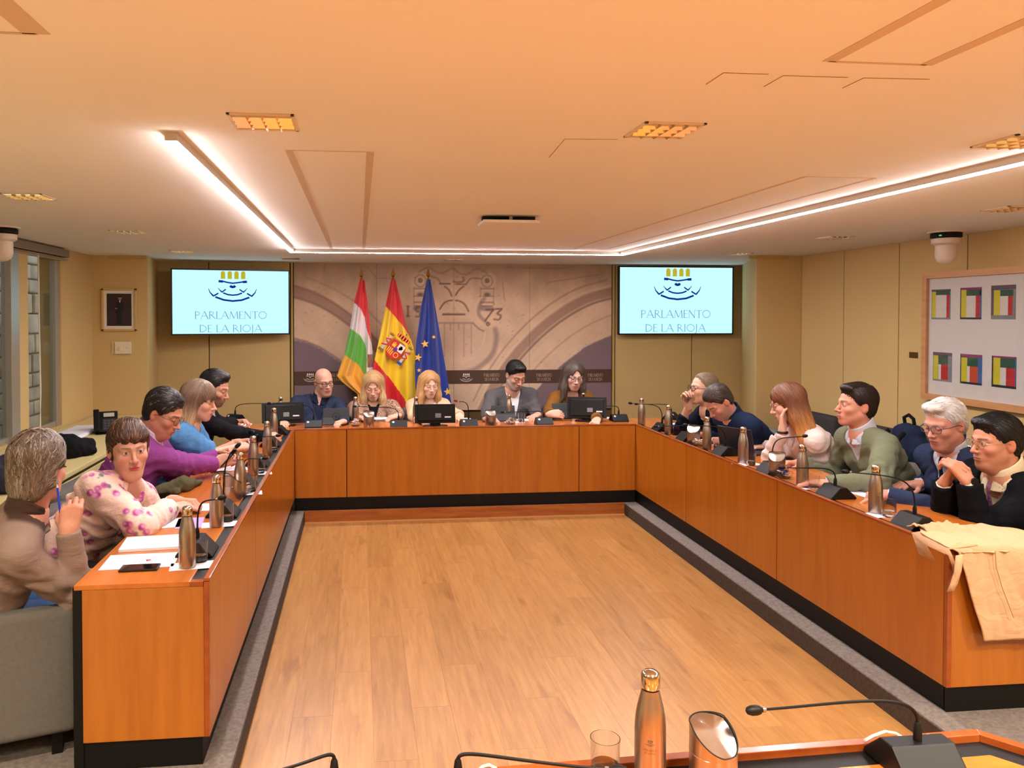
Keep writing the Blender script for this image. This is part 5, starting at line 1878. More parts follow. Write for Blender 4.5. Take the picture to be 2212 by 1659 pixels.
def emblem2d(sc):
    """returns (line strokes MB, arch fill MB); y up, unit = 350 wide"""
    ln, ar = MB(), MB()
    def st(pts, w0, w1=None, m=ln):
        vs, fs = ribbon([(px * sc, -py * sc) for px, py in pts], w0 * sc * 1.35, None if w1 is None else w1 * sc * 1.35)
        m.add([(v.x, v.y, 0) for v in vs], fs)
    for cx in (-70, -21, 28, 77):
        pts = [(cx - 16, -76)] + [(cx + 16 * math.cos(math.radians(a)), -118 - 17 * math.sin(math.radians(a))) for a in range(180, -1, -18)] + [(cx + 16, -76)]
        ar.add([(x * sc, -y * sc, 0) for x, y in pts], [tuple(range(len(pts)))])
    st([(-102, -58), (-70, -56)], 13)
    st([(74, -54), (105, -56)], 13)
    st([(-72, -58), (-40, -50), (0, -44), (40, -49), (76, -55)], 8)
    st([(-18, -26), (-12, -18), (0, -15), (12, -18), (18, -26)], 14)
    for f in (-1, 1):
        st([(f * 107, -8), (f * 92, 10), (f * 77, 24)], 2, 8)
        st([(f * 79, 24), (f * 50, 2)], 7)
        st([(f * 176, -4), (f * 164, 26), (f * 139, 54)], 2, 9)
        st([(f * 141, 54), (f * 104, 32)], 8)
    st([(-70, 29), (-35, 42), (0, 46), (35, 42), (68, 30)], 8)
    st([(-126, 60), (-65, 82), (0, 90), (65, 83), (122, 62)], 10)
    return ln, ar

def flat_obj(name, mb, m, parent, M, label=None):
    """2D strokes (x right, y up) put on a surface by matrix M"""
    o = MB()
    o.f, o.mi = mb.f, mb.mi
    o.v = [tuple(M @ Vector(v)) for v in mb.v]
    me = bpy.data.meshes.new(name)
    me.from_pydata(o.v, [], o.f)
    me.materials.append(m)
    q = bpy.data.objects.new(name, me)
    COL.objects.link(q)
    q.parent = parent
    if label:
        q['label'] = label
    return q

# ------------------------------------------------------------------ screens
def wall_screen(L, R, zc, Wd, label):
    """L, R: left and right edge points (Vector, z ignored)"""
    c = (L + R) / 2
    ux = (R - L)
    ux.z = 0
    ux.normalize()
    n = Vector((ux.y, -ux.x, 0))                # towards the room
    M0 = Matrix((( ux.x, 0, n.x, 0), (ux.y, 0, n.y, 0), (0, 1, 0, 0), (0, 0, 0, 1)))
    Ht = Wd * 0.572
    t = thing('wall_screen', label, 'television', (c.x, c.y, zc - Ht / 2))
    T = Matrix.Translation((0, 0, Ht / 2)) @ M0
    obj('casing', MB().box(-Wd / 2, Wd / 2, -Ht / 2, Ht / 2, -0.045, 0, M=T), mat('tv_black', (14, 14, 18), rough=0.3), t, bevel=0.004)
    bz = 0.016
    bm_ = mat('tv_bezel', (12, 14, 26), rough=0.25)
    fb = MB()
    for x0, x1, y0, y1 in ((-Wd / 2, Wd / 2, Ht / 2 - bz, Ht / 2), (-Wd / 2, Wd / 2, -Ht / 2, -Ht / 2 + bz), (-Wd / 2, -Wd / 2 + bz, -Ht / 2, Ht / 2), (Wd / 2 - bz, Wd / 2, -Ht / 2, Ht / 2)):
        fb.box(x0, x1, y0, y1, 0, 0.006, M=T)
    obj('bezel', fb, bm_, t)
    d = obj('display', MB().box(-Wd / 2 + bz, Wd / 2 - bz, -Ht / 2 + bz, Ht / 2 - bz, 0, 0.002, M=T), emitter_screen(), t)
    k = Wd / 865.0
    dark = emitter('screen_navy_%s' % t.name, (0.004, 0.02, 0.22), 1.0)
    gld = emitter('screen_gold_%s' % t.name, (0.44, 0.36, 0.02), 1.0)
    txt = emitter('screen_text_%s' % t.name, (0.10, 0.26, 0.42), 1.0)
    ln, ar = emblem2d(k)
    E = T @ Matrix.Translation((8 * k, 98 * k, 0.003))
    flat_obj('emblem_lines', ln, dark, d, E)
    flat_obj('emblem_arches', ar, gld, d, E)
    flat_obj('lettering', text2d('PARLAMENTO', 56 * k, 528 * k), txt, d, T @ Matrix.Translation((-4 * k, -126 * k, 0.003)))
    for wd_ in words2d('DE LA RIOJA', 54 * k, 458 * k):
        flat_obj('lettering', wd_, txt, d, T @ Matrix.Translation((-6 * k, -226 * k, 0.003)))
    obj('wall_bracket', MB().box(-0.12, 0.12, -0.12, 0.12, -0.12, -0.045, M=T), mat('tv_black', (14, 14, 18)), t)
    return t
def emitter_screen():
    if 'screen_glow' in MATS:
        return MATS['screen_glow']
    return emitter('screen_glow', (0.50, 0.88, 1.0), 0.98)
tl, tr = on_y(369, 650, 8.95), on_y(626, 650, 9.22)
wall_screen(tl, tr, (on_y(498, 579, 9.08).z + on_y(493, 726, 9.08).z) / 2, (tr - tl).length, 'wall screen showing emblem, turned towards the room beside the framed portrait')
tl, tr = on_y(1336, 650, 9.26), on_y(1584, 650, 9.26)
wall_screen(tl, tr, (on_y(1460, 580, 9.26).z + on_y(1460, 718, 9.26).z) / 2, (tr - tl).length, 'wall screen showing emblem, flat to wall near the tied-back-hair drinker')

# ------------------------------------------------------------------ mural print
def mural_colour(px, py):
    P = np.stack([px, py, 0 * px], -1)
    sh = px.shape
    Q = P.reshape(-1, 3)
    n1 = wob(Q, 0.035, 2).reshape(sh)
    n2 = wob(Q, 0.16, 5).reshape(sh)
    n3 = wob(Q * np.array([0.4, 1.6, 1]), 0.10, 9).reshape(sh)
    c = np.zeros(sh + (3,)) + np.array([222, 188, 158.0])
    c *= (1 + 0.045 * n1 + 0.03 * n2 + 0.02 * n3)[..., None]
    c *= (0.80 + 0.20 * sstep(575, 660, py + 12 * n1))[..., None]  # upper part of the print darkened: shade on the wall painted into its colours
    def mix(m, col, amt=1.0):
        nonlocal c
        m = (np.clip(m, 0, 1) * amt)[..., None]
        c = c * (1 - m) + np.array(col, dtype=float) * m
    def ycurve(pts):
        xs, ys = zip(*pts)
        return np.interp(px, xs, ys)
    def pdist(pts):
        d = np.full(sh, 1e9)
        for (x0, y0), (x1, y1) in zip(pts[:-1], pts[1:]):
            L2 = (x1 - x0) ** 2 + (y1 - y0) ** 2 + 1e-9
            t = np.clip(((px - x0) * (x1 - x0) + (py - y0) * (y1 - y0)) / L2, 0, 1)
            d = np.minimum(d, np.hypot(px - x0 - t * (x1 - x0), py - y0 - t * (y1 - y0)))
        return d
    def stroke(pts, w, col, amt=0.8, soft=1.2):
        mix(sstep(w / 2 + soft, w / 2 - soft * 0.5, pdist(pts)), col, amt)
    def sm(pts, n=6):
        q = []
        p = [pts[0]] + list(pts) + [pts[-1]]
        for i in range(1, len(p) - 2):
            for k in range(n):
                t = k / n
                f = lambda a, b, c_, d: 0.5 * (2 * b + (c_ - a) * t + (2 * a - 5 * b + 4 * c_ - d) * t * t + (3 * b - a - 3 * c_ + d) * t ** 3)
                q.append((f(p[i - 1][0], p[i][0], p[i + 1][0], p[i + 2][0]), f(p[i - 1][1], p[i][1], p[i + 1][1], p[i + 2][1])))
        return q + [pts[-1]]
    sh_, lt = (138, 106, 92), (226, 196, 166)
    # left arch mouldings and opening
    a = sm([(630, 628), (680, 644), (730, 672), (780, 712), (830, 768), (860, 830)])
    stroke(a, 20, (160, 124, 108), 0.75, 4)
    stroke([(x, y - 11) for x, y in a], 4, (150, 112, 96), 0.6, 2)
    stroke([(x, y + 13) for x, y in a], 4, (120, 90, 84), 0.6, 2)
    stroke([(x, y + 26) for x, y in a], 14, lt, 0.35, 8)
    a2 = sm([(660, 600), (720, 625), (790, 668), (850, 730)])
    stroke(a2, 3, (170, 134, 112), 0.5, 2)
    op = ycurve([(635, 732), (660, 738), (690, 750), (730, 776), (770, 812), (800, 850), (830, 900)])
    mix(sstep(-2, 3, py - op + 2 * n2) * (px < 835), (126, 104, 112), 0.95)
    stroke([(635, 730), (660, 736), (690, 748), (730, 774), (770, 810)], 3, (96, 70, 66), 0.5, 2)
    # right arch
    a = sm([(1326, 628), (1270, 644), (1215, 674), (1160, 718), (1110, 772), (1070, 830), (1040, 890)])
    stroke(a, 18, (158, 124, 108), 0.75, 4)
    for dy, w, cc, am in ((-12, 4, lt, 0.5), (-24, 3, (150, 116, 100), 0.5), (12, 4, (116, 88, 82), 0.6), (28, 12, lt, 0.4), (44, 3, (160, 126, 108), 0.4)):
        stroke([(x + dy * 0.7, y + dy) for x, y in a], w, cc, am, 2)
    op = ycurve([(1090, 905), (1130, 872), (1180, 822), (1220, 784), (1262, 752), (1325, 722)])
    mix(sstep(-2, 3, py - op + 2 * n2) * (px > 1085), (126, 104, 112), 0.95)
    # carved shield
    for cx, f in ((908, 1), (1052, -1)):
        mix(sstep(24, 16, np.hypot((px - cx) / 1.0, (py - 607) / 1.0)), (216, 188, 160), 0.5)
        stroke(arcp(cx, 607, 12, 13, 0, 360, 20), 2, sh_, 0.6)
        stroke(arcp(cx, 606, 3, 3, 0, 360, 8), 4, (120, 90, 78), 0.8)
        for yy, hw in ((624, 13), (640, 14), (653, 13), (661, 11)):
            stroke([(cx - hw, yy), (cx + hw, yy)], 3, sh_, 0.65)
            stroke([(cx - hw, yy + 3), (cx + hw, yy + 3)], 2, lt, 0.6)
        stroke([(cx - 14, 620), (cx - 14, 660)], 2, sh_, 0.4)
        stroke([(cx + 14, 620), (cx + 14, 660)], 2, sh_, 0.4)
        mix(sstep(8, 3, np.hypot((px - cx) / 1.2, (py - 636) / 0.7)), (96, 74, 78), 0.7)
        stroke([(cx - 11, 666), (cx + 11, 668)], 8, (110, 90, 104), 0.55, 4)
    stroke(sm([(930, 597), (945, 602), (952, 612)]), 2.5, sh_, 0.7)
    stroke(sm([(1008, 612), (1018, 601), (1040, 602)]), 2.5, sh_, 0.7)
    stroke(sm([(905, 588), (925, 578), (950, 590), (972, 582), (980, 580), (992, 590), (1010, 592), (1030, 580), (1052, 590)]), 3, sh_, 0.45, 2)
    stroke(sm([(980, 608), (992, 610), (1002, 606), (1000, 599)]), 4, sh_, 0.7)
    stroke([(950, 613), (972, 613)], 2.5, (110, 80, 66), 0.8)
    stroke([(984, 614), (1007, 614)], 2.5, (110, 80, 66), 0.8)
    stroke(sm([(961, 619), (970, 627), (976, 640)]), 3, (116, 86, 72), 0.8)
    stroke(sm([(1001, 619), (991, 627), (984, 638)]), 3, (116, 86, 72), 0.8)
    stroke(sm([(950, 668), (958, 656), (968, 650), (977, 649)]), 3, (116, 86, 72), 0.8)
    stroke(sm([(1012, 672), (1004, 658), (994, 651), (984, 649)]), 3, (116, 86, 72), 0.8)
    stroke(sm([(958, 678), (972, 666), (980, 650), (988, 666), (1003, 679)]), 2.5, lt, 0.7)
    stroke([(957, 679), (1003, 679)], 4, (104, 74, 62), 0.8)
    stroke([(945, 684), (1025, 684)], 3, lt, 0.5)
    stroke([(948, 698), (1022, 698)], 3, sh_, 0.6)
    for xx in (960, 973, 991, 1002, 1018):
        stroke([(xx, 699), (xx, 712 if xx in (973, 991) else 770)], 3 if xx in (973, 991) else 2, (150, 116, 100), 0.45, 2)
    stroke(sm([(1022, 698), (1034, 710), (1046, 716)]), 2.5, sh_, 0.8)
    stroke(sm([(900, 700), (893, 740), (910, 775), (950, 790), (980, 782), (1010, 772), (1040, 750), (1048, 716)]), 3, lt, 0.7)
    stroke(sm([(890, 700), (882, 745), (902, 785), (945, 808), (985, 800), (1025, 784), (1058, 752), (1064, 715)]), 12, (214, 184, 156), 0.5, 6)
    stroke(sm([(995, 808), (1030, 796), (1062, 768), (1072, 735), (1070, 712)]), 8, (120, 94, 96), 0.5, 6)
    stroke(arcp(1056, 699, 7, 7, 0, 360, 16), 4, lt, 0.7)
    stroke(arcp(1054, 700, 3, 3, 0, 360, 8), 3, (104, 78, 70), 0.8)
    stroke(sm([(1042, 640), (1030, 655), (1028, 680), (1040, 697)]), 4, lt, 0.6)
    stroke(sm([(1046, 645), (1036, 660), (1035, 680), (1048, 694)]), 6, (126, 96, 96), 0.5, 4)
    mix(np.exp(-((px - 985) / 46) ** 2 - ((py - 735) / 40) ** 2), (166, 132, 118), 0.4)
    # carved date
    dk = (112, 80, 66)
    stroke([(881, 662), (881, 683)], 3, dk, 0.7)
    stroke([(878, 662), (884, 662)], 2, dk, 0.6)
    stroke([(878, 683), (884, 683)], 2, dk, 0.6)
    stroke(sm([(908, 664), (900, 664), (899, 672), (907, 675), (906, 683), (898, 684)]), 3, dk, 0.7)
    stroke([(1050, 669), (1066, 668), (1048, 693)], 3, dk, 0.8)
    stroke(sm([(1070, 668), (1084, 667), (1074, 677), (1082, 682), (1078, 690), (1067, 690)]), 3, dk, 0.8)
    # joints between stone blocks and pitting
    for pts in (((795, 580), (814, 602), (850, 601)), ((700, 590), (706, 560)), ((1090, 576), (1200, 579), (1240, 574)), ((1085, 606), (1090, 650)), ((1180, 610), (1250, 598), (1300, 590))):
        stroke(list(pts), 1.6, (150, 116, 96), 0.55)
    r = np.random.RandomState(3)
    for k in range(60):
        x0, y0 = r.uniform(640, 1315), r.uniform(580, 790)
        mix(sstep(2.2, 0.6, np.hypot(px - x0, (py - y0) * 1.2)), (132, 98, 80), 0.5)
    return c

YM = Y_BACK - 0.004
mz_t, mz_b = on_y(980, 570, YM).z, on_y(980, 886, YM).z
mur = thing('stone_mural', 'printed wall mural of a carved stone shield and arches in four boards', 'mural', ((xm0 + xm1) / 2, YM, mz_b))
muralm = vcol_mat('mural_print', rough=0.62, spec=0.25)
seams = [635, 814, 980, 1144, 1321]
for a, b in zip(seams[:-1], seams[1:]):
    xa, xb = on_y(a, 700, YM).x + 0.0015, on_y(b, 700, YM).x - 0.0015
    nu, nv = max(2, int((b - a) / 2.0)), 158
    X = np.linspace(xa, xb, nu + 1)
    Zs = np.linspace(mz_b, mz_t, nv + 1)
    gx, gz = np.meshgrid(X, Zs)
    # picture coordinates in the print
    pp = np.array([proj((x, YM, 1.6))[0] for x in X])
    pz = np.array([proj((1.1, YM, z))[1] for z in Zs])
    gpx, gpy = np.meshgrid(pp, pz)
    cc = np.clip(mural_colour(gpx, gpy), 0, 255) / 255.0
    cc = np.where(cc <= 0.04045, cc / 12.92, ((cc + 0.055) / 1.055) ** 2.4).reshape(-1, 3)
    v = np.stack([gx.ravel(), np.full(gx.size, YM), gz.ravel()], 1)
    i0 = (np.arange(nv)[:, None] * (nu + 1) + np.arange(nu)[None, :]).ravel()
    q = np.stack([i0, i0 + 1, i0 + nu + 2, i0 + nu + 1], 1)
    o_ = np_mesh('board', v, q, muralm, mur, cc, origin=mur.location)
    obj('backing', MB().box(xa - mur.location.x, xb - mur.location.x, 0.0006, 0.0036, 0, mz_t - mz_b), mat('board_grey', (120, 104, 92), rough=0.8), o_)
# brown band with emblem and lettering
bd0, bd1 = on_y(1100, 828, YM).z, on_y(1100, 799, YM).z
mbd = MB().box(xm0 - mur.location.x, xm1 - mur.location.x, -0.004, -0.0005, bd0 - mz_b, bd1 - mz_b)
bando = obj('band', mbd, mat('band_brown', (82, 54, 40), rough=0.6), mur, label='dark brown strip with pale emblem and lettering')
bt = mat('band_text', (188, 158, 132), rough=0.6)
bw = mat('band_white', (232, 222, 206), rough=0.6)
def band_at(px, py):
    p = on_y(px, py, YM)
    return Matrix.Translation((p.x - mur.location.x, -0.0052, p.z - mz_b)) @ Matrix.Rotation(math.radians(90), 4, 'X')
pxm = (xm1 - xm0) / 686.0
for cx in (670, 1007):
    ln, ar = emblem2d(27.0 * pxm / 350)
    flat_obj('emblem', ln, bw, bando, band_at(cx, 817))
    flat_obj('emblem_arches', ar, bw, bando, band_at(cx, 817))
for cx in (730, 1062, 1175, 1286):
    flat_obj('lettering', text2d('PARLAMENTO', 7.0 * pxm, 34 * pxm), bt, bando, band_at(cx, 813.5))
    flat_obj('lettering', text2d('DE LA RIOJA', 7.0 * pxm, 30 * pxm), bt, bando, band_at(cx, 822.5))

# ------------------------------------------------------------------ flags
YF = 9.02
goldm = mat('polished_gold', (214, 170, 90), rough=0.22, metal=1.0)
polem = mat('flag_pole_wood', (120, 84, 46), rough=0.4)
satin = vcol_mat('flag_satin', rough=0.45, sheen=0.4, spec=0.4)
def flag(label, name, left, right, ytop, ybot, colour, px_pole, seed, extra=None):
    base = on_y(px_pole, 700, YF)
    bx, bz = base.x, Z_PLAT
    t = thing('draped_flag', label, 'flag', (bx, YF, bz))
    ztip = on_y(px_pole, 579, YF).z
    zc = on_y(px_pole, 603, YF).z
    obj('pole', MB().tube([(0, 0, 0.03), (0, 0, zc - bz)], 0.014, 12), polem, t, smooth=True)
    L = ztip - zc
    obj('finial', MB().lathe([(0.012, 0), (0.020, L * 0.05), (0.012, L * 0.14), (0.010, L * 0.2), (0.026, L * 0.34), (0.020, L * 0.55), (0.010, L * 0.8), (0.001, L)], 14, c=(0, 0, zc - bz - 0.004)), goldm, t, smooth=True)
    obj('base', MB().lathe([(0.16, 0), (0.16, 0.02), (0.12, 0.035), (0.03, 0.05), (0.022, 0.09)], 24), goldm, t, smooth=True)
    nu, nv = 56, 120
    lx, ly = zip(*left)[0] if False else [p[0] for p in left], [p[1] for p in left]
    rx, ry = [p[0] for p in right], [p[1] for p in right]
    V, Cc = [], []
    for j in range(nv + 1):
        py = ytop + (ybot - ytop) * j / nv
        xl, xr = np.interp(py, ly, lx), np.interp(py, ry, rx)
        grow = min(1.0, (py - ytop) / 120.0)
        for i in range(nu + 1):
            s = i / nu
            px = xl + (xr - xl) * s
            fold = math.sin(s * 3.2 * math.pi + seed + 0.012 * (py - ytop)) * 0.045 * (0.3 + 0.7 * grow) + math.sin(s * 7.3 * math.pi + seed * 2 + 0.02 * (py - ytop)) * 0.018 * grow
            yy = YF - 0.05 - 0.03 * grow + fold
            p = on_y(px, py, YF - 0.05)
            V.append((p.x, yy, p.z))
            Cc.append(colour(px, py, s))
    i0 = (np.arange(nv)[:, None] * (nu + 1) + np.arange(nu)[None, :]).ravel()
    q = np.stack([i0, i0 + nu + 1, i0 + nu + 2, i0 + 1], 1)
    cl = np_mesh('cloth', np.array(V), q, satin, t, np.array([s2l(c) for c in Cc]), origin=(bx, YF, bz))
    md = cl.modifiers.new('thickness', 'SOLIDIFY')
    md.thickness = 0.003
    bowm = mat('flag_cord_%s' % name, {'rioja': (170, 20, 28), 'spain': (190, 24, 30), 'eu': (196, 196, 210)}[name], rough=0.7)
    obj('cord', MB().tube([(0.012, -0.03, zc - bz - 0.01), (0.03, -0.05, zc - bz - 0.03), (0.035, -0.05, zc - bz - 0.07), (0.02, -0.05, zc - bz - 0.09), (0.028, -0.055, zc - bz - 0.15)], 0.004, 6), bowm, t, smooth=True)
    return t, cl
def below(px, py, pts):
    xs, ys = zip(*pts)
    return py > np.interp(px, xs, ys)
def col_rioja(px, py, s):
    if below(px, py, [(728, 752), (742, 764), (756, 774), (776, 790), (786, 808), (792, 830)]):
        return (232, 164, 52)
    if below(px, py, [(735, 690), (755, 708), (776, 722), (788, 742), (792, 760), (792.5, 900)]):
        return (96, 170, 60)
    if px > 793.5 and py > 764 and py < 792:
        return (118, 52, 44) if (int(px * 0.9) + int(py * 0.7)) % 3 else (170, 120, 80)
    if below(px, py, [(760, 652), (768, 656), (780, 668), (788, 686), (791, 708), (798, 728), (806, 752)]):
        return (228, 214, 214)
    return (214, 24, 30)
flag('red, white, green and yellow striped flag draped on a gold-tipped pole', 'rioja', [(778, 604), (766, 650), (756, 706), (744, 764), (728, 812), (738, 824), (772, 850), (774, 870)], [(787, 604), (795, 660), (802, 730), (806, 772), (808, 830), (806, 870)], 604, 866, col_rioja, 781, 0.4)
def col_spain(px, py, s):
    if below(px, py, [(800, 764), (808, 776), (826, 798), (850, 828), (870, 856), (895, 900)]):
        return (206, 22, 30)
    if below(px, py, [(826, 648), (834, 663), (850, 680), (868, 702), (882, 722), (892, 745)]):
        return (240, 196, 30)
    return (204, 22, 30)
tS, cS = flag('red and yellow flag with coat of arms draped on a gold-tipped pole', 'spain', [(845, 604), (833, 660), (820, 725), (812, 762), (806, 790), (806, 830), (830, 898)], [(854, 604), (866, 650), (878, 705), (892, 745), (903, 800), (908, 850), (900, 898)], 604, 895, col_spain, 849, 1.2)
def col_eu(px, py, s):
    return (24, 52, 140)
tE, cE = flag('dark blue flag with gold stars draped on a gold-tipped pole', 'eu', [(922, 604), (910, 660), (899, 735), (895, 790), (896, 830), (900, 900)], [(930, 604), (938, 650), (950, 720), (962, 790), (971, 845), (979, 898)], 604, 896, col_eu, 925, 2.1)
# the emblem pieces sit just in front of the cloth
def flagM(t, px, py, rot, off=0.15):
    p = on_y(px, py, YF - off)
    return Matrix.Translation((p.x - t.location.x, p.y - t.location.y, p.z - t.location.z)) @ Matrix.Rotation(math.radians(90), 4, 'X') @ Matrix.Rotation(math.radians(rot), 4, 'Z')
starm = mat('star_gold', (226, 176, 70), rough=0.4)
upx = 1.0 / (FPX / (YF - 0.12))
def star2d(r):
    m = MB()
    pts = [(r * (1 if k % 2 == 0 else 0.42) * math.sin(math.pi * k / 5), r * (1 if k % 2 == 0 else 0.42) * math.cos(math.pi * k / 5)) for k in range(10)]
    m.prism(pts, 0, 0.004)
    return m
for px, py, r, ro in ((918, 743, 9, 8), (903, 772, 9, -14), (967, 846, 9, 10), (937, 728, 5, 20), (905, 800, 5, 5)):
    flat_obj('star', star2d(r * upx), starm, tE, flagM(tE, px, py, ro))
RT = -38
C_RED, C_YEL, C_WHT, C_PUR, C_BLU, C_BRN, C_GRY = (mat('arms_' + n, c, rough=0.6) for n, c in (('red', (196, 30, 36)), ('yellow', (232, 190, 50)), ('white', (230, 222, 214)), ('purple', (92, 44, 90)), ('blue', (40, 60, 150)), ('brown', (128, 92, 40)), ('grey', (186, 180, 172))))
def arms_piece(name, mb, m, dz):
    mm = MB()
    mm.f, mm.mi = mb.f, mb.mi
    mm.v = [(v[0] * upx, v[1] * upx, v[2] * upx + dz) for v in mb.v]
    return flat_obj(name, mm, m, tS, flagM(tS, 853, 756, RT, 0.145))
def poly(pts):
    return MB().add([(x, y, 0) for x, y in pts], [tuple(range(len(pts)))])
arms_piece('shield', poly([(-17, 19), (17, 19), (17, -8)] + [(17 * math.cos(math.radians(a)), -8 - 12 * math.sin(math.radians(a))) for a in range(10, 171, 20)] + [(-17, -8)]), C_RED, 0)
arms_piece('quarter', poly([(0.5, 18), (16, 18), (16, 1), (0.5, 1)]), C_WHT, 0.0008)
for k in range(4):
    arms_piece('pale', poly([(-15 + k * 4, 0), (-13 + k * 4, 0), (-13 + k * 4, -12 - k), (-15 + k * 4, -12 - k)]), C_YEL, 0.0008)
arms_piece('castle', poly([(-12, 4), (-4, 4), (-4, 13), (-5.5, 13), (-5.5, 10), (-7, 10), (-7, 15), (-9, 15), (-9, 10), (-10.5, 10), (-10.5, 13), (-12, 13)]), C_YEL, 0.0008)
arms_piece('lion', poly([(4, 4), (6, 6), (8, 3), (9, 7), (12, 5), (12, 9), (14, 12), (11, 12), (10, 16), (7, 14), (4, 15), (6, 11), (3, 10), (5, 8)]), C_PUR, 0.0008)
arms_piece('chains', poly([(8 + 6 * math.cos(math.radians(a)), -8 + 6 * math.sin(math.radians(a))) for a in range(0, 360, 30)]), C_YEL, 0.0008)
arms_piece('chains_field', poly([(8 + 4.4 * math.cos(math.radians(a)), -8 + 4.4 * math.sin(math.radians(a))) for a in range(0, 360, 30)]), C_RED, 0.0012)
arms_piece('escutcheon', poly([(5 * math.cos(math.radians(a)), 1 + 6 * math.sin(math.radians(a))) for a in range(0, 360, 30)]), C_RED, 0.0014)
arms_piece('escutcheon_field', poly([(3.6 * math.cos(math.radians(a)), 1 + 4.6 * math.sin(math.radians(a))) for a in range(0, 360, 30)]), C_BLU, 0.0018)
arms_piece('crown_band', poly([(-14, 22), (14, 22), (16, 26), (-16, 26)]), C_YEL, 0)
cr = MB()
for k in range(5):
    cx = -12 + 6 * k
    cr.add([(cx + 4.2 * math.cos(math.radians(a)), 31 + (5 + (1.5 if k == 2 else 0)) * math.sin(math.radians(a)), 0) for a in range(0, 360, 30)], [tuple(range(12))])
arms_piece('crown_cap', cr, C_RED, 0.0006)
for k in range(5):
    cx = -12 + 6 * k
    vs, fs = ribbon([(cx, 26), (cx + (1 if k > 2 else -1 if k < 2 else 0), 31), (cx, 37 + (2 if k == 2 else 0))], 1.4)
    arms_piece('crown_arch', MB().add([(v.x, v.y, 0) for v in vs], fs), C_YEL, 0.0012)
arms_piece('orb', poly([(2 * math.cos(math.radians(a)), 41 + 2 * math.sin(math.radians(a))) for a in range(0, 360, 45)]), C_BRN, 0.0012)
for sx in (-1, 1):
    arms_piece('pillar', poly([(sx * 25 - 3, -14), (sx * 25 + 3, -14), (sx * 25 + 3, 17), (sx * 25 - 3, 17)]), C_GRY, 0)
    arms_piece('pillar_cap', poly([(sx * 25 - 5, 17), (sx * 25 + 5, 17), (sx * 25 + 4.5, 20), (sx * 25 - 4.5, 20)]), C_YEL, 0.0006)
    arms_piece('pillar_crown', poly([(sx * 25 - 4, 20), (sx * 25 + 4, 20), (sx * 25 + 6, 26), (sx * 25 + 2, 24), (sx * 25, 28), (sx * 25 - 2, 24), (sx * 25 - 6, 26)]), C_BRN, 0.0006)
    arms_piece('pillar_base', poly([(sx * 25 - 6, -20), (sx * 25 + 6, -20), (sx * 25 + 6, -14), (sx * 25 - 6, -14)]), C_BLU if sx > 0 else C_BRN, 0.0006)
    vs, fs = ribbon([(sx * 25 - 7, -6), (sx * 25 + 1, -3), (sx * 25 + 6, 1), (sx * 25, 5), (sx * 25 - 5, 9), (sx * 25 + 4, 13), (sx * 25 + 7, 12)], 3.4)
    arms_piece('motto_ribbon', MB().add([(v.x, v.y, 0) for v in vs], fs), C_RED, 0.001)

# ------------------------------------------------------------------ framed things on the walls
# portrait of a standing figure in dark suit
YP = 8.45
def on_face(px, py, y):
    return on_y(px, py, y)
a, b = on_y(220, 623, YP), on_y(296, 715, YP)
cx, cz_ = (a.x + b.x) / 2, (a.z + b.z) / 2
w, h_ = b.x - a.x, a.z - b.z
t = thing('framed_portrait', 'small framed portrait of a standing figure in a dark suit', 'picture', (cx, YP, cz_))
fw = 0.022
fb = MB()
for x0, x1, z0, z1 in ((-w / 2, w / 2, h_ / 2 - fw, h_ / 2), (-w / 2, w / 2, -h_ / 2, -h_ / 2 + fw), (-w / 2, -w / 2 + fw, -h_ / 2, h_ / 2), (w / 2 - fw, w / 2, -h_ / 2, h_ / 2)):
    fb.box(x0, x1, -0.025, 0, z0, z1)
obj('frame', fb, mat('portrait_frame', (206, 172, 112), rough=0.35, metal=0.2), t, bevel=0.003)
obj('mount', MB().box(-w / 2 + fw, w / 2 - fw, -0.010, 0, -h_ / 2 + fw, h_ / 2 - fw), mat('mount_white', (226, 220, 206), rough=0.8), t)
pw, ph = w / 2 - 0.052, h_ / 2 - 0.055
pr = obj('print', MB().box(-pw, pw, -0.0115, -0.010, -ph, ph), mat('portrait_dark', (52, 36, 40), rough=0.5, var=(6, 0.3)), t)
RX = Matrix.Translation((0, -0.0122, 0)) @ Matrix.Rotation(math.radians(90), 4, 'X')
sx_ = pw / 80.0
flat_obj('suit', poly([(x * sx_, y * sx_) for x, y in [(-8, 62), (12, 62), (24, 50), (28, 10), (22, -8), (18, -30), (14, -100), (-14, -100), (-20, -30), (-34, 4), (-32, 14), (-22, 16), (-20, 44)]]), mat('portrait_suit', (22, 24, 32), rough=0.6), pr, RX)
flat_obj('head', poly([(6 * sx_ + 11 * sx_ * math.cos(math.radians(a_)), 78 * sx_ + 15 * sx_ * math.sin(math.radians(a_))) for a_ in range(0, 360, 30)]), mat('portrait_skin', (160, 116, 92), rough=0.6), pr, RX)
flat_obj('hair', poly([(6 * sx_ + 12 * sx_ * math.cos(math.radians(a_)), 83 * sx_ + 13 * sx_ * math.sin(math.radians(a_))) for a_ in range(0, 181, 20)]), mat('portrait_hair', (26, 20, 18), rough=0.6), pr, Matrix.Translation((0, -0.0004, 0)) @ RX)
flat_obj('shirt_front', poly([(0, 62 * sx_), (10 * sx_, 62 * sx_), (5 * sx_, 44 * sx_)]), mat('mount_white', (226, 220, 206)), pr, Matrix.Translation((0, -0.0004, 0)) @ RX)
flat_obj('hand', poly([(-20 * sx_ + 8 * sx_ * math.cos(math.radians(a_)), 8 * sx_ + 4 * sx_ * math.sin(math.radians(a_))) for a_ in range(0, 360, 45)]), mat('portrait_skin', (160, 116, 92)), pr, Matrix.Translation((0, -0.0004, 0)) @ RX)
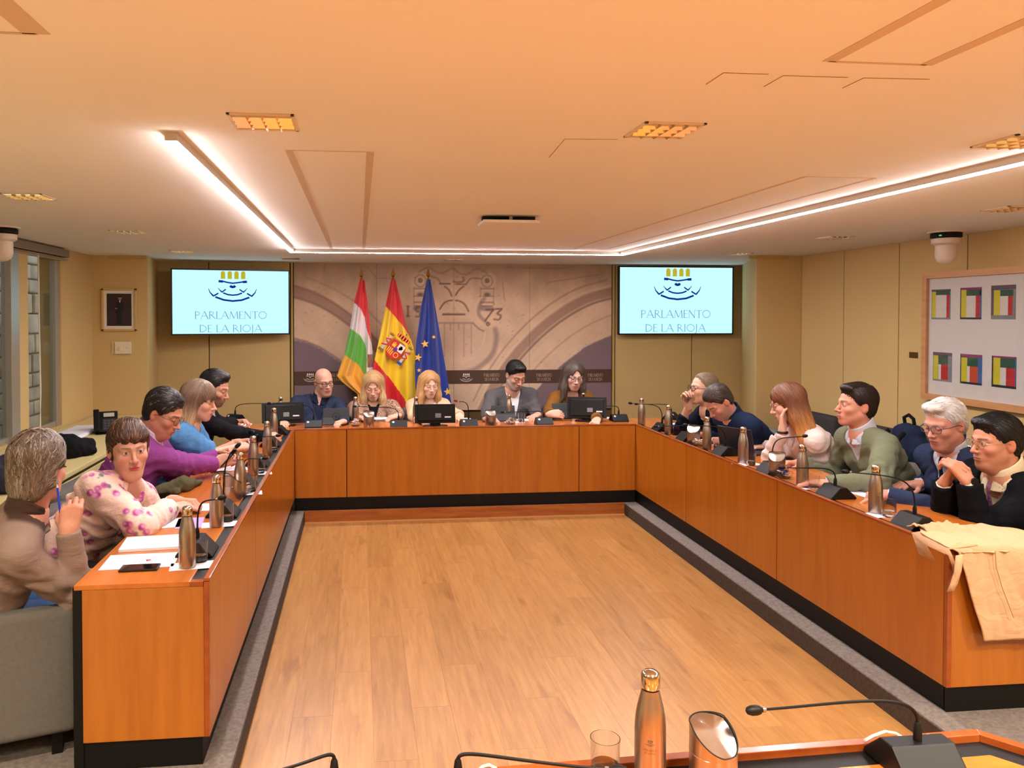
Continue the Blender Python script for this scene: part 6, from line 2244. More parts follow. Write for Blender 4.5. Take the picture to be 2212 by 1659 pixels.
# thermostat plate
a, b = on_y(241, 738, YP), on_y(284, 765, YP)
t = thing('thermostat', 'white wall thermostat with round dial on backing plate under portrait', 'thermostat', ((a.x + b.x) / 2, YP, (a.z + b.z) / 2))
w, h_ = b.x - a.x, a.z - b.z
wp = mat('white_plastic', (226, 214, 186), rough=0.4)
obj('backing_plate', MB().box(-w / 2, w / 2, -0.008, 0, -h_ / 2, h_ / 2), mat('plate_cream', (206, 190, 150), rough=0.5), t, bevel=0.002)
obj('body', MB().box(-w / 2 + w * 0.2, w / 2, -0.026, -0.008, -h_ / 2 + 0.004, h_ / 2 - 0.002), wp, t, bevel=0.004)
obj('dial', MB().lathe([(0.024, 0), (0.024, 0.004), (0.021, 0.006), (0.001, 0.006)], 24, M=Matrix.Translation((-w * 0.05, -0.026, -0.01)) @ Matrix.Rotation(math.radians(90), 4, 'X')), wp, t, smooth=True)
obj('switch', MB().box(w * 0.28, w * 0.34, -0.029, -0.026, -0.005, 0.01), mat('plate_cream', (206, 190, 150)), t)

# large framed print with six small colour compositions on the right wall
XF = X_WR - 0.03
def ow_(px, py):
    p = on_x(px, py, XF)
    return p.y, p.z
yl, zt = ow_(1999, 590)
_, zb_ = ow_(2003, 862)
yl2 = on_x(2003, 862, XF).y
yr = 3.72
t = thing('framed_prints', 'large pine-framed sheet of six small geometric colour prints', 'picture', (XF, (yl + yr) / 2, zb_))
oy = t.location.y
pine = wood('pine_frame', (206, 152, 100), (186, 130, 80), rough=0.45, stretch=(5, 1, 5))
fw = 0.05
fb = MB()
H_ = zt - zb_
for y0, y1, z0, z1 in ((yr + fw, yl - fw, H_ - fw, H_), (yr + fw, yl - fw, 0, fw), (yl - fw, yl, 0, H_), (yr, yr + fw, 0, H_)):
    fb.box(-0.03, 0.03, y0 - oy, y1 - oy, z0, z1)
obj('frame', fb, pine, t)
obj('sheet', MB().box(-0.004, 0.0, yr + fw - oy, yl - fw - oy, fw, H_ - fw), mat('sheet_white', (222, 208, 202), rough=0.6), t)
obj('glazing', MB().box(-0.016, -0.014, yr + fw - oy, yl - fw - oy, fw, H_ - fw), thin_glass('picture_glass'), t)
Y_, G_, R_, Wt, Pp, Pl, Gy, Bk, Bl, Or = ((208, 190, 40), (38, 82, 62), (190, 36, 34), (220, 206, 198), (96, 78, 88), (140, 40, 96), (130, 130, 134), (34, 26, 40), (64, 98, 160), (200, 76, 40))
prints = [  # px rect, background, list of (x0,x1,y0,y1 in 0..1 from top left, colour)
    ((2014, 2054, 626, 690), Gy, [(0, 1, 0, .07, Pp), (.04, .24, .06, .94, Y_), (.24, .96, .06, .19, G_), (.24, .8, .19, .94, Wt), (.8, .95, .19, .94, R_)]),
    ((2076, 2121, 622, 690), Bk, [(.03, 1, 0, .07, Pl), (.05, .3, .07, .94, Y_), (.3, .98, .07, .26, G_), (.3, .74, .26, .94, Wt), (.74, .93, .26, .94, R_), (.93, 1, .1, .94, Bl)]),
    ((2143, 2195, 617, 690), Gy, [(0, 1, 0, .13, Pp), (0, .1, .1, .88, Pp), (.12, .38, .15, .88, Y_), (.38, .9, .14, .32, G_), (.38, .7, .32, .88, Wt), (.7, .88, .32, .88, R_)]),
    ((2017, 2057, 760, 826), Gy, [(0, 1, 0, .11, Pp), (.04, .28, .12, .94, Y_), (.3, .8, .1, .42, G_), (.3, .44, .42, .94, Wt), (.44, .8, .42, .94, R_)]),
    ((2076, 2122, 764, 833), Bk, [(.05, 1, 0, .10, Pl), (.05, .33, .12, .93, Y_), (.33, .82, .10, .40, G_), (.33, .45, .40, .93, Wt), (.45, .82, .40, .93, Or), (.82, 1, .10, .93, Bl)]),
    ((2144, 2196, 768, 841), Bk, [(.05, 1, 0, .06, Pl), (.07, .36, .06, .92, Y_), (.36, .96, .06, .36, G_), (.36, .6, .36, .92, Wt), (.6, .96, .36, .92, R_), (.96, 1, .06, .92, Bl)]),
]
zr = []
for k, (rc, bgc, bl_) in enumerate(prints):
    y0, z0 = ow_(rc[0], rc[2])
    y1, z1 = ow_(rc[1], rc[3])
    y0, y1 = y0 - oy, y1 - oy
    z0, z1 = z0 - zb_, z1 - zb_
    pr = obj('print', MB().box(-0.0055, -0.004, y1, y0, z1, z0), mat('ink_%d_%d_%d' % bgc, bgc, rough=0.7), t)
    for (u0, u1, v0, v1, cc) in bl_:
        obj('colour_block', MB().box(-0.0062, -0.0055, y0 + (y1 - y0) * u1, y0 + (y1 - y0) * u0, z0 + (z1 - z0) * v1, z0 + (z1 - z0) * v0), mat('ink_%d_%d_%d' % cc, cc, rough=0.7), pr)
p = on_x(1974, 767, X_WR)
props(obj('wall_plaque', MB().box(-0.006, 0, -0.05, 0.05, -0.025, 0.025).box(-0.008, -0.006, -0.044, 0.044, -0.02, 0.02), mat('bronze', (110, 84, 40), rough=0.35, metal=0.8), loc=(X_WR, p.y, p.z), bevel=0.001, bseg=1), 'small bronze plaque on boarded wall beside the framed prints', 'plaque')

# dome cameras under the ceiling
def dome(x, y, label):
    t = thing('dome_camera', label, 'camera', (x, y, Z_CEIL))
    wm = mat('camera_white', (222, 204, 184), rough=0.35)
    obj('mount_plate', MB().lathe([(0.12, -0.012), (0.125, -0.006), (0.125, 0)], 24), wm, t, smooth=True)
    obj('collar', MB().lathe([(0.085, -0.055), (0.105, -0.045), (0.105, -0.02), (0.10, -0.012)], 24), black, t, smooth=True)
    obj('neck', MB().lathe([(0.075, -0.105), (0.098, -0.09), (0.098, -0.055), (0.085, -0.05)], 24), wm, t, smooth=True)
    obj('ball', MB().lathe([(0.001, -0.25), (0.035, -0.243), (0.06, -0.222), (0.072, -0.19), (0.072, -0.12), (0.07, -0.10)], 24), wm, t, smooth=True)
    obj('status_light', MB().box(-0.1, -0.085, -0.06, -0.05, -0.04, -0.032), emitter('led_green_' + t.name, (0.1, 0.6, 0.1), 1.0), t)
dome(4.41, 5.36, 'white dome camera hanging under ceiling beside the boarded wall')
dome(-2.55, 5.78, 'white dome camera hanging under ceiling beside the window blind')
# ------------------------------------------------------------------ things on the desks
ZT = Z_TOP
steel = mat('brushed_steel', (176, 164, 150), rough=0.34, metal=1.0, bump=(90, 0.04, (1, 1, 0.02)))
steel_b = mat('polished_steel', (214, 202, 190), rough=0.14, metal=1.0)
etch = mat('etched_grey', (70, 60, 52), rough=0.6)
glassm = mat('drinking_glass', (248, 250, 250), rough=0.0, trans=1.0, ior=1.30)
waterm = mat('water', (245, 250, 252), rough=0.0, trans=1.0, ior=1.2)
paperm = mat('white_paper', (232, 228, 240), rough=0.8)
mic_b = mat('microphone_black', (10, 10, 11), rough=0.5, spec=0.3)
def P2(px, py, z=ZT):
    p = on_z(px, py, z)
    return Vector((p.x, p.y, z))

SEAT = {'taupe_man': 'the grey-haired person in taupe', 'pink_woman': 'the person in pink floral blazer', 'purple_man': 'the person in purple jumper',
        'denim_woman': 'the person in blue denim', 'bearded_man': 'the bearded person in black', 'bald_man': 'the bald person in navy',
        'paisley_woman': 'the person in paisley print', 'beige_woman': 'the person in beige blazer', 'grey_suit_man': 'the person in grey blazer',
        'brown_jacket_woman': 'the person in brown jacket', 'drinking_woman': 'the person drinking', 'navy_man': 'the bent person in navy',
        'blouse_woman': 'the auburn-haired person', 'green_man': 'the person in sage green', 'white_haired_man': 'the white-haired person', 'black_haired_man': 'the black-haired person in dark suit'}

# steel bottle: body with emblem, cap, dark gap
bprof = [(0.030, 0.0), (0.0335, 0.003), (0.0350, 0.012), (0.0350, 0.125), (0.0345, 0.140), (0.0325, 0.160), (0.0285, 0.182), (0.0240, 0.200), (0.0212, 0.212), (0.0205, 0.218)]
bottle0 = thing('water_bottle', 'x', 'bottle', (0, 0, 0), 0, 'steel water bottles')
bb = obj('body', MB().lathe(bprof, 28), steel, bottle0, smooth=True)
obj('gap_ring', MB().lathe([(0.0195, 0.218), (0.0195, 0.2215)], 24), black, bottle0, smooth=True)
obj('cap', MB().lathe([(0.0205, 0.2215), (0.0214, 0.223), (0.0214, 0.247), (0.0200, 0.254), (0.0150, 0.2585), (0.006, 0.2605), (0.0005, 0.261)], 28), steel_b, bottle0, smooth=True)
def wrapM(v, r=0.0353, z0=0.0):
    th = v[0] / r - math.pi / 2
    return (r * math.cos(th), r * math.sin(th), z0 + v[1])
for nm, mb, z0 in (('emblem', emblem2d(0.020 / 350)[0], 0.110), ('emblem_arches', emblem2d(0.020 / 350)[1], 0.110), ('lettering', text2d('PARLAMENTO', 0.0042, 0.028), 0.093), ('lettering', text2d('DE LA RIOJA', 0.0042, 0.024), 0.086)):
    m2 = MB()
    m2.f, m2.mi = mb.f, mb.mi
    m2.v = [wrapM(v, 0.0353, z0) for v in mb.v]
    me = bpy.data.meshes.new(nm)
    me.from_pydata(m2.v, [], m2.f)
    me.materials.append(etch)
    q = bpy.data.objects.new(nm, me)
    COL.objects.link(q)
    q.parent = bb
used = {'bottle': False, 'glass': False, 'jug': False, 'bowl': False, 'mic': False}
def facing(p):
    return math.atan2(-p.y, -p.x) + math.pi / 2
def put(proto, key, p, rz, label):
    if not used[key]:
        used[key] = True
        proto.location = p
        proto.rotation_euler = (0, 0, rz)
        proto['label'] = label
        return proto
    return dup(proto, p, rz, label)
coaster_n = 0
def coaster(p, rz, who, w=0.19, d=0.10):
    o = obj('paper_mat', MB().box(-w / 2, w / 2, -d / 2, d / 2, 0.0002, 0.0012), paperm, loc=(p.x, p.y, ZT + 0.0004))
    o.rotation_euler = (0, 0, rz)
    props(o, 'white paper mat under the bottle and glass of ' + who, 'paper mat', 'paper mats under bottles')
    return o
BOT = [  # px, py of the base, whose
    (405, 1226, 'taupe_man'), (468, 1137, 'pink_woman'), (519, 1073, 'purple_man'), (547, 1026, 'denim_woman'), (577, 984, 'bearded_man'),
    (592, 946, None), (606, 914, 'bald_man'), (768, 914, 'paisley_woman'), (899, 914, 'beige_woman'), (1099, 908, 'grey_suit_man'), (1260, 903, 'brown_jacket_woman'),
    (1386, 918, None), (1444, 938, 'drinking_woman'), (1527, 971, 'navy_man'), (1605, 1000, 'blouse_woman'), (1733, 1050, 'green_man'), (1891, 1108, 'white_haired_man'), (1404, 1694, 'near')]
for px, py, who in BOT:
    p = P2(px, py)
    p.z = ZT + 0.0018
    w_ = SEAT.get(who) if who in SEAT else None
    lab = 'brushed steel water bottle in front of ' + w_ if w_ else ('engraved steel water bottle on the near desk beside the steel carafe' if who == 'near' else ('steel water bottle standing before the side of a dark monitor' if px < 700 else 'steel water bottle at the inner corner of the two wooden desks'))
    put(bottle0, 'bottle', p, facing(p) + (0.0 if who == 'near' else random.uniform(-2.5, 2.5)), lab)
# tumblers
gl0 = thing('water_glass', 'x', 'glass', (0, 0, 0), 0, 'clear water tumblers')
gp = [(0.0, 0.0), (0.030, 0.0), (0.032, 0.004), (0.0345, 0.088), (0.0330, 0.088), (0.0302, 0.012), (0.0, 0.010)]
obj('tumbler', MB().lathe([(max(r, 0.0004), z) for r, z in gp], 28, cap=False), glassm, gl0, smooth=True)
obj('water', MB().lathe([(0.0004, 0.0105), (0.0298, 0.0125), (0.0305, 0.030), (0.0004, 0.030)], 24, cap=False), waterm, gl0, smooth=True)
GLS = [(432, 1213, 'taupe_man'), (491, 1126, 'pink_woman'), (541, 1062, 'purple_man'), (562, 1022, 'denim_woman'), (590, 975, 'bearded_man'), (1126, 912, 'grey_suit_man'), (1462, 940, 'drinking_woman'),
       (1550, 972, 'navy_man'), (1622, 1005, 'blouse_woman'), (1757, 1056, 'green_man'), (1921, 1116, 'white_haired_man'), (1307, 1676, 'near')]
for px, py, who in GLS:
    p = P2(px, py)
    p.z = ZT + 0.0018
    put(gl0, 'glass', p, 0, 'clear glass tumbler on the desk before ' + SEAT[who] if who in SEAT else 'clear glass tumbler beside the engraved steel bottle on the near desk')
for px, py, who, along in ((418, 1222, 'taupe_man', 0), (478, 1133, 'pink_woman', 0), (531, 1066, 'purple_man', 0), (556, 1023, 'denim_woman', 0), (1613, 1003, 'blouse_woman', 0), (1744, 1053, 'green_man', 0), (1904, 1112, 'white_haired_man', 0), (1112, 912, 'grey_suit_man', 0)):
    coaster(P2(px, py), 0.15, SEAT[who])
# steel carafes with a slanted lid
ju0 = thing('steel_carafe', 'x', 'carafe', (0, 0, 0), 0, 'steel carafes with slanted lids')
R_ = 0.052
def slant_body():
    mb = MB()
    seg, vs = 40, []
    for z in (0.0, 0.004, 0.095):
        rr = R_ - 0.002 if z == 0 else R_
        vs += [(rr * math.cos(2 * math.pi * k / seg), rr * math.sin(2 * math.pi * k / seg), z) for k in range(seg)]
    for k in range(seg):
        a = 2 * math.pi * k / seg
        x, y = R_ * math.cos(a), R_ * math.sin(a)
        vs.append((x, y, 0.095 + 0.052 * max(0.0, min(1.0, (y + R_ * 0.95) / (R_ * 1.3)))))
    fs = []
    for i in range(3):
        for k in range(seg):
            k2 = (k + 1) % seg
            fs.append((i * seg + k, i * seg + k2, (i + 1) * seg + k2, (i + 1) * seg + k))
    fs.append(tuple(range(seg))[::-1])
    return mb.add(vs, fs)
obj('body', slant_body(), steel, ju0, smooth=True)
def slant_lid():
    mb = MB()
    seg = 40
    vs = [(R_ * 0.985 * math.cos(2 * math.pi * k / seg), R_ * 0.985 * math.sin(2 * math.pi * k / seg)) for k in range(seg)]
    top = lambda x, y: 0.0945 + 0.052 * max(0.0, min(1.0, (y + R_ * 0.95) / (R_ * 1.3))) + 0.004 * (1 - (x / R_) ** 2)
    pts = [(x, y, top(x, y) - 0.002) for x, y in vs]
    mid = [(x * 0.5, y * 0.5, top(x * 0.5, y * 0.5) - 0.004) for x, y in vs]
    mb.add(pts + mid + [(0, 0, top(0, 0) - 0.005)], [(k, (k + 1) % seg, seg + (k + 1) % seg, seg + k) for k in range(seg)] + [(seg + k, seg + (k + 1) % seg, 2 * seg) for k in range(seg)])
    return mb
obj('lid', slant_lid(), steel_b, ju0, smooth=True)
sea = MB()
sea.tube([((R_ - 0.0003) * math.cos(a), (R_ - 0.0003) * math.sin(a), 0.0965 + 0.052 * max(0.0, min(1.0, ((R_ * math.sin(a)) + R_ * 0.95) / (R_ * 1.3)))) for a in np.linspace(0, 2 * math.pi, 41)], 0.0016, 6, caps=False)
obj('lid_seal', sea, black, ju0, smooth=True)
obj('seam_ring', MB().lathe([(R_ + 0.0002, 0.086), (R_ + 0.0006, 0.0865), (R_ + 0.0002, 0.087)], 40, cap=False), steel_b, ju0, smooth=True)
for px, py, rz, lab in ((502, 1080, 1.9, 'steel carafe with slanted lid between pink blazer and purple jumper seats'), (797, 922, 0.1, 'steel carafe with slanted lid before the person in paisley print'), (1060, 919, 0.2, 'steel carafe with slanted lid before the person in grey blazer'),
                        (1498, 958, -0.6, 'steel carafe with slanted lid near the bent person in navy'), (1678, 1026, -0.6, 'steel carafe with slanted lid near the auburn-haired person'), (1540, 1704, 0.35, 'large steel carafe with slanted lid on the near desk')):
    p = P2(px, py)
    p.z = ZT + 0.0006
    put(ju0, 'jug', p, rz, lab)
# glass bowls of wrapped sweets
def sweet_bowl(px, py, cols, label):
    p = P2(px, py)
    t = thing('sweet_bowl', label, 'bowl', (p.x, p.y, ZT + 0.0006), 0, 'glass bowls of wrapped sweets')
    obj('bowl', MB().lathe([(0.0005, 0.0), (0.030, 0.0), (0.044, 0.012), (0.052, 0.030), (0.050, 0.050), (0.0485, 0.050), (0.050, 0.030), (0.042, 0.014), (0.029, 0.004), (0.0005, 0.003)], 28, cap=False), glassm, t, smooth=True)
    r = random.Random(int(px))
    for k in range(20):
        a, rr = r.uniform(0, 6.28), 0.036 * math.sqrt(r.random())
        z = 0.014 + 0.048 * r.random() * (1 - (rr / 0.05) ** 2) + 0.004
        M = Matrix.Translation((rr * math.cos(a), rr * math.sin(a), z)) @ Matrix.Rotation(r.uniform(0, 3), 4, 'Z') @ Matrix.Rotation(r.uniform(-0.7, 0.7), 4, 'X')
        mb = MB()
        mb.prism([(-0.006, -0.0035), (0.006, -0.0035), (0.0075, 0), (0.006, 0.0035), (-0.006, 0.0035), (-0.0075, 0)], -0.004, 0.004, M=M)
        for s in (-1, 1):
            mb.add([M @ Vector(q) for q in ((s * 0.0075, 0, 0.001), (s * 0.0155, 0.006, 0.003), (s * 0.0155, -0.006, 0.003), (s * 0.0155, 0, -0.004))], [(0, 1, 2), (0, 2, 3), (0, 3, 1), (1, 3, 2)])
        o_ = obj('wrapped_sweet', mb, cols[k % len(cols)], None)
        o_.location = t.location
        props(o_, 'wrapped sweet lying in ' + label.replace('small ', '').replace('glass bowl', 'the bowl'), 'sweet', 'sweets in the ' + label)
sw_w = mat('sweet_white', (226, 214, 210), rough=0.35)
sw_b = mat('sweet_blue', (40, 46, 120), rough=0.3)
sw_c = mat('sweet_cream', (222, 190, 170), rough=0.35)
sw_y = mat('sweet_yellow', (214, 190, 60), rough=0.35)
sweet_bowl(768, 920, [sw_w, sw_c], 'glass bowl of white sweets by the paisley-print seat')
sweet_bowl(1103, 916, [sw_w, sw_c, sw_b, sw_b, sw_y], 'glass bowl of mixed sweets by the grey-blazer seat')
sweet_bowl(1508, 963, [sw_w, sw_c], 'glass bowl of white sweets by the bent navy reader')
sweet_bowl(1694, 1033, [sw_b, sw_b, sw_w], 'glass bowl of blue sweets by the sage-green seat')
sweet_bowl(526, 1066, [sw_w, sw_c], 'glass bowl of cream sweets by the purple-jumper seat')

# ------------------------------------------------------------------ microphones
badge = mat('mic_badge', (206, 206, 200), rough=0.4)
redl = emitter('mic_red', (1.0, 0.05, 0.03), 2.0)
def mic(px, py, hx, hy, label, rz, s=None, lift=0.05, on=False, dh=0.0, arch=0.35):
    """base pixel (bottom centre) and head pixel; the neck bends in the plane facing the picture"""
    p = P2(px, py)
    if p.y > 3.2 and p.y < 7.0 or abs(rz) > 1.2:
        if p.x < 0.5 and p.y > 2.5:
            p.x = min(p.x, X_DL - 0.118)
        elif p.y > 2.5:
            p.x = max(p.x, X_DR + 0.118)
    elif p.y > 2.5 and abs(rz) < 0.3:
        p.y = max(p.y, Y_PAN + 0.118)
    dep = proj(p)[2]
    if s is None:
        s = FPX / dep
    t = thing('desk_microphone', label, 'microphone', (p.x, p.y, ZT + 0.0006), rz, 'gooseneck desk microphones')
    hw = 0.080
    # wedge body: sloping front and back, flat narrow top
    obj('base', MB().prism([(-0.088, 0), (0.076, 0), (0.066, 0.012), (0.014, 0.066), (-0.028, 0.066), (-0.085, 0.012)], -hw, hw, axis='x'), mic_b, t, bevel=0.004, smooth=False)
    obj('badge', MB().lathe([(0.011, 0), (0.011, 0.0015), (0.0005, 0.0015)], 16, M=Matrix.Translation((-0.052, -0.044, 0.0515)) @ Matrix.Rotation(math.radians(43.5), 4, 'X')), badge, t)
    obj('neck_socket', MB().lathe([(0.0095, 0.062), (0.0095, 0.090), (0.0075, 0.105), (0.005, 0.110)], 14, c=(0.0, -0.006, 0)), mic_b, t, smooth=True)
    # head position in the thing's frame
    hd = at_depth(hx, hy, dep + dh)
    q = Matrix.Rotation(-rz, 4, 'Z') @ (hd - t.location)
    a = Vector((0.0, -0.006, 0.108))
    up = max(0.03, min(0.16, (q.z - a.z) + 0.02))
    c1 = a + Vector((0, 0, up * 1.0))
    c2 = a.lerp(q, arch) + Vector((0, 0, max(0.0, (q.z - a.z) * 0.5)))
    pts = []
    for i in range(19):
        u = i / 18
        v = a * (1 - u) ** 3 + c1 * 3 * u * (1 - u) ** 2 + c2 * 3 * u * u * (1 - u) + q * u ** 3
        pts.append(v)
    obj('gooseneck', MB().tube(pts, [0.0042 - 0.0012 * i / 18 for i in range(19)], 8), mic_b, t, smooth=True)
    dr = (pts[-1] - pts[-3]).normalized()
    obj('capsule', MB().tube([q - dr * 0.012, q - dr * 0.008, q, q + dr * 0.012, q + dr * 0.022, q + dr * 0.026], [0.005, 0.0095, 0.0112, 0.0112, 0.008, 0.002], 12), mic_b if not on else mat('mic_foam_red', (120, 30, 34), rough=0.8), t, smooth=True)
    obj('collar_ring', MB().tube([q - dr * 0.022, q - dr * 0.014], 0.006, 10), mat('mic_ring', (150, 150, 150), rough=0.3, metal=0.8) if not on else redl, t, smooth=True)
    return t
L_, R2 = -math.pi / 2, math.pi / 2
mic(678, 922, 583, 871, 'desk microphone between dark monitor and tablet of the bald person', 0.0)
mic(861, 922, 768, 878, 'desk microphone before the person in paisley print, neck level', 0.0)
mic(1012, 920, 986, 866, 'desk microphone with red lit capsule on the head desk', 0.05, on=True)
mic(1174, 916, 1087, 890, 'desk microphone before the person in grey blazer', 0.0)
mic(1336, 909, 1292, 877, 'desk microphone at the brown-jacket end of the head desk', 0.0)
mic(1448, 905, 1376, 873, 'desk microphone near the person drinking', 0.9)
mic(1405, 930, 1363, 871, 'desk microphone at the corner bottle, neck rising over the head desk', R2)
mic(1468, 951, 1418, 921, 'desk microphone before the person drinking, neck bent low', R2)
mic(1556, 982, 1482, 918, 'desk microphone before the open laptop', R2)
mic(1644, 1021, 1737, 942, 'desk microphone with neck raised towards the auburn-haired person', R2)
mic(1791, 1073, 1691, 1010, 'desk microphone before the person in sage green, neck level', R2)
mic(1953, 1139, 1829, 1019, 'desk microphone beside the draped beige coat', R2)
mic(457, 1192, 477, 1076, 'desk microphone before the grey-haired person in taupe', L_)
mic(511, 1110, 512, 964, 'desk microphone with upright neck before the person in pink floral blazer', L_)
mic(555, 1048, 571, 990, 'desk microphone before the person in purple jumper', L_)
mic(576, 1004, 599, 941, 'desk microphone before the person in blue denim', L_)
mic(602, 962, 544, 932, 'desk microphone before the bearded person in black', L_)
mic(612, 936, 596, 914, 'desk microphone beside the dark monitor at the desk corner', L_)
mic(509, 909, 601, 871, 'desk microphone behind the hands of the bearded person', -0.6)
mic(1985, 1662, 1634, 1534, 'desk microphone on the near desk at the angled corner', math.pi, arch=0.45, dh=-0.06)
mic(990, 1752, 1330, 1664, 'desk microphone on the near desk by the tumbler', math.pi, arch=0.25, dh=-0.05)
mic(722, 1752, 560, 1674, 'desk microphone on the near desk with neck turned from the bottle', math.pi, arch=0.25, dh=-0.05)
# white cable on the near desk
for pts_, lab in (([(1868, 1600), (1885, 1590), (1912, 1580), (1935, 1584), (1948, 1592)], 'thin white cable looping behind the angled-corner microphone'), ([(1030, 1668), (1042, 1656), (1056, 1652), (1072, 1660)], 'thin white cable end at the rim of near desk')):
    q = [on_z(x, y, ZT + 0.022) for x, y in pts_]
    c0 = q[0]
    props(obj('white_cable', MB().tube([v - c0 for v in q], 0.0035, 8), mat('cable_white', (226, 210, 190), rough=0.5), smooth=True, loc=c0), lab, 'cable')

# ------------------------------------------------------------------ monitors, tablets, laptop
plb = mat('monitor_black', (9, 9, 10), rough=0.38, spec=0.35)
def monitor(px, py, wpx, hpx, rz, tilt, label):
    """centre bottom of foot"""
    p = P2(px, py)
    dep = proj(p)[2]
    k = dep / FPX
    w, h = wpx * k, hpx * k
    t = thing('desk_monitor', label, 'monitor', (p.x, p.y, ZT + 0.0006), rz, 'low monitors seen from behind')
    obj('foot', MB().prism([(0.12 * math.cos(a), 0.07 * math.sin(a)) for a in np.linspace(0, 2 * math.pi, 21)[:-1]], 0, 0.012), plb, t, bevel=0.002)
    obj('stand', MB().box(-0.05, 0.05, -0.008, 0.012, 0.01, 0.07), plb, t, bevel=0.004)
    T = Matrix.Translation((0, 0, 0.03)) @ Matrix.Rotation(tilt, 4, 'X')
    back = obj('back_shell', MB().prism([(-w / 2, 0), (w / 2, 0), (w / 2, h), (-w / 2, h)], -0.012, 0.010, axis='y', M=T), plb, t, bevel=0.004)
    obj('raised_back', MB().prism([(-w / 2 + 0.03, 0.02), (w / 2 - 0.03, 0.02), (w / 2 - 0.03, h - 0.025), (-w / 2 + 0.03, h - 0.025)], -0.03, -0.012, axis='y', M=T), plb, t, bevel=0.008)
    obj('display', MB().box(-w / 2 + 0.012, w / 2 - 0.012, 0.010, 0.011, 0.012, h - 0.012, M=T), mat('dark_display', (14, 16, 22), rough=0.1), t)
    obj('sticker', MB().box(0.0, 0.055, -0.0312, -0.03, h * 0.28, h * 0.28 + 0.042, M=T), mat('sticker_grey', (120, 120, 122), rough=0.5), t)
    obj('label_strip', MB().box(0.09, 0.15, -0.0312, -0.03, h * 0.28, h * 0.28 + 0.012, M=T), paperm, t)
    return t
monitor(612, 920, 90, 44, 0.18, -0.22, 'dark monitor back in front of the bald person')
monitor(940, 921, 88, 41, 0.0, -0.16, 'dark monitor back in front of the person in beige blazer')
monitor(1268, 910, 84, 46, -0.22, -0.22, 'dark monitor back in front of the person in brown jacket')
def tablet(px, py, wpx, hpx, rz, tilt, label, col=(40, 40, 44), cam_ring=False, dark=False):
    p = P2(px, py)
    k = proj(p)[2] / FPX
    w, h = wpx * k, hpx * k
    t = thing('tablet', label, 'tablet', (p.x, p.y, ZT + 0.0008), rz)
    m = mat('tablet_case_%d' % col[0], col, rough=0.6)
    T = Matrix.Translation((0, 0, 0.002)) @ Matrix.Rotation(tilt, 4, 'X')
    obj('case', MB().box(-w / 2, w / 2, -0.006, 0.004, 0, h, M=T), m, t, bevel=0.004)
    obj('display', MB().box(-w / 2 + 0.01, w / 2 - 0.01, 0.004, 0.005, 0.01, h - 0.01, M=T), mat('dark_display', (14, 16, 22)), t)
    obj('stand_flap', MB().box(-w / 2, w / 2, 0, 0.09, 0, 0.006), m, t, bevel=0.002)
    lw = obj('lower_fold', MB().box(-w / 2, w / 2, -0.010, -0.006, 0, h * 0.42, M=T), mat('tablet_fold', (62, 62, 68), rough=0.6), t, bevel=0.002)
    if cam_ring:
        obj('swivel_disc', MB().lathe([(0.038, 0), (0.038, 0.004), (0.0005, 0.004)], 24, M=T @ Matrix.Translation((0, -0.010, h * 0.5)) @ Matrix.Rotation(math.radians(90), 4, 'X')), plb, t)
        obj('swivel_ring', MB().tube([(0.022 * math.cos(a), -0.0155, h * 0.5 + 0.022 * math.sin(a)) for a in np.linspace(0, 2 * math.pi, 25)], 0.0025, 6, caps=False), mat('ring_grey', (80, 74, 70), rough=0.4), t)
    return t
tablet(726, 918, 56, 36, 0.0, -0.30, 'propped dark tablet with round swivel back before the bald person', (34, 34, 38), True)
tablet(1088, 910, 52, 34, 0.0, -0.35, 'propped dark tablet behind the bottle of the person in grey blazer', (36, 38, 44))
tablet(1216, 905, 42, 34, 0.12, -0.35, 'dark green-grey tablet held up by the person in brown jacket', (40, 50, 50))
p = P2(1598, 985)
t = thing('laptop', 'open dark laptop before the bent person in navy', 'laptop', (X_DR + 0.24, p.y + 0.10, ZT + 0.0008), math.radians(-62))
obj('keyboard_deck', MB().box(-0.15, 0.15, 0.0, 0.20, 0, 0.014), mat('laptop_grey', (52, 54, 62), rough=0.4), t, bevel=0.003)
T = Matrix.Translation((0, 0.0, 0.010)) @ Matrix.Rotation(0.25, 4, 'X')
obj('screen_lid', MB().box(-0.15, 0.15, -0.006, 0.0, 0, 0.20, M=T), mat('laptop_lid', (34, 36, 44), rough=0.35), t, bevel=0.002)
obj('display', MB().box(-0.143, 0.143, 0.0, 0.001, 0.008, 0.193, M=T), mat('dark_display', (14, 16, 22)), t)

# ------------------------------------------------------------------ papers, phone, pens
def sheet(px, py, w, d, rz, label, m=None, n=1, z=0.0, cat='paper', group='papers on the desks'):
    p = P2(px, py)
    o = obj('paper_sheet', MB().box(-w / 2, w / 2, -d / 2, d / 2, 0, 0.0008 * n), m or paperm, loc=(p.x, p.y, ZT + 0.0008 + z))
    o.rotation_euler = (0, 0, rz)
    props(o, label, cat, group)
    return o
lav = mat('lavender_paper', (176, 150, 210), rough=0.8)
greyp = mat('blue_folder', (40, 50, 96), rough=0.6)
sh1 = sheet(305, 1212, 0.30, 0.20, 0.06, 'printed sheet with small red flower drawing beside the black phone')
rd = obj('red_drawing', MB().prism([(0.012, 0.0), (0.006, 0.014), (-0.004, 0.010), (-0.012, 0.016), (-0.010, -0.002), (-0.004, -0.012), (0.004, -0.006)], 0.0009, 0.0011), mat('ink_red', (180, 30, 40), rough=0.7), sh1)
rd.location = (0.03, 0.0, 0)
for k in range(9):
    obj('printed_line', MB().box(-0.03 + 0.011 * k, -0.027 + 0.011 * k, -0.05 - 0.01 * (k % 3), 0.05, 0.0009, 0.0010), mat('ink_grey', (170, 166, 176), rough=0.8), sh1)
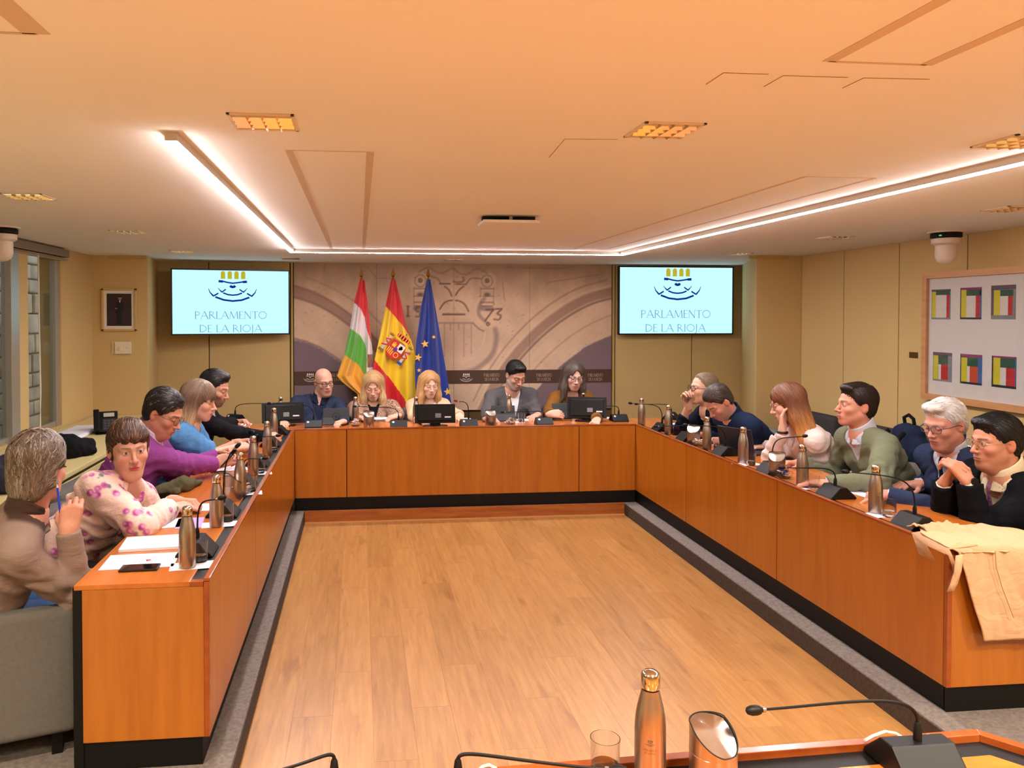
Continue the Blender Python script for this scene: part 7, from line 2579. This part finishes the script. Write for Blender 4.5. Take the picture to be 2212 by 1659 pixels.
sheet(332, 1176, 0.27, 0.20, 0.10, 'thick stack of white printed pages beside the person in taupe', n=16)
sheet(345, 1132, 0.26, 0.18, 0.2, 'white sheet under the forearm of the person in pink floral blazer')
sheet(410, 1130, 0.13, 0.20, 0.12, 'lavender sheet near the upright bottle of the pink-blazer seat', lav)
sheet(420, 1098, 0.22, 0.16, 0.1, 'white notepad under the folded hands of the pink-blazer wearer', n=5)
sheet(492, 1012, 0.26, 0.20, 0.2, 'white pages under the hands of the person in purple jumper', n=3)
sheet(545, 953, 0.28, 0.20, 0.1, 'white pages before the person in blue denim', n=3)
sheet(520, 918, 0.20, 0.16, 0.0, 'white sheet under the hand of the bearded person', n=2)
sheet(823, 904, 0.22, 0.16, 0.0, 'white pages held by the person in paisley print', n=4)
sheet(1000, 905, 0.16, 0.12, 0.1, 'white sheet beside the monitor of the beige-blazer seat', n=2)
sheet(1140, 907, 0.20, 0.14, 0.2, 'white sheet under the hand of the grey-blazer wearer', n=2)
sheet(1312, 903, 0.14, 0.10, 0.2, 'white sheet by the brown-jacket end microphone', n=2)
sheet(1472, 921, 0.24, 0.18, 0.3, 'blue-edged notebook before the person drinking', greyp, n=10, cat='notebook')
sheet(1472, 918, 0.20, 0.15, 0.3, 'white sheet lying on the notebook of the person drinking', n=1, z=0.009)
sheet(1575, 965, 0.18, 0.22, 0.1, 'white sheet beside the laptop of the bent navy reader', n=2)
sheet(1643, 962, 0.16, 0.14, 0.1, 'white sheet under the hand of the auburn-haired person', n=2)
sheet(1880, 1066, 0.22, 0.20, 0.15, 'white sheet under the pointing hand of the white-haired person', n=1)
# phone on the window-side desk
p = P2(302, 1229)
t = thing('smartphone', 'black smartphone lying at the desk end beside the printed sheet', 'phone', (p.x, p.y, ZT + 0.0008), math.radians(2))
obj('body', MB().box(-0.078, 0.078, -0.038, 0.038, 0, 0.009), mat('phone_black', (16, 16, 18), rough=0.35), t, bevel=0.004, bseg=3)
obj('display', MB().box(-0.073, 0.073, -0.034, 0.034, 0.009, 0.0094), mat('phone_glass', (8, 8, 10), rough=0.08), t)
def pen(a, b, label, col, r=0.0045):
    a, b = Vector(a), Vector(b)
    c = a.copy()
    t = thing('pen', label, 'pen', c)
    d = b - a
    obj('barrel', MB().tube([Vector((0, 0, 0)), d * 0.88], r, 10), mat('pen_%d' % col[2], col, rough=0.3), t, smooth=True)
    obj('tip', MB().tube([d * 0.88, d * 0.97, d], [r, r * 0.5, 0.0008], 10), mat('pen_tip', (200, 200, 200), rough=0.3, metal=0.6), t, smooth=True)
A, E, Wr, fd, bd, pose = PEOPLE['taupe_man']['arms']['R']
sc_ = FPX / proj(Wr)[2]
pen(at_depth(130, 1108, FPX / sc_), at_depth(123, 1046, FPX / sc_), 'blue pen held upright by the grey-haired person in taupe', (30, 60, 190))
q = P2(455, 1022); q.z = ZT + 0.006
q2 = P2(492, 1019); q2.z = ZT + 0.006
pen(q, q2, 'dark pen lying on the desk before the person in purple jumper', (24, 26, 44))
q = P2(700, 922); q.z = ZT + 0.006
q2 = P2(738, 922); q2.z = ZT + 0.006
pen(q, q2, 'dark pen lying before the tablet of the bald person', (20, 24, 50))
# phones in hands, tumbler in the raised hand
def handheld(key, sd, fwd, up, w, h, label, name='smartphone'):
    A, E, Wr, fd, bd, pose = PEOPLE[key]['arms'][sd]
    c = Wr + fd * fwd + UPV * up
    M = frame(fd, UPV)
    mb = MB()
    for dx in (-1, 1):
        for dy in (-1, 1):
            pass
    t = thing(name, label, 'phone', tuple(c))
    rot = Matrix([[M[r][c_] for c_ in range(3)] for r in range(3)]).to_4x4() @ Matrix.Rotation(math.radians(28), 4, 'X')
    obj('body', MB().box(-w / 2, w / 2, -h / 2, h / 2, -0.004, 0.004, M=rot), mat('phone_black', (16, 16, 18)), t, bevel=0.003)
    obj('display', MB().box(-w / 2 + 0.004, w / 2 - 0.004, -h / 2 + 0.005, h / 2 - 0.005, 0.004, 0.0045, M=rot), mat('phone_glass', (8, 8, 10)), t)
handheld('purple_man', 'R', 0.095, 0.01, 0.072, 0.15, 'smartphone held in both hands by the person in purple jumper')
handheld('denim_woman', 'L', 0.10, 0.01, 0.07, 0.14, 'smartphone held by the person in blue denim')
A, E, Wr, fd, bd, pose = PEOPLE['drinking_woman']['arms']['R']
g = dup(gl0, tuple(at_depth(1478, 866, FPX / 266 * KD)), 0, 'tilted glass tumbler raised to the mouth of the person drinking')
g.rotation_euler = (0, math.radians(38), 0)

# ------------------------------------------------------------------ soft heaps: coats and bags
def heap(name, label, cat, base, cones, m, h=0.009, amp=0.008, sc=26, seed=1, floor_z=None, k=0.03):
    base = V3(base)
    pts = np.array([c_[i] for c_ in cones for i in (0, 1)])
    R = max(max(c_[2], c_[3]) for c_ in cones)
    g = Field(pts.min(0) - R - 0.05, pts.max(0) + R + 0.05, h)
    for a, b, r1, r2 in cones:
        g.cone(a, b, r1, r2, k)
    X, Y, Z = np.meshgrid(*g.ax, indexing='ij')
    n = wob(np.stack([X, Y, Z], -1).reshape(-1, 3), sc, seed).reshape(X.shape)
    g.F = g.F + (amp * n).astype(f32)
    if floor_z is not None:
        g.F = np.maximum(g.F, (floor_z - Z).astype(f32))
    v, q = g.mesh()
    o_ = np_mesh(name, v, q, m, None, origin=base)
    o_.location = base
    props(o_, label, cat)
    return o_
def lz(px, py, z):
    return np.array(on_z(px, py, z))
cm = fab('black_coat', (24, 24, 26))
b_ = lz(146, 970, 0.87)
heap('dark_coat', 'black padded coat heaped on the window ledge', 'coat', b_, [(lz(105, 962, 0.90), lz(150, 968, 0.93), 0.07, 0.10), (lz(150, 968, 0.92), lz(188, 972, 0.90), 0.10, 0.06), (lz(120, 950, 0.94), lz(150, 955, 0.97), 0.05, 0.05), (lz(165, 962, 0.90), lz(195, 960, 0.89), 0.06, 0.045)], cm, amp=0.014, sc=22, seed=3, floor_z=0.862)
b_ = lz(5, 1040, 0.87)
heap('dark_coat', 'slate grey quilted coat heaped on the ledge behind the taupe-shirted person', 'coat', b_, [(lz(-25, 1040, 0.92), lz(12, 1040, 0.93), 0.11, 0.08), (lz(-20, 1010, 0.98), lz(8, 1000, 1.0), 0.08, 0.05)], fab('slate_coat', (52, 52, 64)), amp=0.012, sc=24, seed=5, floor_z=0.862)
b_ = P2(395, 1052)
heap('olive_garment', 'olive green jacket lying on the desk between pink blazer and purple jumper', 'jacket', b_, [(lz(345, 1060, 0.875), lz(395, 1048, 0.895), 0.035, 0.05), (lz(395, 1048, 0.89), lz(428, 1042, 0.88), 0.045, 0.02), (lz(350, 1058, 0.87), lz(380, 1064, 0.87), 0.03, 0.02)], fab('olive_cloth', (84, 80, 56)), amp=0.010, sc=30, seed=7, floor_z=0.8615, h=0.007)
# stack of papers and desk phone on the ledge
o_ = obj('paper_stack', MB().box(-0.13, 0.13, -0.55, 0.55, 0, 0.022).box(-0.12, 0.12, -0.5, 0.52, 0.022, 0.03), paperm, loc=tuple(lz(150, 944, 0.8622)), bevel=0.002)
props(o_, 'long low stack of white papers on the window ledge', 'paper')
p = lz(230, 937, 0.8622)
t = thing('desk_telephone', 'black desk telephone standing on the window ledge corner', 'telephone', tuple(p), math.radians(20))
T = Matrix.Translation((0, 0, 0.03)) @ Matrix.Rotation(math.radians(52), 4, 'X')
obj('body', MB().box(-0.10, 0.10, -0.02, 0.19, -0.02, 0.02, M=T), plb, t, bevel=0.008)
obj('stand_foot', MB().prism([(-0.03, 0), (0.14, 0), (0.08, 0.09)], -0.09, 0.09, axis='x'), plb, t, bevel=0.004)
obj('handset', MB().box(-0.105, -0.055, -0.02, 0.20, 0.02, 0.05, M=T), plb, t, bevel=0.012, bseg=3)
obj('display', MB().box(-0.02, 0.07, 0.13, 0.17, 0.02, 0.022, M=T), mat('phone_lcd', (176, 170, 150), rough=0.3), t)
kb = obj('keypad', MB().box(-0.03, 0.08, -0.01, 0.11, 0.02, 0.0215, M=T), mat('keypad_dark', (40, 40, 42), rough=0.5), t)
for i in range(3):
    for j in range(4):
        obj('key', MB().box(-0.02 + 0.032 * i, 0.0 + 0.032 * i, 0.0 + 0.026 * j, 0.016 + 0.026 * j, 0.0215, 0.025, M=T), mat('key_grey', (70, 70, 74), rough=0.5), kb)

# beige trench coat draped over the end of the desk
tr = fab('beige_cotton', (208, 166, 128), var=(6, 0.05), bump=(300, 0.15))
def coat_grid(name, path, left, right, nu, nv, seed, parent, amp=0.012):
    """path(t)->(y,z), left(t),right(t)->x"""
    r = np.random.RandomState(seed)
    V = []
    for j in range(nv + 1):
        tt = j / nv
        y, z = path(tt)
        x0, x1 = left(tt), right(tt)
        for i in range(nu + 1):
            s = i / nu
            V.append((x0 + (x1 - x0) * s, y, z, s, tt))
    V = np.array(V)
    P = np.stack([V[:, 0] * 1.0, V[:, 4] * 0.35, V[:, 4] * 0.2], 1)
    n = wob(P, 24, seed) * amp + wob(np.stack([V[:, 3], V[:, 4], V[:, 3] * 0], 1), 7, seed + 2) * amp * 0.7
    hang = sstep(0.40, 0.55, V[:, 4])
    out = np.stack([V[:, 0], V[:, 1] - hang * (np.abs(n) + 0.004), V[:, 2] + (1 - hang) * (np.abs(n) * 1.2 + 0.004)], 1)
    i0 = (np.arange(nv)[:, None] * (nu + 1) + np.arange(nu)[None, :]).ravel()
    q = np.stack([i0, i0 + nu + 1, i0 + nu + 2, i0 + 1], 1)
    o_ = np_mesh(name, out, q, tr, parent, origin=parent.location)
    md = o_.modifiers.new('thickness', 'SOLIDIFY')
    md.thickness = 0.005
    return o_
YE = Y_END_R - 0.006
tc = thing('trench_coat', 'beige trench coat draped over the end of the wooden desk', 'coat', (2.95, YE, Z_TOP))
def path_main(t):
    if t < 0.42:
        u = t / 0.42
        return (YE + 0.34 * (1 - u), Z_TOP + 0.010 + 0.012 * math.sin(u * 3))
    if t < 0.50:
        a = (t - 0.42) / 0.08 * math.pi / 2
        return (YE - 0.018 * math.sin(a), Z_TOP + 0.014 - 0.018 * (1 - math.cos(a)))
    u = (t - 0.50) / 0.50
    return (YE - 0.018 - 0.02 * math.sin(u * 2.2), Z_TOP - 0.004 - 0.40 * u)
xg = lambda px, py: on_y(px, py, YE - 0.02).x
coat_grid('body', path_main, lambda t: np.interp(t, [0, 0.2, 0.42, 0.5, 0.75, 1.0], [xg(2040, 1130) + 0.16, xg(2045, 1160) + 0.03, xg(2052, 1190), xg(2070, 1205), xg(2092, 1290), xg(2118, 1372)]),
          lambda t: np.interp(t, [0, 0.42, 0.5, 1.0], [3.12, 3.20, 3.24, 3.30]), 70, 90, 4, tc)
def path_flap(t):
    if t < 0.5:
        u = t / 0.5
        return (YE + 0.30 - 0.12 * u, Z_TOP + 0.020 + 0.02 * math.sin(u * 3))
    u = (t - 0.5) / 0.5
    return (YE + 0.18 - 0.20 * u, Z_TOP + 0.020 - 0.02 * u)
coat_grid('sleeve', path_flap, lambda t: X_DR + 0.02 + 0.02 * t, lambda t: X_DR + 0.24 + 0.03 * t, 30, 40, 9, tc, amp=0.02)
# lapel flap hanging over the inner rim
def flap_v():
    mb = MB()
    pts = [(X_DR + 0.06, YE + 0.20, Z_TOP + 0.034), (X_DR + 0.13, YE - 0.012, Z_TOP + 0.024), (X_DR - 0.012, YE + 0.22, Z_TOP + 0.018), (X_DR - 0.012, YE - 0.014, Z_TOP + 0.012), (X_DR - 0.02, YE + 0.16, Z_TOP - 0.065), (X_DR + 0.03, YE - 0.03, Z_TOP - 0.095)]
    l = tc.location
    mb.add([(a - l.x, b - l.y, c - l.z) for a, b, c in pts], [(0, 1, 3, 2), (2, 3, 5, 4)])
    return mb
obj('collar_flap', flap_v(), tr, tc, smooth=True, solid=0.006)
l = tc.location
st = [on_y(2072, 1200, YE - 0.03), on_y(2068, 1235, YE - 0.035), on_y(2060, 1262, YE - 0.03), on_y(2052, 1278, YE - 0.03)]
mb = MB()
vs = []
for q in st:
    vs += [(q.x - 0.016 - l.x, q.y - l.y, q.z - l.z), (q.x + 0.016 - l.x, q.y - l.y - 0.004, q.z - l.z + 0.006)]
mb.add(vs, [(2 * i, 2 * i + 1, 2 * i + 3, 2 * i + 2) for i in range(3)])
obj('belt_end', mb, tr, tc, smooth=True, solid=0.005)
# stitched vent line
vs = [on_y(2150, 1190, YE - 0.05), on_y(2152, 1225, YE - 0.055), on_y(2165, 1270, YE - 0.06), on_y(2190, 1335, YE - 0.06)]
obj('vent_seam', MB().tube([q - l for q in vs], 0.0018, 6), mat('seam_tan', (170, 132, 96), rough=0.9), tc, smooth=True)
# ------------------------------------------------------------------ chairs
chg = fab('chair_grey', (104, 100, 96), var=(60, 0.08), bump=(500, 0.35), crease=0.0)
chl = fab('chair_pale_grey', (150, 148, 144), var=(60, 0.08), bump=(500, 0.35), crease=0.0)
chd = fab('armchair_dark', (66, 64, 64), var=(60, 0.08), bump=(500, 0.35), crease=0.0)
def arm_chair(name, m, W_=0.57, D_=0.66, sh=0.42, bh=0.80, ah=0.62, at=0.09):
    """faces +x; origin on the floor under the seat"""
    t = thing(name, 'x', 'armchair')
    obj('seat', MB().box(-D_ / 2 + 0.10, D_ / 2, -W_ / 2 + at, W_ / 2 - at, 0.20, sh), m, t, bevel=0.035, bseg=3, smooth=True)
    obj('seat_base', MB().box(-D_ / 2 + 0.05, D_ / 2 - 0.03, -W_ / 2 + 0.04, W_ / 2 - 0.04, 0.10, 0.20), m, t, bevel=0.01)
    bk = MB()
    bk.box(-D_ / 2, -D_ / 2 + 0.13, -W_ / 2 + 0.02, W_ / 2 - 0.02, 0.12, bh)
    obj('backrest', bk, m, t, bevel=0.05, bseg=4, smooth=True)
    for s in (-1, 1):
        obj('armrest', MB().box(-D_ / 2 + 0.04, D_ / 2 - 0.02, s * W_ / 2 - (at if s > 0 else 0), s * W_ / 2 + (at if s < 0 else 0), 0.10, ah), m, t, bevel=0.035, bseg=4, smooth=True)
        for sx in (-1, 1):
            obj('leg', MB().box(sx * (D_ / 2 - 0.10) - 0.02, sx * (D_ / 2 - 0.10) + 0.02, s * (W_ / 2 - 0.07) - 0.02, s * (W_ / 2 - 0.07) + 0.02, 0, 0.10), black, t)
    return t
seat0 = arm_chair('desk_armchair', chg)
first = True
def place(proto, loc, rz, label, group):
    global first
    if first:
        proto.location, proto.rotation_euler = loc, (0, 0, rz)
        proto['label'], proto['group'] = label, group
        first = False
        return proto
    return dup(proto, loc, rz, label, group)
for key, nm in SEAT.items():
    if key not in PEOPLE:
        continue
    I = PEOPLE[key]
    by = math.atan2(I['bf'][1], I['bf'][0])
    P = I['P']
    off = 0.10
    c = P + I['bf'] * off
    rz = by
    loc = (c[0], c[1], Z_PLAT)
    place(seat0, loc, rz, 'grey upholstered armchair of ' + nm, 'grey armchairs at the desks')
first = True
wall0 = arm_chair('lounge_chair', chd, W_=0.78, D_=0.74, sh=0.40, bh=0.84, ah=0.58, at=0.11)
labs = ['dark lounge chair by boarded wall carrying the navy rucksack', 'dark lounge chair by wall seen between auburn hair and sage jumper', 'dark lounge chair by wall seen past the bent navy reader', 'dark lounge chair by wall behind the black-haired person', 'dark lounge chair by wall next to the corner pier']
ys_ = [5.45, 6.35, 7.2, 4.55]
for y, lab in zip(ys_, labs):
    place(wall0, (4.24, y, Z_PLAT), math.pi, lab, 'dark lounge chairs along the boarded wall')
# rucksack on the lounge chair
b_ = np.array([4.12, 5.42, 0.56])
nv = fab('rucksack_navy', (34, 42, 66))
g_ = heap('rucksack', 'navy rucksack with grab handle and straps on a dark lounge chair', 'bag', b_, [(b_ + (0.0, -0.12, 0.14), b_ + (0.0, 0.12, 0.14), 0.13, 0.13), (b_ + (0.04, -0.10, 0.34), b_ + (0.04, 0.10, 0.34), 0.11, 0.11), (b_ + (0.06, -0.05, 0.46), b_ + (0.06, 0.06, 0.46), 0.075, 0.075)], nv, amp=0.007, sc=20, seed=8, floor_z=0.515)
hm = MB().tube([(0.06, -0.05, 0.52), (0.05, -0.05, 0.58), (0.05, 0.0, 0.605), (0.05, 0.05, 0.58), (0.06, 0.05, 0.52)], 0.013, 8)
obj('grab_handle', hm, cm, g_, smooth=True)
for s in (-1, 1):
    obj('shoulder_strap', MB().tube([(-0.05, s * 0.08, 0.48), (-0.14, s * 0.10, 0.40), (-0.18, s * 0.12, 0.25), (-0.15, s * 0.12, 0.08)], 0.018, 8), cm, g_, smooth=True)
obj('zip_line', MB().tube([(-0.10, -0.16, 0.20), (-0.135, 0.0, 0.22), (-0.10, 0.16, 0.20)], 0.005, 6), mat('zip_grey', (120, 124, 136), rough=0.4, metal=0.5), g_, smooth=True)
